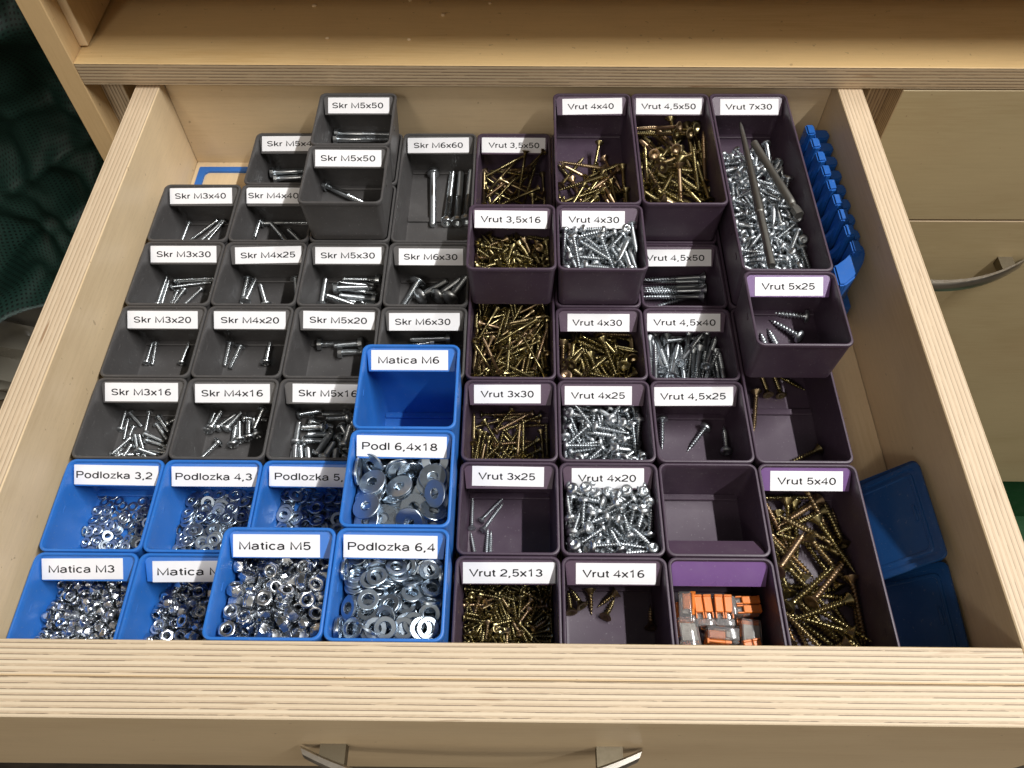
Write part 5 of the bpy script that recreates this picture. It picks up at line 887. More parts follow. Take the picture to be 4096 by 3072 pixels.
0,0,4515,90,-616,62,-40,-55,38,0,0,4503,572,-616,63,-67,9,-37,0,0,4527,990,-616,38,-55,39,-62,0,0,4830,220,-616,70,53,42,20,0,0,4778,573,-616,71,-13,66,-14,0,0,4707,922,-616,72,-33,59,9,
0,0,4914,288,-616,4,61,-29,72,0,0,4739,366,-593,79,-18,-53,18,0,0,5015,806,-616,72,66,16,-11,0,0,5309,251,-616,43,-35,-58,-58,0,0,4922,549,-616,68,67,-4,24,0,0,5064,762,-616,47,31,60,-55,
0,0,4650,238,-563,81,-52,22,6,0,0,4424,714,-610,75,60,-16,16,0,0,4505,949,-607,71,8,-61,-32,0,0,4712,206,-616,69,-52,-44,22,0,0,4705,617,-616,36,53,-42,-63,0,0,4629,905,-611,38,9,62,66,
0,0,4846,276,-616,72,-26,-63,0,0,0,4994,495,-616,69,67,-6,22,0,0,4941,897,-616,61,-56,-38,-40,0,0,5249,201,-616,23,51,-44,69,0,0,5215,575,-616,45,-59,33,-57,0,0,5310,802,-616,16,-11,-67,-71,
0,0,4503,146,-616,52,-63,-24,50,0,0,4478,386,-569,80,50,-26,-15,0,0,4589,902,-584,78,-38,41,26,0,0,4774,211,-616,15,38,-56,-71,0,0,4725,411,-592,15,74,12,63,0,0,4889,714,-616,72,60,32,7,
0,0,4948,367,-616,46,-59,-32,56,0,0,5057,556,-616,71,-56,-37,14,0,0,4973,794,-616,39,39,55,-61,0,0,5117,240,-616,57,-59,-33,-45,0,0,5219,406,-580,5,-72,-8,68,0,0,5189,681,-603,67,46,-54,13,
0,0,4502,170,-574,72,47,-40,-29,0,0,4410,229,-541,15,13,-49,84,0,0,4537,772,-616,22,51,-44,69,0,0,4834,185,-577,60,70,-29,19,0,0,4753,470,-609,15,-62,10,75,0,0,4702,887,-586,63,-49,52,-28,
0,0,4929,226,-595,79,-38,-42,-20,0,0,5039,371,-568,27,-8,-69,65,0,0,4972,940,-576,66,10,-47,-55,0,0,5090,248,-583,83,-42,30,18,0,0,5215,533,-611,40,-54,32,-65,0,0,5139,990,-610,45,53,-32,-63,
0,0,4758,245,-569,56,-11,65,47,0,0,4611,450,-616,15,-12,-66,-71,0,0,4410,893,-599,18,9,58,-78,0,0,4733,688,-591,56,-37,-65,33,0,0,4869,617,-575,69,0,66,-26,0,0,4720,862,-616,52,-27,-62,50,
0,0,4957,90,-616,71,-15,66,-12,0,0,5061,312,-564,66,71,0,-18,0,0,4889,792,-616,66,-67,-2,30,0,0,5176,295,-581,36,-38,-36,-76,0,0,5172,570,-579,44,69,-1,-56,0,0,5216,959,-616,70,11,67,17,
0,0,4677,196,-573,53,-19,59,57,0,0,4558,375,-616,50,27,62,-52,0,0,4482,883,-593,29,26,50,76,0,0,4788,184,-569,73,64,-5,-18,0,0,4706,528,-544,46,-48,35,64,0,0,4643,898,-560,66,-53,46,-24,
0,0,4945,130,-586,48,36,68,40,0,0,5031,514,-572,20,-51,-45,-69,0,0,4833,973,-521,15,95,23,-2,0,0,5188,90,-578,51,-46,-64,31,0,0,5216,488,-594,0,-66,6,-73,0,0,5060,884,-599,24,29,50,-76,
0,0,4461,257,-572,53,-81,2,21,0,1,4498,519,-594,6,55,30,-77,0,0,4464,713,-598,70,48,33,-40,0,0,4734,170,-556,55,75,-22,-26,0,0,4810,493,-615,54,-9,67,-48,0,0,4745,990,-535,82,-7,-52,18,
0,0,4973,186,-571,30,-58,-25,70,0,0,4924,359,-566,27,-54,1,-78,0,0,4920,889,-575,47,64,28,53,0,0,5185,229,-582,73,-33,58,-2,0,0,5205,446,-594,34,-67,-32,56,0,0,5238,823,-616,43,-35,58,58,
0,0,4504,123,-566,40,29,72,47,0,0,4494,553,-569,1,64,35,67,0,0,4506,728,-593,29,32,-46,76,0,0,4786,178,-522,73,60,-14,-26,0,0,4813,379,-559,31,67,8,-65,0,1,4640,738,-583,78,45,-27,-31,
0,0,4964,531,-554,81,-10,51,-21,0,0,5172,696,-568,10,55,41,-71,0,0,5027,657,-582,83,-43,-29,16,0,0,5215,197,-576,64,-49,45,-34,0,0,5310,407,-543,66,71,12,-16,0,0,5214,861,-578,81,-53,19,10,
0,0,4614,185,-546,73,66,3,8,0,0,4493,463,-582,63,12,-65,37,0,0,4507,842,-574,5,33,35,-87,0,0,4750,245,-510,87,-38,30,0,0,0,4744,518,-585,41,-72,-4,55,0,0,4698,941,-514,67,-7,-70,20,
0,0,4936,90,-557,58,36,59,42,0,0,4846,316,-497,25,63,-56,46,0,0,4837,860,-563,47,54,-61,31,0,0,5155,135,-570,71,-20,63,-19,0,0,5268,405,-538,22,6,-65,71,0,0,5100,869,-581,53,62,48,-30,
0,0,4569,300,-563,18,-29,-78,51,0,0,4623,507,-561,76,-51,-24,-30,0,0,4502,979,-523,68,-16,-68,14,0,0,4648,198,-523,76,-61,-15,4,0,0,4721,641,-585,64,30,-50,-48,0,0,4676,802,-586,58,-24,-54,55,
0,0,5001,147,-551,72,28,-56,-28,0,0,4896,486,-581,78,46,23,33,0,0,4955,803,-575,14,-36,52,-75,0,0,5310,172,-537,69,-46,26,47,0,0,5126,447,-548,77,38,-42,26,0,0,5086,813,-553,32,-20,-56,-73,
0,0,4499,245,-534,63,-47,-24,55,0,0,4522,435,-549,32,-41,39,74,0,0,4945,643,-560,66,45,50,30,0,0,4678,260,-504,13,-16,49,83,0,0,4835,435,-532,75,56,-10,-29,0,1,4846,935,-501,15,77,31,-52,
0,0,5115,234,-531,77,-35,-51,-8,0,1,4854,378,-505,69,-22,-20,-64,0,0,5015,895,-532,37,-41,-67,-47,0,0,5219,209,-531,64,-36,-65,-14,0,0,5218,649,-562,17,51,43,71,0,0,5150,826,-616,55,-62,26,47,
0,0,4573,183,-534,6,5,-68,71,0,0,4570,454,-600,25,32,-49,76,0,1,4698,883,-520,86,5,-43,-23,0,0,4909,90,-512,73,-15,64,-12,0,0,4712,395,-533,39,-79,10,-45,0,0,4872,813,-558,25,22,-71,60,
0,0,4927,201,-515,83,0,-54,-2,0,0,4982,476,-539,58,-15,63,-48,0,1,4914,771,-554,34,-25,54,71,0,0,5176,90,-538,64,-17,-73,10,0,0,5224,539,-561,67,-65,26,-19,0,0,5175,896,-595,71,-54,16,38,
0,0,4548,150,-491,20,-74,16,60,0,1,4463,688,-512,33,-46,37,72,0,1,5037,707,-516,54,-66,1,-49,0,0,4705,178,-506,42,-35,-43,-71,0,1,4647,437,-495,52,-60,-41,-43,0,0,5215,990,-526,14,77,13,59,
0,0,4924,246,-507,80,17,-39,-39,0,0,4832,676,-545,38,-1,-73,-54,0,0,5129,782,-556,17,-8,60,77,0,1,5216,348,-490,30,-50,27,-76,0,1,5188,565,-535,58,6,-66,46,0,0,5243,812,-575,36,9,62,68,
0,0,4602,212,-500,62,-67,6,38,0,1,4574,432,-546,81,56,-1,-10,0,0,4573,821,-568,32,43,41,72,0,0,4791,205,-486,79,55,3,-25,0,1,4741,339,-498,82,-43,-35,-2,0,0,4766,816,-581,60,28,-65,34,
0,0,5006,231,-518,66,-42,-51,-34,0,0,4902,380,-531,46,45,-44,61,0,1,4828,756,-531,77,47,39,-12,0,0,5163,156,-530,40,-73,-24,48,0,1,5219,499,-527,22,-71,-14,-64,0,1,5310,838,-528,52,82,-18,7,
0,0,4456,161,-464,26,-13,86,-38,0,1,4560,484,-526,60,47,18,-61,0,1,4505,738,-550,63,-11,-75,6,0,1,4815,473,-515,53,19,13,-81,0,1,4710,653,-535,39,16,73,-52,0,1,4699,813,-551,9,46,26,-83,
0,0,5015,197,-483,26,49,37,73,0,0,4873,469,-508,51,-45,-55,-46,0,1,4944,904,-525,31,-29,36,-82,0,0,5196,90,-495,74,-15,63,-12,0,1,5217,400,-493,6,-67,8,-72,0,1,5203,835,-536,75,-61,-20,-8,
0,0,4990,146,-485,0,-59,-23,77,0,0,4504,568,-528,66,-2,-71,-22,0,0,4487,906,-523,86,-31,-38,2,0,0,5031,394,-483,30,-2,61,-72,0,0,4806,626,-545,12,-12,76,-61,0,1,4670,816,-492,0,74,-18,-63,
0,0,4961,167,-450,9,-65,-13,72,0,1,4919,441,-507,79,58,5,12,0,1,4830,812,-510,53,-59,-35,48,0,0,5113,180,-493,40,58,29,-63,0,1,5186,444,-501,41,45,54,56,0,0,5260,888,-515,78,-54,24,14,
0,0,4508,335,-524,74,-62,-19,9,0,0,4604,386,-496,5,6,50,-85,0,0,4550,869,-523,16,-2,-75,62,0,0,4730,176,-465,28,-14,-72,60,0,0,4768,477,-522,37,22,40,-80,0,0,4763,637,-557,46,-50,32,64,
0,0,5049,141,-450,76,-18,60,12,0,1,4943,497,-503,78,51,5,32,0,1,5129,814,-500,56,-14,69,-42,0,0,5173,308,-500,59,24,73,-21,0,0,5194,319,-463,72,57,34,16,0,0,5143,957,-506,38,-57,-53,47,
0,0,4500,220,-469,71,-45,-32,42,0,1,4509,566,-487,14,62,-19,-73,0,1,4533,700,-505,3,15,63,75,0,1,5198,525,-501,12,-40,-43,79,0,1,4693,459,-519,93,9,24,22,0,1,4933,669,-506,16,26,-66,67,
0,0,5003,272,-469,58,18,-53,-58,0,1,5026,602,-502,13,-50,-47,-70,0,1,5173,716,-529,52,44,42,58,0,0,5226,145,-483,54,57,-28,-53,0,1,5310,516,-489,62,-50,33,48,0,0,5253,739,-555,24,-1,46,84,
0,0,4574,211,-464,4,-41,53,-72,0,1,4455,882,-553,78,24,28,-48,0,1,4495,618,-490,19,-52,29,-77,0,1,4824,534,-477,49,51,-63,-29,0,1,4772,602,-512,65,-59,5,45,0,1,4510,878,-481,71,-13,-67,8,
0,1,4985,699,-489,72,-68,2,-4,0,1,4812,683,-504,43,-12,-65,-60,0,1,5129,651,-507,57,48,-57,32,0,0,5165,266,-478,25,64,-27,66,0,1,5058,439,-476,30,-66,27,62,0,1,5169,607,-534,42,21,52,70,
    ],
    27: [
1,2,5516,816,-641,77,62,7,0,1,10,5582,853,-599,61,61,-9,47,1,12,5744,812,-641,21,-19,59,74,1,3,5919,837,-641,29,-60,-15,-72,1,4,5946,754,-641,66,62,4,-40,1,11,6368,659,-641,77,61,-12,8,
    ],
    29: [
2,2,4434,1846,-650,73,67,1,0,2,4,4672,1896,-650,58,15,-65,44,2,11,4675,1791,-650,20,-19,-64,71,2,10,4468,1404,-650,27,11,66,-68,2,12,4611,1448,-650,63,58,33,-38,2,3,4655,1420,-650,73,66,-7,8,
    ],
    30: [
3,0,6166,1935,-503,16,-54,-37,-72,3,0,6020,1323,-500,74,63,-16,11,3,0,6370,1918,-503,39,-38,54,63,3,0,5907,1750,-503,72,-65,11,16,3,1,5503,1918,-503,59,-57,-33,-44,3,1,5909,1183,-370,20,-14,3,96,
3,0,5921,1988,-420,83,-23,48,-8,3,0,5721,2055,-384,51,19,-83,-6,3,1,5503,1918,-331,37,-41,-54,-62,3,0,6376,1334,-427,21,8,-57,78,3,0,6108,1959,-401,65,0,-71,23,3,0,5814,2056,-152,62,-9,75,-15,
3,0,5682,1321,-464,64,31,45,-52,3,1,6366,1184,-221,19,-3,6,97,3,0,6093,1902,-342,35,56,-14,-72,3,0,6238,2057,-327,13,-51,15,-83,3,0,5511,1793,-463,51,-44,-36,-63,3,0,5633,1703,-500,74,43,-50,-4,
3,0,6123,2017,-300,75,-31,-37,43,3,0,5594,2006,-309,93,-13,6,-30,3,0,6203,1226,-342,82,-7,28,-48,3,0,5577,1510,-502,54,61,24,-51,3,0,6158,1802,-484,34,60,37,61,3,1,6352,1954,-300,60,-13,-9,77,
3,0,5781,1807,-421,38,76,34,-36,3,0,5906,1813,-411,72,-41,-33,-42,3,0,5613,1920,-501,41,43,49,-62,3,0,6376,1778,-387,48,66,-49,27,3,0,5630,1948,-386,94,19,-24,4,3,0,6011,1963,-292,84,2,-52,1,
3,0,5780,1946,-365,87,-27,26,30,3,1,5910,1221,-163,36,38,-46,-70,3,1,5616,1847,-403,15,52,40,-73,3,0,6133,1936,-288,54,-44,66,-25,3,0,6260,1254,-374,83,-19,30,-41,3,0,5707,1921,-364,84,-49,7,20,
3,0,6267,1440,-474,11,33,54,75,3,0,5934,1684,-403,6,-35,-51,-77,3,1,6244,1321,-380,83,-22,49,-1,3,1,5784,1233,-241,91,5,-37,15,3,0,5968,1625,-502,32,-39,-53,-67,3,1,5892,1846,-248,54,13,12,81,
3,0,5951,1378,-426,39,35,49,-68,3,1,5659,1894,-266,52,76,-32,15,3,0,6142,1864,-410,63,-36,56,-37,3,1,5729,1916,-275,45,-31,-21,-79,3,0,6163,1786,-393,62,33,70,0,3,0,5706,1336,-385,15,-73,-54,-36,
3,0,6098,1966,-224,49,-62,38,-46,3,0,5742,1811,-362,2,-30,-34,-88,3,1,5644,1928,-186,31,-69,-16,62,3,0,6101,1446,-503,62,55,37,-41,3,0,5768,1298,-378,88,39,-18,-14,3,0,5993,1653,-420,68,-30,60,27,
3,0,5573,1385,-415,63,52,17,-53,3,0,6259,1363,-436,54,6,55,62,3,0,5721,1640,-407,56,-64,-21,45,3,1,6151,1868,-201,51,-4,-9,84,3,0,5634,1608,-440,1,-46,13,87,3,0,6021,1319,-427,39,-40,64,51,
3,1,5610,1192,-183,96,-14,-19,12,3,1,5847,1796,-233,95,-15,-19,-15,3,1,5802,1778,-305,14,86,-39,24,3,0,6091,1324,-406,63,53,31,-45,3,1,5710,1844,-133,52,-9,-2,84,3,0,5938,1320,-318,75,60,9,21,
3,0,5640,1385,-327,80,31,-48,-13,3,1,6259,1869,-216,12,22,-4,96,3,0,5800,1524,-458,33,37,-38,77,3,0,6106,1843,-287,32,-42,-5,84,3,1,5642,1538,-425,29,67,-20,-64,3,0,6148,1688,-395,2,-69,-56,44,
3,1,5746,1762,-127,15,62,-8,75,3,1,6239,1806,-309,9,53,32,77,3,1,5780,1504,-366,51,52,-65,-14,3,1,6088,1811,-173,43,27,-11,-84,3,0,5806,1662,-354,64,55,37,37,3,1,6377,1843,-170,46,31,37,-73,
3,1,5642,1674,-321,30,44,-39,-74,3,0,6265,1561,-487,76,34,-49,20,3,1,5643,1559,-358,24,-58,-22,74,3,0,6028,1541,-420,48,57,-22,-62,3,0,5831,1701,-295,39,-60,39,-57,3,1,6161,1535,-410,16,40,64,63,
3,1,5625,1857,-140,60,25,-18,-72,3,1,6213,1507,-354,66,47,-50,25,3,1,5603,1288,-323,4,-24,-33,90,3,1,6285,1512,-382,60,-58,-11,-52,3,0,5855,1449,-291,41,38,-64,50,3,1,6010,1580,-328,73,-56,36,8,
3,1,5644,1799,-205,56,19,-73,-31,3,0,6251,1682,-349,83,-29,45,-1,3,0,5688,1508,-328,18,72,15,-63,3,1,5967,1661,-214,42,-45,10,-77,3,1,5865,1224,-65,66,40,-49,-38,3,1,6030,1487,-356,57,-68,2,-44,
3,1,5796,1491,-286,2,-25,-70,65,3,1,5653,1308,-181,46,58,-38,-54,3,1,5628,1689,-238,73,53,-39,9,3,1,5923,1417,-238,73,-56,-7,35,3,1,5858,1719,-224,76,-23,59,-4,3,1,6183,1183,-167,47,-20,-85,4,
3,1,5930,1586,-189,57,-19,48,-62,3,0,6101,1459,-337,57,71,-7,-38,3,1,5511,1667,-167,10,-21,-56,-79,3,1,6109,1728,-211,77,-45,31,-30,3,0,5634,1541,-280,69,-34,62,6,3,1,6278,1444,-316,75,-30,49,31,
3,1,5941,1677,-144,92,-5,34,11,3,1,5783,1510,-107,69,13,57,40,3,1,5664,1585,-205,40,-56,-29,-66,3,1,6189,1702,-236,73,-9,60,27,3,1,5777,1302,-233,22,-61,16,-73,3,1,6236,1641,-261,49,43,47,58,
3,1,5768,1557,-227,85,-33,34,18,3,1,6039,1423,-256,50,-7,-71,-47,3,1,5696,1369,-216,64,-41,54,-32,3,1,6157,1272,-198,25,-79,-12,53,3,1,5584,1515,-147,40,17,-63,63,3,1,6186,1581,-223,42,-32,-31,-78,
3,1,5741,1351,-118,67,-56,38,-26,3,1,6081,1487,-262,77,-56,-28,3,3,1,5624,1415,-183,90,7,32,26,3,1,6238,1345,-286,5,-53,-51,66,3,1,5708,1530,-191,91,-28,24,16,3,1,6376,1541,-183,5,15,75,-63,
3,1,5660,1606,-122,55,-39,-38,-61,3,1,6275,1373,-206,43,-24,-79,-34,3,1,5992,1323,-161,70,45,45,-30,3,1,6277,1571,-200,89,-29,-1,-33,3,1,5503,1659,-78,43,35,59,-57,3,1,6126,1505,-210,22,8,65,-71,
    ],
    31: [
18,1,7886,597,-634,30,-47,50,65,18,1,7808,1433,-634,12,-15,67,70,18,1,7893,1508,-634,70,-67,14,13,18,1,8168,532,-634,58,16,67,-42,18,1,8074,1639,-634,43,-35,59,57,18,1,8528,447,-634,59,58,37,-41,
18,1,8340,1255,-542,37,16,-53,-73,18,0,8103,137,-634,35,54,42,62,18,1,8071,986,-634,61,-40,-56,38,18,1,8156,398,-587,63,11,60,-46,18,1,7937,1338,-564,17,-53,38,73,18,1,8357,385,-514,79,52,6,30,
18,1,8256,1277,-615,39,55,-37,63,18,1,8214,895,-634,70,16,67,11,18,1,8065,2048,-634,13,-67,-15,70,18,1,7788,562,-634,54,61,-31,46,18,0,7672,1357,-595,44,33,52,-64,18,1,8311,575,-530,59,-41,-67,-10,
18,1,7988,1643,-607,53,-49,-42,-53,18,1,8528,717,-534,13,-14,64,73,18,1,7809,1742,-524,1,23,-61,-75,18,1,8411,519,-589,37,12,60,-68,18,1,8528,1580,-634,38,39,56,-60,18,0,8003,112,-496,17,-57,-10,78,
18,1,8267,1009,-484,64,64,-17,-36,18,1,8119,578,-553,9,37,-61,-68,18,1,8126,1464,-536,22,76,12,59,18,1,8067,556,-483,42,58,8,68,18,1,8105,1707,-538,40,-76,15,-47,18,1,7773,1196,-548,71,62,-14,27,
18,1,8051,941,-535,7,38,-47,-78,18,0,7672,644,-614,58,58,40,-37,18,1,8115,1814,-531,54,-69,35,-29,18,0,7748,456,-556,61,55,40,-37,18,1,7846,1326,-508,62,66,39,8,18,1,7938,478,-553,45,76,-1,45,
18,1,7892,1298,-383,63,60,-3,-47,18,1,8006,224,-544,24,-56,-4,-78,18,1,8481,1750,-582,77,58,17,-14,18,1,8133,698,-473,53,18,74,36,18,1,8048,929,-447,63,63,-34,-27,18,0,8051,181,-460,23,-64,-2,72,
18,1,8116,1606,-478,1,-80,25,-54,18,1,8410,1408,-466,69,-68,-16,15,18,1,8324,1789,-502,84,-46,-20,13,
    ],
    32: [
4,0,4589,2481,-651,65,49,-48,28,4,0,4900,2593,-651,71,61,32,7,4,0,5063,2583,-651,49,-64,25,51,4,0,4864,2255,-651,40,-58,38,-58,4,0,4896,2696,-651,8,-34,60,-71,4,1,4845,2849,-651,19,-54,43,68,
4,0,4433,2666,-651,38,-40,57,60,4,0,4911,2437,-606,74,3,60,27,4,0,5305,2530,-651,40,-38,-58,-58,4,0,4750,3145,-651,58,-38,-58,40,4,1,4848,2697,-602,63,-68,1,-33,4,1,5073,2989,-651,42,59,-36,-57,
4,1,4509,2630,-651,34,-43,-54,-62,4,0,4729,2658,-636,34,44,56,-60,4,0,4417,2490,-613,26,31,-67,61,4,1,4909,3105,-634,62,-36,-54,42,4,1,4991,2988,-587,72,-19,64,9,4,1,4960,3055,-624,13,-71,14,-66,
4,0,4567,2560,-651,28,-48,-49,-65,4,1,4998,2613,-588,41,17,71,53,4,0,5180,2550,-651,35,43,-54,62,4,0,4899,2380,-611,78,-19,58,-5,4,0,4655,2534,-625,5,20,70,-67,4,1,4648,3003,-599,49,-36,-67,40,
4,1,4525,2490,-600,58,58,33,-44,4,1,4988,2519,-590,74,-25,61,-2,4,1,5244,2663,-651,70,-67,-16,-12,4,0,4899,2317,-637,20,66,-8,-71,4,1,4733,2439,-587,42,-69,-14,-56,4,1,4720,2943,-566,34,17,51,76,
4,1,4586,2523,-594,69,-64,23,20,4,0,4783,2459,-535,37,69,-13,59,4,0,5071,2255,-542,9,81,17,53,4,1,5293,2749,-587,68,69,15,-13,4,1,4666,2776,-563,4,30,-62,-71,4,1,4875,3108,-576,40,-64,38,-52,
4,0,4474,2633,-611,64,-63,31,28,4,1,4575,2462,-510,64,-60,14,-43,4,1,4416,2917,-572,76,62,8,-7,4,1,4928,2402,-533,55,2,-60,-56,4,1,4905,2703,-562,77,28,-53,-18,4,1,4894,2986,-559,51,-13,-68,49,
4,1,4461,2573,-560,28,-15,66,67,4,1,4958,2721,-523,73,67,-5,1,4,1,5012,2763,-537,9,8,-68,71,4,0,4807,2297,-569,68,-32,-54,36,
    ],
    33: [
5,1,5704,2943,-563,44,-34,58,58,5,0,5980,2506,-563,57,-18,-65,-45,5,0,5779,2350,-563,1,-63,-25,72,5,0,6168,2964,-563,31,4,67,65,5,0,5561,2955,-563,20,-8,-67,-70,5,0,6377,2923,-563,62,-55,-39,-38,
5,0,5779,2955,-563,4,-22,-64,-72,5,0,6011,2263,-563,42,-57,-36,59,5,0,5829,2892,-563,29,1,68,66,5,0,6164,2287,-530,36,45,-41,-69,5,0,5503,2444,-563,12,15,-66,71,5,1,5901,2798,-510,0,32,44,-82,
5,0,5574,2526,-563,12,-15,-66,-71,5,0,6377,2445,-553,44,33,-55,61,5,0,5843,2545,-548,4,47,-43,76,5,0,6047,2529,-563,70,42,53,-19,5,0,5838,2263,-459,14,57,14,79,5,1,5911,3137,-446,89,11,-38,-16,
5,0,5503,2448,-488,68,-69,-11,-16,5,0,6377,2460,-486,13,14,57,-79,5,0,5684,3137,-468,42,57,-35,-59,5,0,5974,2981,-563,17,-55,-40,-70,5,0,5685,3067,-469,42,63,-30,-56,5,0,6101,2981,-563,68,45,-50,24,
5,0,5634,2917,-563,39,-38,56,61,5,1,6197,3136,-462,59,42,55,39,5,0,5799,2489,-532,55,59,-9,57,5,1,6130,3051,-476,72,-8,-66,10,5,1,5684,3073,-398,66,32,-58,-33,5,0,6315,2498,-563,72,64,-20,7,
5,1,5702,3000,-481,74,-17,64,-3,5,1,5924,2972,-419,52,16,43,70,5,1,5685,2996,-406,54,-30,-65,42,5,0,6084,2945,-481,4,61,22,-74,5,0,5765,2760,-502,62,-60,29,38,5,0,6296,2391,-431,59,6,35,-71,
5,1,5593,2720,-464,64,-71,-18,-16,5,1,5954,2821,-389,10,65,-71,22,5,1,5710,3052,-326,44,-56,-27,63,5,0,6092,2677,-528,34,-5,-58,72,5,0,6093,2263,-361,36,47,74,28,5,1,6194,3079,-422,62,46,49,38,
5,1,5966,2940,-269,87,43,17,11,5,0,6156,2844,-525,71,21,-54,37,5,1,5505,2445,-400,68,55,33,-34,5,0,6191,2692,-536,18,-58,-44,-65,5,0,5827,2296,-324,18,-37,-90,-9,5,0,6218,2827,-493,71,-59,36,2,
5,0,5646,2534,-554,66,-50,41,36,5,1,6240,2344,-392,90,13,10,-38,5,0,5574,2445,-479,18,22,62,-72,5,1,6164,2849,-413,6,-14,59,78,5,0,5642,2477,-472,72,67,9,-5,5,0,6146,2539,-508,10,-30,-45,82,
5,1,5694,2943,-314,88,6,-44,10,5,0,6253,2573,-521,72,31,-48,36,5,1,5780,2406,-413,30,41,63,57,5,1,6348,2964,-381,74,-15,-30,-56,5,1,5503,2866,-497,47,26,45,-70,5,1,5972,2601,-434,30,-53,-53,57,
5,1,5927,2763,-353,27,55,76,-17,5,0,6105,2789,-413,76,-55,-29,-14,5,1,5723,2734,-450,20,-16,53,80,5,1,6363,2441,-334,93,34,-2,4,5,1,5615,2832,-387,85,-47,-22,0,5,1,6302,2905,-418,88,-38,-19,18,
5,0,5645,2398,-375,88,30,-34,5,5,0,6237,2451,-412,32,-17,-43,81,5,1,5843,2889,-425,72,-27,-18,-59,5,1,6173,2539,-427,80,49,-18,-26,5,1,5922,2678,-304,19,-84,7,49,5,1,6101,2974,-291,39,65,30,-56,
5,1,6183,2506,-342,84,1,-41,31,5,1,6198,2849,-328,59,-56,34,-45,5,1,5641,2674,-414,61,-51,8,58,5,1,5948,2409,-379,17,25,63,71,5,1,5786,2384,-347,30,-62,-21,-68,5,1,6271,2789,-346,35,32,-10,-86,
5,1,5704,2391,-309,38,-5,-34,85,5,1,6225,2759,-393,22,81,42,32,5,1,5753,2883,-292,7,81,-40,41,5,1,6208,2690,-403,43,65,55,27,5,1,5744,2518,-388,55,51,-50,-41,5,1,6215,2610,-392,78,-28,-47,27,
5,1,5732,2591,-384,71,17,62,26,5,1,6269,2675,-350,69,46,-10,-53,5,1,5628,2662,-334,27,29,54,73,5,1,6346,2686,-327,46,-31,-39,-72,5,1,5684,2538,-323,64,-28,-61,34,5,1,6224,2413,-298,81,21,-36,38,
5,1,6025,2723,-274,14,-64,-3,74,5,1,6296,2599,-282,62,-46,32,53,
    ],
    34: [
6,2,6693,2897,-638,75,-65,4,0,6,10,7108,2823,-638,60,-16,62,45,6,11,7442,2813,-638,20,12,-63,72,
    ],
    35: [
19,2,7859,3202,-641,73,-65,12,0,19,10,8023,3715,-641,58,57,-34,44,19,12,8185,3705,-641,20,24,-62,71,19,3,8288,3660,-605,27,41,-52,-68,19,11,8275,2557,-641,63,-55,38,-38,
    ],
    36: [
7,0,5162,3809,-431,56,60,35,-43,7,0,4712,4709,-431,43,-18,67,-56,7,0,4888,3655,-431,29,2,69,65,7,0,4855,4800,-382,51,27,-69,-42,7,0,4983,3646,-431,51,-63,-28,-49,7,0,4960,4622,-431,69,42,55,-18,
7,0,5305,3747,-393,14,13,-70,67,7,0,4983,4814,-431,17,55,-41,69,7,0,4662,3759,-431,18,-42,-55,68,7,0,4881,4230,-431,65,49,49,27,7,0,4799,3608,-430,29,-3,-69,65,7,0,4788,4700,-360,39,69,-34,-49,
7,0,4837,3981,-431,69,12,68,16,7,0,4922,5086,-431,48,24,-65,-52,7,0,4847,4035,-431,38,-57,-40,60,7,0,4963,4256,-431,65,0,-69,-27,7,0,4416,3970,-431,58,58,-38,40,7,0,4415,4489,-411,14,14,-65,72,
7,0,4665,3687,-386,23,3,-74,62,7,1,4460,4402,-321,81,-51,-19,-19,7,0,5075,3630,-431,7,20,66,-70,7,0,4749,4442,-431,18,69,9,68,7,0,5305,4055,-431,70,-68,-14,-13,7,0,4694,5079,-431,61,68,10,36,
7,0,5017,5305,-373,44,51,-33,-65,7,0,5003,4300,-404,56,-22,61,-50,7,0,4842,4011,-371,34,67,-3,64,7,0,4752,4637,-378,73,9,61,27,7,0,4855,4184,-431,50,-64,-26,50,7,0,4866,5264,-380,36,56,-30,-67,
7,0,4876,4054,-379,71,44,49,18,7,0,4881,4108,-397,48,-28,58,-58,7,0,4619,3717,-373,11,-29,-59,-73,7,1,4958,4072,-317,60,66,-19,-39,7,0,4908,3796,-372,17,53,-44,69,7,0,5211,5076,-266,57,10,-44,68,
7,1,5134,4082,-304,73,57,-35,1,7,0,5241,4938,-431,40,38,58,-58,7,0,5253,3788,-431,70,-68,-15,-13,7,0,5305,4722,-431,39,-39,57,59,7,0,4826,3629,-376,18,7,71,-66,7,0,4803,4144,-347,56,53,-37,-49,
7,0,4901,3765,-305,36,57,52,50,7,0,4995,4307,-345,23,-54,-35,72,7,1,4898,3907,-308,10,-51,-44,-72,7,0,4842,5305,-414,40,-55,-38,61,7,0,4838,4101,-333,64,-17,-62,40,7,1,4736,4360,-278,18,-50,-56,62,
7,0,4415,3705,-365,15,12,66,-71,7,0,4415,4807,-396,62,53,-35,43,7,1,4875,3536,-298,74,-21,49,39,7,0,4559,4534,-358,29,5,70,-63,7,1,5005,3627,-312,15,34,71,-58,7,0,5067,4425,-319,8,-26,-55,77,
7,0,5217,3628,-392,31,47,57,-59,7,0,4873,4471,-393,6,70,-21,-66,7,0,5017,3335,-335,14,62,-13,-75,7,0,4533,4268,-377,59,-55,-45,-35,7,1,4883,3647,-288,54,28,-75,19,7,0,4869,4536,-329,68,-29,65,-1,
7,1,4816,3840,-267,20,-56,-51,60,7,0,4909,5216,-366,51,-46,-38,61,7,1,4763,4189,-328,56,-52,48,-42,7,1,5189,4253,-288,32,3,-55,76,7,1,4510,3796,-387,64,-73,11,14,7,0,4474,4608,-328,48,32,61,-53,
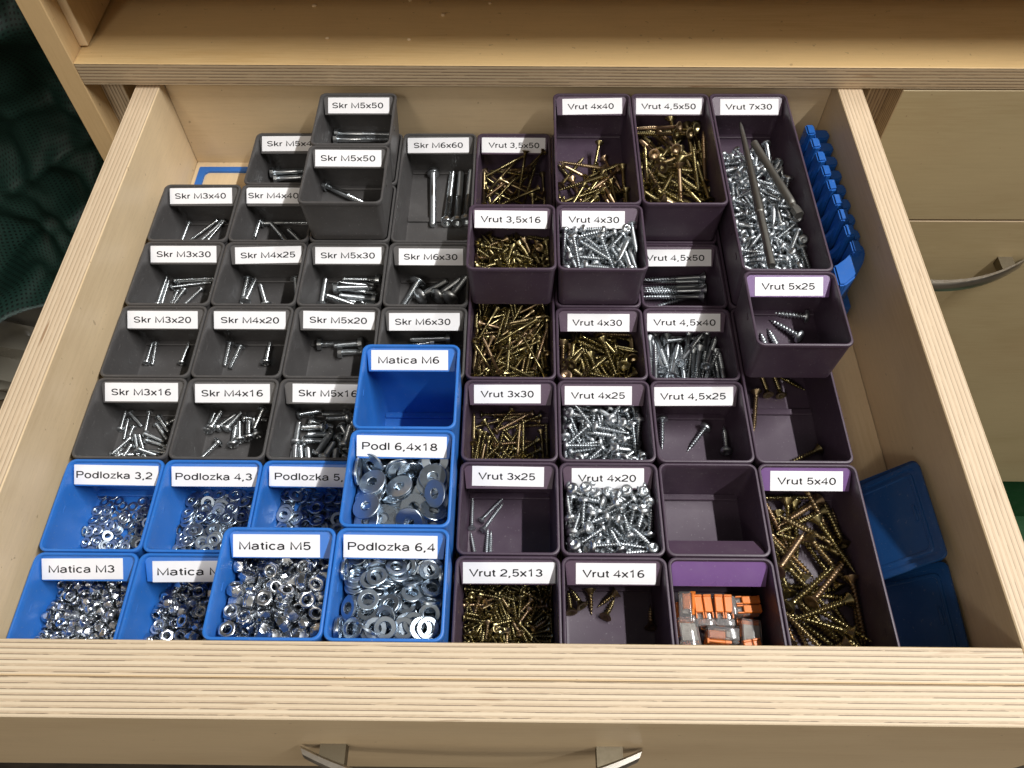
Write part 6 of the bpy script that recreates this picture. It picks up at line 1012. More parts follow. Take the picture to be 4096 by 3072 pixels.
7,1,4417,3807,-300,55,-69,-35,-30,7,0,4745,4875,-346,65,-51,51,18,7,1,5071,3684,-294,30,-37,-53,-69,7,0,4967,4932,-389,64,61,15,42,7,0,4472,3630,-366,17,10,66,-71,7,0,5241,4721,-367,69,-67,-24,-5,
7,0,5009,3335,-279,16,-60,-11,76,7,0,4871,4480,-315,67,-1,-67,30,7,0,4886,3413,-307,14,-62,-4,-76,7,0,4909,4607,-361,67,46,-50,-26,7,0,4656,3901,-291,51,16,63,55,7,0,4790,5059,-325,73,-43,49,14,
7,1,4756,4167,-249,47,-62,-31,52,7,0,4807,4875,-342,35,1,73,58,7,1,4620,3560,-299,18,16,50,82,7,0,4518,4933,-381,70,51,34,-34,7,0,4720,3606,-278,60,63,-48,5,7,0,4698,4741,-282,30,39,-51,69,
7,0,4781,3595,-273,33,66,34,-56,7,1,4967,4618,-279,64,12,67,-32,7,1,5223,3853,-237,64,74,-15,-6,7,0,5233,4970,-379,53,-63,32,44,7,1,5234,3833,-328,42,-42,-61,-50,7,0,4941,4673,-233,76,25,-57,13,
7,0,4608,4859,-318,48,-71,31,39,7,0,4957,5032,-302,66,-55,47,-16,7,1,5082,4196,-251,77,36,-42,28,7,0,4864,5070,-294,9,-36,-52,76,7,1,4789,4193,-197,21,9,-67,69,7,0,5080,4304,-270,62,12,-57,51,
7,1,4510,3723,-267,59,-33,57,45,7,1,5173,3719,-319,77,-62,-2,-10,7,0,4425,4174,-309,55,44,46,-52,7,0,5305,3876,-338,40,38,-58,58,7,0,4463,5011,-363,10,-16,75,62,7,0,4644,4963,-220,56,-45,58,35,
7,0,5224,4650,-325,44,-24,49,70,7,0,4522,4960,-310,26,-45,55,64,7,0,5000,4835,-281,32,-71,21,-58,7,0,4733,5047,-277,82,37,-29,31,7,0,4944,4890,-217,26,22,58,-73,7,1,4713,4097,-204,50,65,34,-44,
7,1,4662,3503,-243,0,-54,-31,-77,7,0,4415,5012,-322,76,61,-11,16,7,1,4415,4184,-229,67,47,33,-44,7,0,4902,4926,-318,40,-78,14,-44,7,1,4865,3486,-242,38,-50,-41,65,7,0,4591,4764,-257,52,-60,35,49,
7,1,4914,4027,-127,20,41,58,66,7,1,4475,3717,-222,73,64,-19,9,7,0,4709,3404,-244,59,48,-51,-37,7,1,5022,4247,-177,27,-82,-5,-48,7,1,4683,3579,-227,51,69,-28,-41,7,0,4548,4494,-212,13,10,53,82,
7,1,4930,3776,-198,15,-66,-22,-69,7,0,4924,5086,-192,1,83,-11,53,7,1,5079,4219,-193,63,53,-17,-53,7,0,5042,5232,-281,22,-48,-33,77,7,1,4539,3621,-155,1,31,-58,74,7,0,4503,4710,-270,69,-69,4,14,
7,1,4609,3718,-178,45,20,63,-58,7,0,4844,4515,-158,5,8,-61,-77,7,1,5143,3693,-195,4,-34,72,-59,7,0,4826,4840,-191,4,11,80,-58,7,1,5271,3861,-295,63,57,-30,40,7,0,5155,4682,-248,58,55,55,-18,
7,0,5024,3336,-228,78,-13,-58,15,7,0,5199,4711,-225,49,-63,35,47,7,0,4953,3390,-243,42,-56,55,-43,7,1,4931,4395,-241,75,-27,58,2,7,1,5305,4578,-285,16,11,-58,78,7,0,4870,4649,-151,4,7,-63,-76,
7,1,4965,4436,-179,65,-61,40,14,7,1,4535,4139,-192,58,-66,-12,-44,7,1,5303,4068,-279,29,25,57,-71,7,0,4488,4749,-215,58,-52,-42,-45,7,1,4830,3718,-146,57,-65,38,31,7,1,4651,4587,-214,64,70,2,-28,
7,1,4970,3474,-191,53,-13,74,-36,7,1,4932,4210,-197,38,-75,-19,-48,
    ],
    37: [
8,0,5563,3659,-543,70,67,12,-15,8,0,5896,3820,-543,34,-68,8,63,8,0,6370,3602,-543,11,16,66,-71,8,0,5887,3346,-543,70,11,68,16,8,0,5863,3760,-543,69,53,43,20,8,0,5920,4098,-543,54,30,61,47,
8,0,5503,3768,-543,70,-67,15,12,8,0,5636,3744,-543,43,35,59,-57,8,0,5730,4217,-543,41,58,-37,-59,8,0,5862,3412,-543,58,-36,-58,42,8,0,6124,3971,-543,63,43,-53,-34,8,0,5914,4167,-543,54,-30,-61,47,
8,0,6147,4046,-543,63,-43,54,-35,8,0,6039,3833,-494,65,-17,73,7,8,0,6377,3572,-472,16,11,-64,73,8,0,5930,3612,-543,44,18,-66,-57,8,0,6106,3928,-479,17,-57,-35,71,8,0,5957,4094,-469,4,-66,6,74,
8,1,5767,3815,-444,3,-34,-67,-64,8,0,6066,3725,-453,31,22,63,66,8,0,6313,3728,-541,64,-52,43,34,8,0,6114,3577,-504,18,8,73,64,8,0,6045,3560,-412,50,28,68,-42,8,1,5940,4170,-466,38,-51,43,-63,
8,1,6156,3523,-442,76,-57,-11,26,8,0,5873,3677,-462,51,66,-15,-52,8,1,6277,3559,-491,73,-42,40,34,8,0,5503,3784,-473,63,-54,37,40,8,1,6145,4217,-465,51,45,65,32,8,1,6290,3890,-304,35,-32,-84,-22,
8,1,5576,3820,-485,69,-70,13,4,8,0,5878,3749,-393,53,67,-21,46,8,0,6219,3596,-517,75,-62,2,-18,8,0,5825,3563,-513,51,61,-9,59,8,1,5767,3572,-379,37,49,-53,57,8,1,5864,3998,-395,40,42,-33,-73,
8,0,5600,3607,-464,50,-30,65,48,8,1,5667,3585,-360,2,-32,48,-81,8,1,6156,3440,-347,26,47,43,71,8,1,5578,3417,-332,30,-8,-15,93,8,0,6251,3628,-407,34,31,67,-57,8,1,5706,3862,-392,69,56,5,-43,
8,1,5503,3795,-402,75,-61,-11,-17,8,1,5648,3894,-419,81,50,-26,-8,8,0,5697,3483,-410,49,33,-27,-75,8,1,5990,3487,-303,47,-42,-33,69,8,1,5807,3720,-375,57,52,52,-35,8,1,5944,4053,-409,25,-57,-1,77,
8,1,5635,3991,-377,49,-72,-36,-31,8,1,5897,3578,-336,0,16,-64,-74,8,1,6295,3832,-375,35,32,39,-78,8,1,6069,3783,-295,39,-48,42,65,8,1,5955,3695,-298,51,-79,28,-13,8,1,6162,4203,-399,76,-5,-61,16,
8,1,6174,3785,-364,54,57,-41,44,8,0,6150,3343,-344,38,-61,37,-57,8,1,6376,4005,-399,78,56,12,-21,8,1,6071,3973,-344,77,58,10,21,
    ],
    38: [
9,1,7273,3908,-561,71,-65,23,3,9,0,7321,3751,-561,71,-65,23,4,9,0,7376,3656,-561,54,62,31,-46,9,0,6793,3849,-561,36,42,55,-61,9,1,6881,3903,-561,62,-54,43,34,9,1,7370,3772,-483,39,-44,52,60,
9,0,6706,3753,-561,61,-55,42,36,9,1,6955,3905,-561,22,-6,69,68,9,1,6836,3905,-499,66,-66,-21,-25,9,0,6585,3879,-561,60,57,39,-39,9,0,7012,3716,-561,51,64,27,-50,9,0,6895,3345,-561,70,-14,-68,13,
9,0,6758,3645,-477,67,67,-1,28,9,1,7022,3894,-527,69,66,1,-27,9,0,7151,3761,-561,62,-54,42,35,9,0,6585,3905,-491,39,-39,59,57,9,1,6841,3733,-424,70,62,5,-33,9,1,6925,3755,-441,56,30,-54,53,
9,1,7095,4170,-446,74,22,-61,-9,9,1,7056,3890,-431,46,-44,-42,-63,9,1,7455,3666,-521,41,-37,53,63,9,1,6666,3896,-432,38,36,-55,64,9,1,6991,3681,-421,57,65,-36,32,9,1,7082,3717,-525,52,64,34,-42,
9,1,7119,3967,-343,24,-17,-62,72,9,1,7221,3856,-474,62,72,17,-20,9,0,7311,3657,-484,15,7,68,-70,9,0,6585,3819,-419,15,13,68,-69,9,1,6740,3904,-377,32,-46,59,56,9,1,7411,3656,-419,41,38,57,-59,
9,1,6665,3915,-362,73,63,-9,22,9,1,6893,3798,-370,72,60,8,-31,9,1,7124,3648,-476,69,-56,31,30,9,1,6586,3755,-334,60,-59,37,36,9,1,7299,3632,-404,60,60,-49,13,9,1,7455,3664,-363,74,62,-14,15,
9,1,7282,3898,-403,59,-44,49,45,9,1,7365,3939,-380,47,51,32,-63,9,1,7154,3642,-409,75,-63,7,-7,9,1,6627,3667,-281,69,69,9,-14,
    ],
    39: [
10,10,7049,5282,-639,73,3,67,0,10,12,7048,5284,-579,58,42,53,44,10,3,7048,5183,-639,19,65,16,70,10,8,7057,5049,-597,27,-66,11,-67,10,11,7060,4942,-639,62,-51,44,-37,10,6,7049,5062,-543,72,11,66,8,
10,2,6999,4939,-549,53,49,46,50,10,4,7048,5242,-531,12,66,12,72,10,5,7029,5006,-507,34,-59,33,-64,
    ],
    40: [
11,0,4416,4530,102,62,54,40,-38,11,0,4646,5080,102,71,66,-11,16,11,0,4985,4527,102,47,64,-21,55,11,0,4714,5039,102,68,67,-1,27,11,0,5168,4613,102,19,-53,41,70,11,0,5251,4823,102,66,49,46,-30,
11,0,4651,4533,102,72,64,-22,4,11,0,4532,4853,102,57,-33,-59,45,11,0,4707,4532,102,44,34,-58,58,11,0,4899,5195,102,68,50,46,25,11,0,5191,4504,102,18,-41,54,-70,11,0,5304,5014,102,38,39,55,-62,
11,0,4610,4819,102,73,-23,63,-3,11,0,4420,5188,102,70,-67,-8,-20,11,0,4864,4797,102,72,18,65,9,11,0,4896,4967,102,24,50,-45,69,11,0,5086,4771,102,71,54,-40,-17,11,0,5181,5268,102,50,-25,-63,53,
11,0,4616,4665,102,69,-44,51,22,11,0,4499,5201,102,52,62,27,-50,11,0,4761,4530,102,41,37,56,-60,11,0,4725,5139,102,67,-47,-48,-27,11,0,5187,4418,142,80,12,50,28,11,0,5215,5225,102,72,32,-59,7,
11,0,4592,4531,102,29,-1,-67,66,11,0,4562,5192,102,69,-45,50,24,11,0,4739,4674,124,35,27,-51,73,11,0,4807,5040,102,24,4,67,-68,11,0,5078,4603,134,63,75,-5,15,11,0,5126,4919,102,38,-10,-67,62,
11,0,4471,4532,122,78,55,18,-18,11,0,4416,5079,169,76,-32,26,49,11,0,4922,4682,102,39,66,-12,61,11,0,4940,5304,102,17,66,11,71,11,0,5063,4437,175,19,68,-13,-68,11,0,4963,4986,102,68,-67,2,26,
11,0,4518,4603,102,14,-14,-66,-71,11,0,4579,4910,120,10,58,7,79,11,0,4944,4612,166,63,58,30,-40,11,0,4889,4833,144,21,-78,-3,57,11,0,5219,4708,110,3,24,-65,71,11,0,4972,5226,119,80,-29,-51,-1,
11,0,4699,4808,160,49,71,34,33,11,1,4614,5219,198,92,-11,-26,-25,11,0,4773,4496,179,65,3,-36,66,11,0,4678,5304,162,55,18,80,8,11,1,5232,4858,172,59,39,-7,69,11,0,5250,5038,102,13,-14,-66,-71,
11,0,4531,4875,155,24,-68,-13,67,11,0,4521,5047,106,75,58,-28,-7,11,0,4897,4584,102,67,48,47,-29,11,0,4845,5109,118,44,-67,19,55,11,0,5187,4537,151,60,-9,78,-10,11,1,5027,5302,187,13,-58,-14,78,
11,0,4676,4532,154,56,51,35,-53,11,0,4593,5089,124,67,71,-14,5,11,0,4610,4769,161,55,-41,-65,31,11,1,4940,4946,159,23,-21,60,-73,11,0,5149,4780,142,7,12,-56,-80,11,0,5304,4942,168,58,-59,-42,-35,
11,1,4602,4816,204,55,42,29,65,11,0,4767,4964,183,11,4,-69,70,11,0,4854,4531,121,27,20,69,-63,11,0,4703,5263,193,38,64,41,51,11,0,5252,4522,200,20,45,38,-77,11,1,5234,4968,167,86,29,30,-26,
11,0,4619,4582,166,65,-52,20,-50,11,0,4685,5093,158,72,65,17,-10,11,0,4881,4738,154,85,-23,44,-6,11,0,5106,4760,190,42,42,5,79,11,0,5019,4606,177,18,12,-67,69,11,0,4936,5210,188,65,19,-45,-56,
11,0,4416,4567,156,70,44,33,-44,11,0,4535,5116,155,28,-32,61,66,11,0,4834,4531,178,68,66,3,28,11,0,4753,5086,148,70,-47,-40,-33,11,0,5159,4504,214,33,58,15,-71,11,0,5041,5008,102,69,-67,-6,-21,
11,0,4456,4664,135,61,-75,8,21,11,0,4473,5160,167,64,58,-27,40,11,1,4829,4961,233,5,-22,-65,-71,11,1,4801,5166,194,83,15,-45,24,11,0,5189,4786,203,40,-37,66,-50,11,1,5057,5134,176,26,2,-63,-72,
11,0,4532,4709,176,58,-32,-53,50,11,0,4418,5016,182,91,-34,-1,-20,11,0,4795,4681,157,86,-46,-2,19,11,0,4940,5041,166,26,-47,41,73,11,0,5188,4697,169,72,21,65,-1,11,1,5191,4882,209,55,-81,-6,10,
11,0,4619,4677,163,56,-56,33,-49,11,1,4678,4884,219,70,35,35,49,11,0,4834,4732,232,12,-21,88,-39,11,1,4674,5164,247,69,-24,66,9,11,0,5304,4606,241,70,67,-16,11,11,1,5132,5106,151,40,0,50,75,
11,0,4514,4500,182,41,5,-61,-66,11,1,4530,4952,192,74,-6,-57,31,11,0,4992,4531,240,57,64,15,-46,11,0,4822,4910,180,54,-63,-38,-39,11,0,5124,4660,177,61,0,-57,-53,11,0,5113,4996,116,68,59,-8,-40,
11,0,4554,4513,226,48,-81,24,19,11,1,4547,5201,219,24,-23,76,-54,11,0,4938,4684,207,66,2,-54,49,11,1,4879,4888,185,18,15,-51,82,11,0,5205,4622,234,80,-41,40,10,11,1,5257,5190,172,63,49,11,-57,
11,0,4550,4763,207,48,34,-62,-50,11,1,4585,5051,206,38,5,67,-61,11,1,5010,5056,227,21,13,-69,-67,11,1,5005,4964,201,8,-65,11,74,11,0,5050,4521,232,10,25,76,58,11,1,5304,5046,222,58,-57,36,43,
11,0,4602,4580,220,48,-53,38,57,11,1,4515,4948,258,64,25,67,-24,11,0,4917,4584,227,63,-18,66,34,11,1,4779,5055,224,4,35,51,-77,11,0,5122,4522,274,59,11,74,27,11,0,4978,5105,164,71,48,49,-7,
11,0,5125,4649,271,23,56,-6,78,11,1,4605,5064,260,9,-65,-2,74,11,0,4900,4508,253,68,34,-62,15,11,1,5188,5304,187,14,76,11,62,11,0,5055,4601,278,2,-61,9,77,
    ],
    41: [
12,0,6254,4733,210,67,46,50,-25,12,0,5913,5170,237,51,-60,14,-58,12,0,5728,5196,210,63,42,-54,-35,12,0,5965,5285,210,14,-67,-13,70,12,0,6075,4933,249,48,55,36,56,12,0,6374,4646,281,60,47,36,-52,
12,0,6152,4459,264,56,43,62,31,12,0,6013,4744,259,61,57,49,20,12,0,6308,5072,212,13,-25,63,71,12,0,5625,4865,210,67,-46,-50,-25,12,1,5942,4863,264,48,-69,-19,49,12,0,6376,5074,239,66,-71,12,15,
12,0,6046,4541,292,50,-46,55,-47,12,0,6021,5007,210,70,-13,67,-14,12,0,5504,4648,287,16,11,63,-73,12,0,6085,4971,315,67,-69,22,-8,12,1,6176,4899,338,30,-35,-54,-69,12,0,5836,4461,280,16,-73,2,65,
12,0,5796,4690,295,0,75,28,-59,12,0,6000,5076,210,62,-41,55,-37,12,0,5574,4672,297,59,36,42,-57,12,0,5647,4643,331,79,58,11,4,12,0,6237,4863,354,23,-43,-57,-64,12,0,5986,4429,373,3,-55,2,82,
12,0,5876,4646,345,46,58,47,47,12,0,5978,5295,348,34,65,-35,-56,12,1,6042,5061,297,6,32,51,-78,12,0,6153,4550,376,31,61,19,69,12,0,6344,4833,313,60,65,21,-38,12,0,5999,4500,349,66,-29,-62,27,
12,1,5772,4983,341,38,42,57,-58,12,0,5817,5116,281,72,-33,49,-35,12,0,5617,5095,298,72,62,-28,-1,12,0,5601,4867,330,42,-62,-34,-55,12,1,6113,4923,377,67,-59,-26,-34,12,1,6075,4899,443,17,-49,-32,-78,
12,1,6264,5053,422,46,19,-67,53,12,0,6033,5229,356,11,-75,-26,58,12,1,5627,4773,364,15,38,48,-76,12,1,5854,4834,366,16,4,58,-79,12,1,6246,4745,407,31,3,73,59,12,1,5563,5150,410,2,24,-91,-30,
12,0,5875,5134,390,0,52,-42,-73,12,1,6361,4975,542,58,-60,-40,-35,12,1,5504,4845,390,72,-65,14,11,12,1,5831,4915,413,68,44,-50,-27,12,1,6375,4830,442,13,20,75,-60,12,1,5929,5021,446,4,-57,-18,-78,
12,1,5800,5012,467,18,78,6,-58,12,0,5820,5083,439,64,6,-75,7,12,1,5594,4704,462,35,17,66,-63,12,1,5823,4793,456,5,-25,-70,65,12,1,6333,4653,486,50,38,53,-55,12,0,5985,4489,421,66,5,73,-8,
12,1,5769,4669,519,69,-21,-58,35,12,1,5862,5158,468,16,65,-4,-73,12,1,6217,4766,542,56,-78,-5,-24,12,1,6233,5198,397,78,27,-7,54,12,1,6262,4649,507,35,31,-51,71,12,1,5930,4565,466,48,51,-16,-68,
12,1,5956,4808,489,52,23,79,-17,12,1,5781,5015,540,74,24,50,34,12,1,5504,4853,496,18,-9,54,81,12,1,6027,4725,522,58,-49,21,60,12,1,6190,4615,483,75,-59,-24,8,12,0,5981,4426,508,67,-10,72,-6,
12,1,5877,4766,534,68,-55,-44,12,12,1,5954,5143,518,48,-38,-50,60,12,1,5587,4946,505,74,58,30,-1,12,1,5644,4619,618,33,-11,-52,-77,
    ],
    42: [
13,0,5000,5794,-566,75,-53,27,-23,13,0,4418,6791,-648,40,-38,58,58,13,0,5042,5860,-648,41,68,-15,58,13,0,4646,6930,-648,64,69,-2,-29,13,0,5144,6075,-573,1,35,-67,-64,13,0,4669,6027,-540,66,38,-54,33,
13,0,5194,5857,-597,66,-70,24,4,13,1,5302,7008,-611,66,-71,13,14,13,0,4841,5814,-611,59,72,-12,-32,13,1,4883,6797,-616,53,25,-60,-52,13,0,4884,6022,-597,43,-56,-29,-63,13,1,5054,7225,-379,82,11,32,43,
13,0,4883,5901,-538,56,-58,-53,20,13,0,4678,7153,-648,70,-61,34,-8,13,0,4981,6457,-648,22,45,53,67,13,0,4787,5761,-528,78,9,55,26,13,0,4418,5916,-648,59,-57,39,39,13,0,4763,6363,-538,5,-57,1,-81,
13,0,4819,6448,-648,55,66,-20,-45,13,1,5049,7145,-449,47,82,-13,-25,13,0,4962,5602,-566,64,16,57,46,13,1,4986,7063,-567,64,5,67,-35,13,0,5227,5813,-502,17,-2,52,82,13,1,5089,6994,-491,33,55,53,-53,
13,1,4785,7248,-482,78,42,39,21,13,0,4704,6280,-597,52,-1,69,48,13,0,5210,6290,-557,38,42,40,-70,13,0,4657,6457,-529,12,-12,-75,-63,13,0,4945,6603,-604,11,70,-21,-66,13,1,4643,7155,-587,10,34,-66,-64,
13,0,4751,6060,-532,11,23,69,66,13,1,4631,7063,-587,42,-4,62,-65,13,0,4517,6196,-538,29,26,-55,73,13,0,4418,6838,-587,58,58,40,-38,13,0,4419,5858,-536,74,63,-13,17,13,1,4727,7293,-388,39,-48,-74,24,
13,0,4735,5827,-468,31,-3,-68,-65,13,1,4707,7046,-511,44,-1,72,52,13,0,4765,5606,-546,61,-50,-54,25,13,0,4507,6760,-580,9,19,-65,71,13,1,4997,6860,-458,21,46,-50,-69,13,1,4975,7034,-374,86,-26,20,37,
13,1,5148,6365,-547,56,-41,40,58,13,1,4666,6752,-443,61,49,-59,12,13,1,4878,6672,-447,67,6,64,36,13,1,4706,7179,-443,64,58,-47,3,13,0,5010,6421,-527,44,-65,-27,-54,13,1,4794,7314,-488,79,40,31,31,
13,0,4464,6086,-528,49,37,48,-61,13,1,4420,6992,-527,55,55,-42,44,
    ],
    43: [
14,0,5571,5903,48,70,67,16,-11,14,0,6019,5928,48,63,53,44,-33,14,1,5631,6565,48,66,47,50,-25,14,0,6130,5951,93,0,-24,-57,77,14,1,5680,6625,118,70,61,-33,-2,14,0,5859,6268,87,71,-57,28,-27,
14,1,6244,6628,48,64,-51,-47,-30,14,1,5830,6509,132,81,-19,-54,3,14,0,6185,6507,48,6,32,-61,-71,14,0,5502,5937,48,40,37,58,-58,14,0,5848,6001,48,54,62,31,-47,14,0,6054,5944,111,46,-29,70,45,
14,0,5895,5590,85,73,4,-63,-22,14,0,6039,5571,189,72,11,66,16,14,1,6114,6612,138,48,-13,-63,57,14,0,5815,5504,48,69,12,-68,-15,14,1,6246,6050,96,30,-32,53,71,14,1,6123,6468,57,69,42,53,-22,
14,1,5906,6221,129,37,-52,-26,-71,14,0,6159,5739,129,69,-43,55,15,14,0,5972,6097,121,78,60,1,-7,14,1,6167,6064,174,17,-3,-76,-61,14,1,6378,5790,147,68,-47,30,46,14,1,6127,5950,177,27,-48,56,61,
14,1,5997,6747,135,69,-54,-19,-42,14,1,5823,6083,196,60,52,-52,-28,14,1,6127,6396,184,54,-77,10,-29,14,1,5751,6121,123,70,-63,-29,-12,14,1,5768,5950,175,33,-61,-2,-70,14,1,5737,5721,217,3,43,50,74,
14,0,5807,5797,146,71,54,14,40,14,1,5646,5880,206,9,25,52,80,14,1,5793,6654,199,73,32,57,13,14,1,6378,6327,103,65,-50,-35,-43,14,1,5799,6285,218,24,53,32,73,
    ],
    44: [
15,0,6631,5864,94,7,-20,-66,-71,15,0,7452,6359,94,69,68,12,-15,15,0,6711,5868,94,71,66,-20,7,15,0,7433,7093,94,17,10,-68,69,15,0,6803,5958,94,34,-43,-53,-63,15,1,6822,6930,94,66,-69,0,-27,
15,0,7122,6342,94,55,20,-66,45,15,0,7070,6497,182,9,39,66,62,15,0,7143,5841,154,32,74,-9,57,15,0,7012,6704,94,43,67,18,-56,15,0,7132,5943,158,42,-22,71,-50,15,0,6927,6903,159,13,59,14,-77,
15,1,7122,6039,162,43,-24,71,-48,15,0,7134,7171,94,59,-68,13,-39,15,1,7116,6128,194,53,-17,67,-48,15,0,7179,5722,96,61,-64,-25,36,15,0,6606,6350,94,57,-59,-36,-42,15,0,6588,6913,147,65,-72,-13,-14,
15,0,6739,6539,129,68,44,-47,32,15,1,6779,7125,191,29,8,56,-76,15,1,6741,6684,177,77,58,5,22,15,0,6997,6513,143,77,-61,12,0,15,0,7027,5620,166,55,30,-52,-57,15,1,7350,7092,183,71,-66,-14,-13,
15,0,7093,5508,146,14,60,13,76,15,1,7160,6457,258,19,33,-62,-67,15,1,7092,6168,268,49,50,57,40,15,1,7302,6546,211,67,-42,-49,-35,15,0,6803,5993,207,52,63,47,-31,15,1,7020,7059,191,34,-63,27,63,
15,1,7069,6241,235,84,-11,-51,2,15,0,7258,6881,192,27,47,-46,69,15,0,6588,5989,280,13,14,77,-59,15,1,6718,7005,226,15,1,53,-82,15,1,6663,6545,303,57,62,38,-37,15,1,7057,6982,276,60,-59,50,14,
15,1,7451,7020,257,36,-36,58,62,15,1,6702,6021,194,57,-57,-36,-45,15,1,7451,6949,179,35,-37,60,60,15,1,7116,5676,304,84,-17,-50,1,15,1,7390,6239,322,54,62,-36,42,15,0,6946,5598,261,29,56,-24,-73,
15,1,7057,7239,263,18,40,-28,84,15,1,6780,5834,303,76,47,41,-10,15,1,7085,6293,312,62,-52,-55,-14,15,1,7138,7269,282,86,37,27,18,15,1,6947,6206,375,12,19,65,71,15,1,6984,7044,328,29,9,56,-75,
15,1,7189,6001,334,56,42,69,-14,15,1,7086,6975,350,20,-21,57,75,15,1,7117,6332,410,54,-18,-47,66,15,1,7147,6662,336,31,-39,-54,67,15,1,6835,6009,286,42,83,-7,31,15,1,6820,7166,315,13,44,-26,84,
15,1,7128,5583,392,75,-35,-47,28,15,1,7306,6375,373,42,52,-56,47,15,1,7123,5787,313,53,-2,79,-28,15,1,6843,7236,357,83,20,48,-16,15,1,6985,5760,287,30,31,-38,-81,15,1,7452,6638,364,58,78,-16,10,
15,1,7066,5949,342,85,-37,-17,-28,
    ],
    45: [
16,0,7995,4627,89,56,-60,-32,-46,16,0,7833,5179,89,36,-41,-53,-63,16,0,7986,5587,89,28,-68,-1,-67,16,0,7788,6040,89,70,-41,-54,-19,16,0,7837,6720,89,65,44,-51,-32,16,1,7832,6795,89,56,32,60,46,
16,0,8265,4631,89,47,20,-64,-55,16,0,8537,5194,89,17,-11,-67,-70,16,0,8222,5530,89,68,46,-49,26,16,0,8364,6235,90,68,-2,67,-25,16,0,8408,6449,89,49,63,-24,53,16,0,7922,4595,89,70,-67,-11,-17,
16,0,8066,5079,89,30,-3,68,-66,16,0,7895,5420,89,39,55,39,61,16,0,8103,6185,89,53,-61,29,49,16,0,8156,6337,109,14,9,60,-77,16,0,8535,4676,89,58,-58,35,43,16,0,8364,4991,89,72,24,63,2,
16,0,8380,5802,89,57,-65,18,-45,16,0,8097,5740,89,56,-31,-60,46,16,0,8364,6771,89,62,41,54,37,16,0,7663,4622,89,38,-39,-55,-61,16,0,7697,5048,89,30,-46,-50,-66,16,0,7664,5204,129,12,12,-55,80,
16,0,8045,6144,89,2,27,-62,-72,16,0,7826,6399,89,69,52,-44,-22,16,0,8172,4856,132,48,-12,-55,66,16,0,8107,5174,89,72,-64,-23,-3,16,1,8207,5356,176,12,60,31,-71,16,0,8209,5994,89,71,66,-14,13,
16,0,8536,6466,89,42,-36,-57,-59,16,0,8365,6842,91,69,-21,64,-21,16,0,7958,4426,154,60,33,39,60,16,0,8047,4947,89,25,-50,46,68,16,0,7959,5501,89,47,-60,31,-55,16,0,7834,5780,89,14,66,-14,-71,
16,0,7837,6605,89,19,67,-9,-70,16,0,8364,4423,92,62,-39,54,-39,16,1,8164,5222,215,61,-27,45,58,16,0,8274,5700,134,68,-38,-41,45,16,0,8535,5980,179,6,7,45,-88,16,0,8445,6527,134,27,15,-54,77,
16,0,7735,4597,89,72,65,-18,9,16,0,7951,4869,132,47,-26,-70,44,16,0,7816,5487,146,67,52,-51,-5,16,0,7955,6165,89,46,-65,20,56,16,0,8050,6478,89,11,58,35,-71,16,0,8316,4495,89,61,-38,-56,40,
16,0,8207,5206,103,48,33,-53,60,16,1,8083,5493,180,22,-44,-53,68,16,0,8369,6290,142,81,30,45,19,16,0,7983,6695,89,55,30,60,47,16,0,7833,4827,191,65,3,-70,25,16,1,8042,5002,175,46,19,55,65,
16,0,7884,5748,163,78,2,57,22,16,0,7957,5839,89,59,-36,57,-42,16,0,7801,6572,165,74,42,-47,19,16,0,7837,6867,89,34,-52,-43,64,16,0,8371,4741,99,33,-45,53,62,16,1,8472,5215,130,38,-26,-50,-72,
16,0,8533,5606,89,43,35,-58,58,16,0,8215,6298,172,2,-41,71,-56,16,0,8236,6551,89,6,-21,-64,-72,16,0,8025,4596,149,51,51,59,-35,16,0,7903,5177,89,24,-4,67,68,16,0,7945,5497,160,28,-64,-13,-69,
16,0,7663,5869,158,58,-78,18,9,16,0,8006,6560,89,65,-3,68,31,16,0,8450,4723,92,45,49,-46,57,16,0,8287,5256,89,6,-21,-64,-72,16,0,8501,5747,168,74,-61,-25,-5,16,0,8355,5882,107,40,-69,-16,-56,
16,1,8267,6345,175,24,50,-28,77,16,0,7880,4772,177,59,5,-73,31,16,1,7887,5231,167,66,6,69,-24,16,0,7665,5404,219,72,23,24,-60,16,0,7847,6078,89,10,-34,58,-72,16,1,8114,6432,174,56,14,-61,53,
16,0,8358,4467,153,20,67,-7,-70,16,0,8396,5099,132,42,38,42,-70,16,0,8248,5468,154,51,-11,78,30,16,1,8490,5621,215,54,52,52,-38,16,0,8280,6554,147,11,38,66,62,16,1,7980,4943,220,54,52,-53,-37,
16,0,7958,5023,165,55,65,-48,-17,16,0,7857,5592,111,63,51,-50,-25,16,0,7663,6247,190,62,54,-33,44,16,1,7955,6627,152,60,31,-66,29,16,0,8369,4423,216,17,-58,-9,78,16,0,8347,5206,109,62,-72,2,-28,
16,0,8417,5473,150,69,63,-3,-32,16,0,8249,5994,158,29,-53,-40,68,16,1,8230,6798,151,56,-50,52,37,16,1,7876,4660,166,61,-48,-3,-61,16,0,7757,5023,120,46,32,-65,49,16,1,7729,5442,211,81,51,23,8,
16,0,7747,6023,158,51,64,-34,43,16,1,8036,6444,163,75,41,-48,11,16,1,8490,4690,254,7,-4,81,-56,16,1,8367,5232,185,19,-51,36,-75,16,1,8304,5599,178,24,29,67,63,16,0,8268,5928,174,64,-7,-66,35,
16,1,8284,6666,180,59,8,-61,51,16,0,7927,4448,212,85,-12,48,6,16,0,7759,5138,192,69,-46,-48,-26,16,0,7724,5847,203,79,-54,12,23,16,0,7885,6144,89,62,-67,-11,38,16,1,8172,6909,134,80,52,-21,15,
16,0,8274,4564,131,25,-74,-11,60,16,1,8251,5166,192,10,0,75,-64,16,1,8187,5444,241,64,-40,-51,40,16,0,8273,6068,138,63,-24,73,-5,16,1,8537,6520,176,37,40,56,-60,16,0,7833,4501,179,8,-69,-9,70,
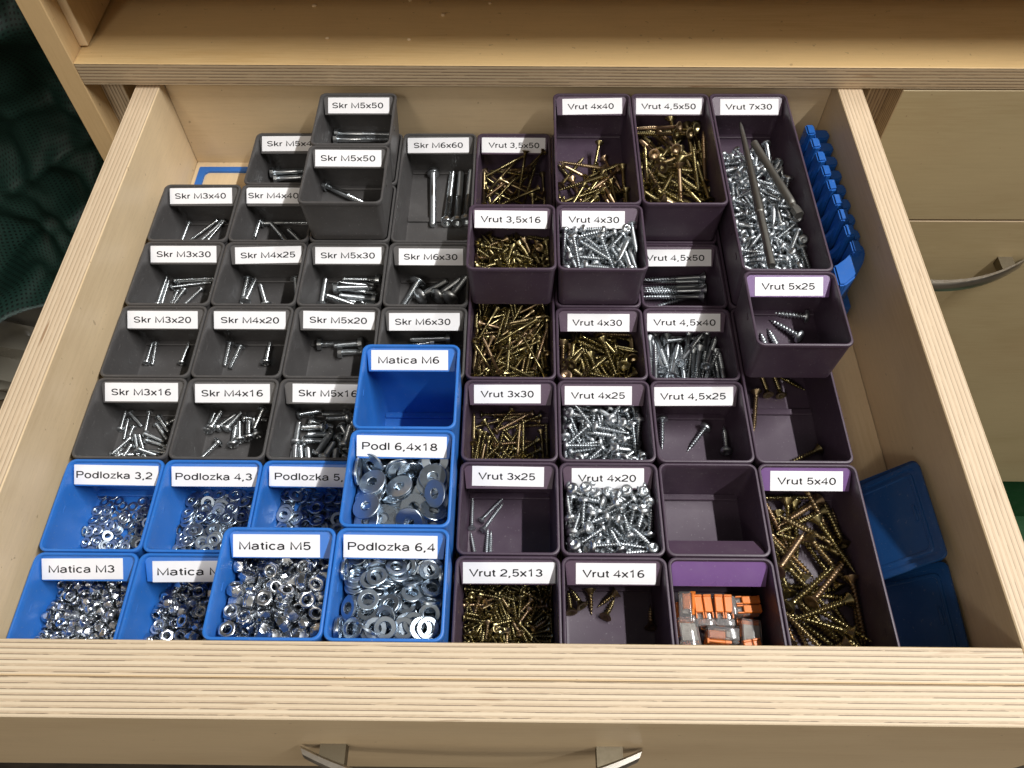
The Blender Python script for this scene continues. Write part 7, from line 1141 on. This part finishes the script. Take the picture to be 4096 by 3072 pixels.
16,1,7775,5025,239,18,58,51,-60,16,1,7837,5563,210,23,-73,-4,63,16,1,8011,5957,164,54,-64,27,46,16,0,7834,6760,155,45,-52,-46,55,16,0,7667,6843,199,90,38,11,-12,16,0,8218,4886,190,59,50,50,38,
16,1,8346,5341,269,73,-36,55,10,16,1,8441,5617,162,85,47,-17,-12,16,1,8259,5894,243,28,80,-14,48,16,0,8366,6539,163,56,65,-47,16,16,1,8324,6844,203,73,-3,-60,-31,16,0,7836,4571,178,67,6,-71,-13,
16,1,7940,5081,238,73,-21,60,23,16,1,7944,5690,204,52,50,-64,-23,16,0,7834,5975,151,28,-36,55,69,16,1,7947,6497,157,73,-46,47,8,16,0,8364,4715,166,73,-14,65,-8,16,1,8375,5145,218,44,-17,79,-37,
16,1,8223,5576,255,9,-63,-16,74,16,0,8366,6135,186,29,-63,26,-65,16,1,8438,6465,251,74,38,-50,17,16,0,7752,4713,294,61,12,57,-52,16,1,7868,4998,286,78,17,-57,-8,16,1,7978,5630,220,78,1,57,22,
16,1,7915,6009,173,29,5,63,-70,16,1,7891,6238,175,43,64,26,56,16,1,7704,6960,191,32,3,60,-72,16,1,8167,4646,197,44,-12,65,60,16,1,8431,4843,270,91,-13,-37,-7,16,1,8332,5693,236,31,-76,13,53,
16,1,8255,6204,230,62,-13,-73,-21,16,1,8434,6555,210,49,-66,-21,-51,16,1,8137,4745,229,65,-58,-14,-45,16,1,8086,4749,280,31,51,-27,74,16,1,7804,5465,228,5,-40,37,82,16,1,8066,6014,248,29,51,-38,70,
16,1,7846,6701,191,42,64,-28,-57,16,1,8270,4604,273,1,35,18,91,16,1,8381,5070,240,24,-42,66,-56,16,1,8308,5555,310,48,40,-52,56,16,1,8495,6089,256,87,-42,-3,-23,16,1,8040,6744,232,78,-51,-33,6,
16,0,7743,4595,252,52,58,28,-54,16,1,7960,5223,242,57,-22,66,41,16,1,7777,5657,241,62,-14,41,-64,16,1,7864,6054,223,69,67,-17,18,16,1,8019,6489,213,8,48,36,-79,16,0,8367,4502,217,81,14,56,0,
16,1,8455,5122,271,44,-5,-68,-57,16,1,8397,5099,350,46,-16,65,57,16,1,8277,5975,237,73,22,59,-21,16,0,8473,6281,281,70,60,-1,-37,16,1,7859,4595,248,70,-66,13,18,16,1,8084,5396,330,63,74,4,18,
16,1,7901,5658,265,58,-73,-19,27,16,1,7792,6022,239,19,-17,-60,-75,16,1,7892,6476,212,46,74,6,-47,16,1,8314,4763,259,50,70,-38,30,16,1,8399,4979,260,65,-57,-27,40,16,1,8226,5579,326,65,-69,27,11,
16,1,8284,6023,291,74,31,55,18,16,1,8090,6271,292,34,-59,20,69,16,1,7923,4873,269,58,50,-50,-39,16,1,7930,4941,289,68,-36,55,-29,16,1,7905,5810,299,60,-55,-37,43,16,1,8036,5915,263,29,-59,40,62,
16,1,7955,6870,162,86,35,-35,2,16,1,8384,4604,273,58,-70,-24,-30,16,0,7864,4487,343,69,40,51,30,16,1,8537,5668,262,84,49,-13,15,16,0,8246,6085,220,39,-60,-11,68,16,1,8344,6646,225,43,8,-67,58,
16,0,8079,4570,239,40,-40,42,-70,16,1,7884,5255,235,71,53,-19,-40,16,1,7837,5446,290,78,-5,-52,33,16,1,7930,5990,324,59,-54,23,-54,16,1,7818,6517,247,9,52,29,-79,16,1,8231,5971,329,56,3,67,-47,
16,1,8535,5277,253,19,5,-46,86,16,1,8362,5789,281,72,26,60,16,16,1,8256,6116,284,60,11,77,-14,16,1,8381,6873,253,1,4,72,67,16,1,8079,4814,325,70,26,60,24,16,1,8523,4840,286,12,-21,56,78,
    ],
    46: [
17,11,8255,4167,58,75,15,63,0,17,12,8168,3954,58,60,64,8,45,17,2,7886,3694,58,20,22,-61,72,17,10,8008,3758,58,28,12,63,-70,
    ],
}
KEYS = list(TYPES)
CAT = {'gold': ('yellow_wood_screw', 'screw'), 'zinc': ('zinc_wood_screw', 'screw'), 'bolt': ('machine_screw', 'bolt'), 'nut': ('lock_nut', 'nut'), 'washer': ('flat_washer', 'washer')}
STYLE = {'hex': 'hex_bolt', 'dome': 'mushroom_head_bolt', 'socket': 'socket_bolt'}
WORDS = [
    ('tiny lock nut in the heap of the Matica M3 bin', 'tiny lock nuts in the Matica M3 bin'),
    ('small lock nut in the heap of the Matica M4 bin', 'small lock nuts in the Matica M4 bin'),
    ('bright lock nut in the heap of the Matica M5 bin', 'bright lock nuts in the Matica M5 bin'),
    ('thick zinc washer in the heap of the Podlozka 6,4 bin', 'thick zinc washers in the Podlozka 6,4 bin'),
    ('tiny zinc washer in the heap of the Podlozka 3,2 bin', 'tiny zinc washers in the Podlozka 3,2 bin'),
    ('small zinc washer in the heap of the Podlozka 4,3 bin', 'small zinc washers in the Podlozka 4,3 bin'),
    ('medium zinc washer in the heap of the Podlozka 5,3 bin', 'medium zinc washers in the Podlozka 5,3 bin'),
    ('wide thin zinc washer in the heap of the Podl 6,4x18 bin', 'wide thin zinc washers in the Podl 6,4x18 bin'),
    ('', ''),
    ('cross head bolt in the heap of the Skr M3x16 bin', 'cross head bolts in the Skr M3x16 bin'),
    ('# cross head bolt in the Skr M4x16 bin', 'cross head bolts in the Skr M4x16 bin'),
    ('cross head bolt in the heap of the Skr M5x16 bin', 'cross head bolts in the Skr M5x16 bin'),
    ('# cross head bolt in the Skr M3x20 bin', 'cross head bolts in the Skr M3x20 bin'),
    ('# cross head bolt in the Skr M4x20 bin', 'cross head bolts in the Skr M4x20 bin'),
    ('# hex head bolt in the Skr M5x20 bin', 'hex head bolts in the Skr M5x20 bin'),
    ('# hex head bolt in the Skr M6x30 bin half under the blue bin', 'hex head bolts in the Skr M6x30 bin half under the blue bin'),
    ('# cross head bolt in the Skr M3x30 bin', 'cross head bolts in the Skr M3x30 bin'),
    ('# cross head bolt in the Skr M4x25 bin', 'cross head bolts in the Skr M4x25 bin'),
    ('# hex head bolt in the Skr M5x30 bin', 'hex head bolts in the Skr M5x30 bin'),
    ('# mushroom head bolt in the open Skr M6x30 bin', 'mushroom head bolts in the open Skr M6x30 bin'),
    ('# cross head bolt in the Skr M3x40 bin', 'cross head bolts in the Skr M3x40 bin'),
    ('# cross head bolt in the Skr M4x40 bin', 'cross head bolts in the Skr M4x40 bin'),
    ('# hex head bolt in the Skr M5x40 bin', 'hex head bolts in the Skr M5x40 bin'),
    ('single hex head bolt in the nearer Skr M5x50 bin', 'hex head bolts in the nearer Skr M5x50 bin'),
    ('# hex head bolt in the farther Skr M5x50 bin', 'hex head bolts in the farther Skr M5x50 bin'),
    ('# thick socket bolt in the Skr M6x60 bin', 'thick socket bolts in the Skr M6x60 bin'),
    ('yellow countersunk wood screw in the heap of the Vrut 2,5x13 bin', 'yellow countersunk wood screws in the Vrut 2,5x13 bin'),
    ('# yellow countersunk wood screw in the Vrut 4x16 bin', 'yellow countersunk wood screws in the Vrut 4x16 bin'),
    ('', ''),
    ('# silver countersunk wood screw in the Vrut 3x25 bin', 'silver countersunk wood screws in the Vrut 3x25 bin'),
    ('silver round wood screw in the heap of the Vrut 4x20 bin', 'silver round wood screws in the Vrut 4x20 bin'),
    ('yellow countersunk wood screw in the heap of the Vrut 5x40 bin', 'yellow countersunk wood screws in the Vrut 5x40 bin'),
    ('yellow countersunk wood screw in the heap of the Vrut 3x30 bin', 'yellow countersunk wood screws in the Vrut 3x30 bin'),
    ('silver round wood screw in the heap of the Vrut 4x25 bin', 'silver round wood screws in the Vrut 4x25 bin'),
    ('# silver round wood screw in the Vrut 4,5x25 bin', 'silver round wood screws in the Vrut 4,5x25 bin'),
    ('# yellow countersunk wood screw in the label free bin below Vrut 5x25', 'yellow countersunk wood screws in the label free bin below Vrut 5x25'),
    ('yellow countersunk wood screw in the heap of the label free double length bin', 'yellow countersunk wood screws in the label free double length bin'),
    ('yellow countersunk wood screw in the heap of the lower Vrut 4x30 bin', 'yellow countersunk wood screws in the lower Vrut 4x30 bin'),
    ('silver countersunk wood screw in the heap of the Vrut 4,5x40 bin', 'silver countersunk wood screws in the Vrut 4,5x40 bin'),
    ('# silver countersunk wood screw in the lower Vrut 4,5x50 bin', 'silver countersunk wood screws in the lower Vrut 4,5x50 bin'),
    ('yellow countersunk wood screw in the heap of the Vrut 3,5x16 bin', 'yellow countersunk wood screws in the Vrut 3,5x16 bin'),
    ('silver round wood screw in the heap of the raised Vrut 4x30 bin', 'silver round wood screws in the raised Vrut 4x30 bin'),
    ('yellow countersunk wood screw in the heap of the Vrut 3,5x50 bin', 'yellow countersunk wood screws in the Vrut 3,5x50 bin'),
    ('yellow countersunk wood screw in the heap of the Vrut 4x40 bin', 'yellow countersunk wood screws in the Vrut 4x40 bin'),
    ('yellow countersunk wood screw in the heap of the raised Vrut 4,5x50 bin', 'yellow countersunk wood screws in the raised Vrut 4,5x50 bin'),
    ('silver round wood screw in the heap of the Vrut 7x30 bin', 'silver round wood screws in the Vrut 7x30 bin'),
    ('# silver round wood screw in the raised bin before the longest one', 'silver round wood screws in the raised bin before the longest one'),
]         # for every bin: label pattern and group
ORD = ['leftmost', 'fourth from the left,', 'fifth from the left,', 'sixth from the left,', 'seventh from the left,', 'ninth from the left,', 'eighth from the left,', 'tenth from the left,', 'second from the left,', 'rightmost', 'third from the left,', 'only']
# each record: hardware type, flag, position in steps of 0.05 mm, orientation quaternion
buried = {}
for bi, ki, flag, x, y, z, qw, qx, qy, qz in ((b_, *n_[i:i+9]) for b_, n_ in POSES.items() for i in range(0, len(n_), 9)):
    key = KEYS[ki]; cls = TYPES[key][0]
    loc = Vector((x, y, z))*.00005; q = Quaternion((qw, qx, qy, qz)); q.normalize()
    if flag == 0: buried.setdefault(cls, []).append((key, loc, q)); continue
    pat_, grp = WORDS[bi]
    o = link(STYLE.get(TYPES[key][5], CAT[cls][0]), HW[key], None, None, loc)
    o.rotation_mode = 'QUATERNION'; o.rotation_quaternion = q
    tag(o, pat_.replace('#', ORD[flag-2] if flag > 1 else ''), CAT[cls][1], grp)
STUFF = {'gold': ('buried_yellow_screws', 'yellow wood screws buried deeper in the heaps of the purple bins', 'screws'), 'zinc': ('buried_zinc_screws', 'silver wood screws buried deeper in the heaps of the purple bins', 'screws'), 'bolt': ('buried_machine_screws', 'small bolts buried under the others in the grey bins', 'bolts'), 'nut': ('buried_nuts', 'lock nuts buried deeper in the heaps of the blue bins', 'nuts'), 'washer': ('buried_washers', 'washers buried deeper in the heaps of the blue bins', 'washers')}
import numpy as np
def arrays(me):
    v = np.empty(len(me.vertices)*3, np.float32); me.vertices.foreach_get('co', v)
    li = np.empty(len(me.loops), np.int32); me.loops.foreach_get('vertex_index', li)
    ls = np.empty(len(me.polygons), np.int32); me.polygons.foreach_get('loop_start', ls)
    return v.reshape(-1, 3), li, ls
for cls, lst in buried.items():
    lst = lst+[(k_, l_-Vector((0, 0, dz_)), q_) for k_, l_, q_ in lst if l_.z > -.001 and l_.x < .216 and l_.y < .11 for dz_ in (.013, .026)]
    vs, lis, lss, nv, nl, ca = [], [], [], 0, 0, {}
    for key, loc, q in lst:
        if key not in ca: ca[key] = arrays(HW[key])
        v, li, ls = ca[key]; vs.append(v @ np.array(q.to_matrix().transposed(), np.float32)+np.array(loc, np.float32)); lis.append(li+nv); lss.append(ls+nl); nv += len(v); nl += len(li)
    vs, lis, lss = np.concatenate(vs), np.concatenate(lis), np.concatenate(lss)
    nm, lb, ct = STUFF[cls]; me = bpy.data.meshes.new(nm)
    me.vertices.add(nv); me.vertices.foreach_set('co', vs.ravel().astype(np.float32)); me.loops.add(nl); me.loops.foreach_set('vertex_index', lis.astype(np.int32))
    me.polygons.add(len(lss)); me.polygons.foreach_set('loop_start', lss.astype(np.int32)); me.update(calc_edges=True); me.validate()
    me.polygons.foreach_set('use_smooth', [True]*len(me.polygons)); me.set_sharp_from_angle(angle=R(50))
    tag(link(nm, me, M[cls]), lb, ct, None, 'stuff')

# wire connectors: clear housing, two orange levers, metal contacts
hs = bmesh.new(); add_box(hs, -.0080, .0080, -.0051, .0051, -.0040, .0026, .0009, 2); add_box(hs, .0042, .0078, -.0049, .0049, .0024, .0040, .0008, 2); HSM = finish(hs, 'housing'); HSM.materials.append(M['clear'])
lv = bmesh.new(); add_box(lv, -.0078, .0010, -.0021, .0021, .0027, .0042, .0004, 1); add_box(lv, -.0082, -.0070, -.0021, .0021, .0020, .0048, .0003); add_box(lv, .0010, .0040, -.0021, -.0015, .0027, .0040); add_box(lv, .0010, .0040, .0015, .0021, .0027, .0040); LVM = finish(lv, 'lever'); LVM.materials.append(M['orange'])
ct = bmesh.new(); add_box(ct, -.0050, .0040, -.0040, .0040, -.0026, -.0020, .0002)
for yy in (-.0024, .0024): add_box(ct, .0012, .0036, yy-.0011, yy+.0011, -.0020, .0010, .0002)
CTM = finish(ct, 'contact'); CTM.materials.append(M['brass'])
ins = bmesh.new(); add_box(ins, -.0070, .0010, -.0040, .0040, -.0018, .0020, .0004); INM = finish(ins, 'lever_base'); INM.materials.append(M['orange'])
Zc = -.0340
# x, y from the bin's near left corner (mm), height of the centre above the floor (mm), heading, roll, pitch (degrees), label
CONN = [(11.5, 33.5, 13.2, -90, -80, 4, 'clear orange connector on its side at the back left of its purple bin'),
 (19.8, 32.0, 12.6, -88, 0, 0, 'clear connector showing two orange levers, second from left in the back row'),
 (30.2, 32.2, 12.4, -91, 0, 1, 'clear connector showing two orange levers, third from left in the back row'),
 (41.0, 35.0, 12.6, 182, 3, 0, 'clear connector at the back right, its orange levers pointing right'),
 (11.0, 20.8, 12.4, -86, 176, 0, 'upside down clear connector at the left of the middle row'),
 (27.8, 19.8, 13.6, -8, 98, 3, 'clear connector lying on its side in the centre of the middle row'),
 (42.6, 20.0, 12.2, -95, 178, 0, 'upside down clear connector at the right of the middle row'),
 (13.0, 8.8, 12.6, 4, 95, 0, 'clear connector on its side at the front left of its purple bin'),
 (28.6, 9.0, 12.0, 172, 178, 0, 'upside down clear connector in the middle of the front row'),
 (43.0, 9.6, 12.4, -80, 0, 3, 'clear connector with orange levers at the front right of its purple bin'),
 (11.5, 30.5, 4.2, -90, 0, 0, 'clear connector underneath at the back left of the connector bin'),
 (27.0, 31.0, 4.2, 0, 0, 0, 'clear connector underneath in the middle of the back row'),
 (42.5, 31.0, 4.2, -90, 0, 0, 'clear connector underneath at the back right of the connector bin'),
 (12.5, 13.5, 4.2, -90, 0, 0, 'clear connector underneath at the front left of the connector bin'),
 (27.0, 13.5, 4.2, -90, 0, 0, 'clear connector underneath in the middle of the front row'),
 (42.0, 13.0, 4.2, -90, 0, 0, 'clear connector underneath at the front right of the connector bin')]
for x, y, z, hd_, ro, pi_, lab in CONN:
    t = thing('wire_connector', lab, 'connector', (6*PITCH+x*.001, y*.001, Zc+z*.001), 'clear wire connectors with orange levers')
    t.rotation_mode = 'QUATERNION'; t.rotation_quaternion = Quaternion((0, 0, 1), R(hd_)) @ Quaternion((1, 0, 0), R(ro)) @ Quaternion((0, 1, 0), R(pi_))
    link('housing', HSM, None, t); link('contact', CTM, None, t); link('lever_base', INM, None, t)
    for yy in (-.0024, .0024): link('lever', LVM, None, t, (0, yy, 0))

# two long driver bits lying on the silver screws
def bit(name, label, a, b, prof, seg=6):
    a, b = Vector(a), Vector(b); bm = bmesh.new(); L = (b-a).length
    lathe(bm, [(u*L, r) for u, r in prof], 12)
    o = link(name, finish(bm, name, True, 30), M['steel'], None, a); o.rotation_mode = 'QUATERNION'; o.rotation_quaternion = Vector((0, 0, 1)).rotation_difference(b-a)
    return tag(o, label, 'driver bit', 'long grey driver bits lying on the silver screws')
hx6 = lambda af: (lambda a: hexr(a, af))
bit('driver_bit', 'longer grey driver bit with a pointed tip, on the silver screws', (.4005, .362, .0225), (.3990, .2270, .0262), [(0, .0006), (.04, .0014), (.16, .0019), (.30, .0023), (.60, .0030), (.66, .0030), (.665, .0025), (1, .0025)])
bit('driver_bit', 'shorter grey driver bit with a hexagonal shank, on the silver screws', (.4060, .341, .0235), (.4232, .2690, .0262), [(0, .0010), (.02, .0026), (.55, .0025), (.58, .0028), (.82, .0028), (.85, .0026), (.86, .0021), (.90, .0021), (.91, hx6(.0056)), (1, hx6(.0056))])

# blue comb shaped rail standing between the longest bin and the drawer side
cb = thing('comb_rail', 'blue plastic rail with nine rounded teeth standing beside the longest purple bin', 'rail', (.452, .300, -.0376))
bm = bmesh.new(); add_box(bm, .4390, .4475, .2330, .3790, -.0374, -.0030, .0012, 2); add_box(bm, .4475, .4640, .2330, .3790, -.0374, -.0200, .0012, 2); bmesh.ops.translate(bm, verts=bm.verts, vec=-cb.location)
link('spine', finish(bm, 'spine'), M['comb_blue'], cb)
for k in range(9):
    u = k/8; x0 = .4492+.0075*u; y1 = .3700-.1105*u; w = .0108
    bm = bmesh.new()
    xm = x0+.0060                       # a raised lip on the left, a lower rounded body on the right
    lip = [(x0, y1), (xm, y1), (xm, y1-w+.001), (x0+.001, y1-w), (x0, y1-w+.001)]
    if k < 8: body = [(xm-.0005, y1-.0003), (.4645, y1-.0003), (.4666, y1-.002), (.4666, y1-w+.003), (.4635, y1-w+.0003), (xm-.0005, y1-w+.0003)]
    else: body = [(xm-.0005, y1-.0003), (.4662, y1-.0003), (.4667, y1-.006), (.4640, y1-.014), (.4560, y1-.027), (.4480, y1-.034), (.4440, y1-.034), (.4440, y1-.018), (x0-.004, y1-.014), (x0+.0003, y1-.0095)]
    for pts, zt_ in ((lip, .0150), (body, .0108)):
        bt = bmesh.new(); loft(bt, [[Vector((x, y, -.0200)) for x, y in pts], [Vector((x, y, zt_)) for x, y in pts]])
        bmesh.ops.bevel(bt, geom=list(bt.edges), offset=.0011, segments=2, affect='EDGES')
        mt = bpy.data.meshes.new('tooth_piece'); bt.to_mesh(mt); bt.free(); bm.from_mesh(mt); bpy.data.meshes.remove(mt)
    # curved web down to the spine
    web = []
    for i in range(7):
        a = R(90*i/6); web.append((x0+.001-.0085*(1-math.cos(a)), y1-w*.5-.004*(i/6), .0145-.019*math.sin(a)))
    rings = [[Vector((x, y-.0016, z)), Vector((x, y+.0016, z)), Vector((x+.003, y+.0016, z-.004)), Vector((x+.003, y-.0016, z-.004))] for x, y, z in web]
    loft(bm, rings)
    bmesh.ops.translate(bm, verts=bm.verts, vec=-cb.location)
    link('tooth', finish(bm, 'tooth'), M['comb_blue'], cb)

# blue lids leaning against the drawer side in the near right corner
def lid(label, A, u, v, lu, lv_, name='box_lid'):
    A, u, v = Vector(A), Vector(u).normalized(), Vector(v); v = (v-u*v.dot(u)).normalized(); n = u.cross(v)
    if n.z < 0: n = -n
    bm = bmesh.new(); hx, hy = lu/2, lv_/2
    rings = [rrect(hx, hy, .0035, 0), rrect(hx, hy, .0035, .0012), rrect(hx-.0002, hy-.0002, .0033, .0015), rrect(hx-.0028, hy-.0028, .003, .0015), rrect(hx-.0030, hy-.0030, .003, .0009), rrect(hx-.0050, hy-.0050, .003, .0009), rrect(hx-.0053, hy-.0053, .003, .0016), rrect(hx-.0066, hy-.0066, .003, .0016), rrect(hx-.007, hy-.007, .003, .0010)]
    loft(bm, rings)
    add_box(bm, -.0045, .0045, -hy+.0085, -hy+.0098, .0008, .0018, .0003)
    c = A+u*hx+v*hy; Mx = Matrix((u, v, n)).transposed()
    if Mx.determinant() < 0: Mx = Matrix((u, -v*-1, n)).transposed()
    me = finish(bm, name); o = link(name, me, M['dark_blue'])
    o.matrix_world = Matrix.Translation(c) @ Mx.to_4x4(); return tag(o, label, 'lid', 'blue lids leaning in the right corner')
lid('upper blue plastic lid with a raised border, leaning on the drawer side over the others', (.4648, .1080, .0030), (-.05, -.98, .12), (-.62, -.06, -.76), .0575, .048)
lid('blue plastic lid right behind the upper one, showing only its far edges', (.4662, .1110, -.0005), (-.01, -.99, .03), (-.62, -.06, -.76), .0575, .048)
lid('lowest blue plastic lid, running on towards the drawer front', (.4660, .0530, .0000), (-.0, -1, -.07), (-.62, .03, -.76), .0525, .048)

# ------------------------------------------------------------------ around the workbench
# green woven sheet hanging in folds to the left
tm, nt, bs = new_mat('green_mesh_fabric'); uv = node(nt, 'ShaderNodeTexCoord').outputs['UV']; sp = node(nt, 'ShaderNodeSeparateXYZ', ins={0: uv})
wx = mth(nt, 'SINE', mth(nt, 'MULTIPLY', sp.outputs[0], 2*math.pi/.0027)); wy = mth(nt, 'SINE', mth(nt, 'MULTIPLY', sp.outputs[1], 2*math.pi/.0027))
hole = mth(nt, 'MULTIPLY', mth(nt, 'GREATER_THAN', wx, .1), mth(nt, 'GREATER_THAN', wy, .1))
tn_ = noise(nt, uv, 30, 4)
nt.links.new(mixc(nt, hole, mixc(nt, tn_, (.010, .042, .032), (.021, .070, .052)), (.003, .010, .008)), bs.inputs['Base Color'])
bs.inputs['Roughness'].default_value = .5; bump(nt, bs, hole, .5, .0008)
def cloth(name, pts_fn, nu, nv, mat, label, cat):
    bm = bmesh.new(); uvl = bm.loops.layers.uv.new('UVMap'); V_ = [[bm.verts.new(pts_fn(i/nu, j/nv)) for i in range(nu+1)] for j in range(nv+1)]
    su = [0]; 
    for j in range(nv):
        for i in range(nu):
            f = bm.faces.new((V_[j][i], V_[j][i+1], V_[j+1][i+1], V_[j+1][i]))
            for lp, (a, b) in zip(f.loops, ((i, j), (i+1, j), (i+1, j+1), (i, j+1))): lp[uvl].uv = (a/nu*.42, b/nv*.60)
    r = bmesh.ops.solidify(bm, geom=bm.faces[:], thickness=.0008)
    me = finish(bm, name, True, 80); return tag(link(name, me, mat), label, cat)
from mathutils import noise as mnoise
def tarp_pt(u, v):
    x = -.50+.42*u; z = .40-.62*v-.020*math.sin(6*u+1)-.015*math.sin(17*u+.4)
    f = lambda s, o_: mnoise.noise(Vector((x*s+o_, z*s*.7, o_)))
    y = .418+.036*f(9, 1.3)+.022*f(23, 4.1)+.010*f(52, 8.2)
    crease = abs(mnoise.noise(Vector((x*14+z*9, z*5-x*6, 2.2)))); y -= .030*max(0, .22-crease)
    crease2 = abs(mnoise.noise(Vector((x*9-z*16, z*8+x*4, 7.7)))); y -= .026*max(0, .20-crease2)
    w = max(0, v-.62)/.38; y -= .05*w*w+.012*w*math.sin(21*u+2*v)
    return Vector((x, min(y, .47), z))
cloth('fabric_sheet', tarp_pt, 150, 190, tm, 'dark green woven mesh sheet hanging in folds left of the cabinet', 'fabric sheet')
# crumpled clear bag and brown board on the floor, green crate on the right
bgm, nt, bs = new_mat('clear_film'); bs.inputs['Base Color'].default_value = (.26, .245, .20, 1); bs.inputs['Roughness'].default_value = .25; bs.inputs['Transmission Weight'].default_value = .45
bm = bmesh.new(); bmesh.ops.create_icosphere(bm, subdivisions=4, radius=1); rb = random.Random(3)
ph = [rb.uniform(0, 6) for _ in range(8)]
for v in bm.verts:
    p = v.co.copy(); k = 1+.22*math.sin(5*p.x+ph[0])*math.sin(6*p.y+ph[1])+.13*math.sin(13*p.z+ph[2]+4*p.x)+.08*math.sin(17*p.y+ph[3])
    v.co = Vector((p.x*.115*k, p.y*.06*k, max(-.5, p.z)*.05*k))
tag(link('plastic_bag', finish(bm, 'plastic_bag', True, 60), bgm, None, (-.315, .42, -.330)), 'crumpled clear plastic bag lying on brown boxes left of the drawer', 'bag')
bx = box_mesh('cardboard_box', -.20, .22, -.24, .26, -.36, 0, bev=.004); tag(link('cardboard_box', bx, flat('brown_card', (.10, .070, .040), .8), None, (-.33, .42, -.360)), 'brown cardboard box on the floor below the plastic bag', 'box')
gc = thing('crate', 'green plastic crate on the floor by the right hand drawers', 'crate', (.97, .24, -.72))
bm = bmesh.new(); loft(bm, [rrect(.14, .16, .02, 0), rrect(.15, .17, .02, .15), rrect(.158, .178, .02, .152), rrect(.158, .178, .02, .17), rrect(.146, .166, .018, .17), rrect(.136, .156, .018, .01)])
link('tub', finish(bm, 'tub'), plastic('green_plastic', (.006, .060, .014), .5), gc)
# sawdust crumbs on the shelf
wc = flat('wood_crumb', (.80, .62, .38), .7)
for k, (x, y, s_) in enumerate(((.098, .448, .0016), (.113, .409, .0013), (.192, .437, .0016), (.225, .452, .0012), (.167, .455, .0013), (.170, .408, .0012))):
    bm = bmesh.new(); bmesh.ops.create_icosphere(bm, subdivisions=1, radius=s_)
    for v in bm.verts: v.co.z *= .45; v.co.x *= 1+.5*rl.random(); v.co.y *= 1+.3*rl.random()
    CR = ('pale wood crumb nearest the left end of the shelf', 'pale wood crumb near the shelf edge, left of the middle', 'pale wood crumb in the group of three at the shelf back, foremost', 'pale wood crumb farthest to the right on the shelf', 'pale wood crumb farthest back on the shelf', 'pale wood crumb near the shelf edge, above the raised grey bins')
    tag(link('wood_crumb', finish(bm, 'wood_crumb', False), wc, None, (x, y, .0560-.0042*(x+.056)+s_*.4)), CR[k], 'crumb', 'wood crumbs on the shelf')
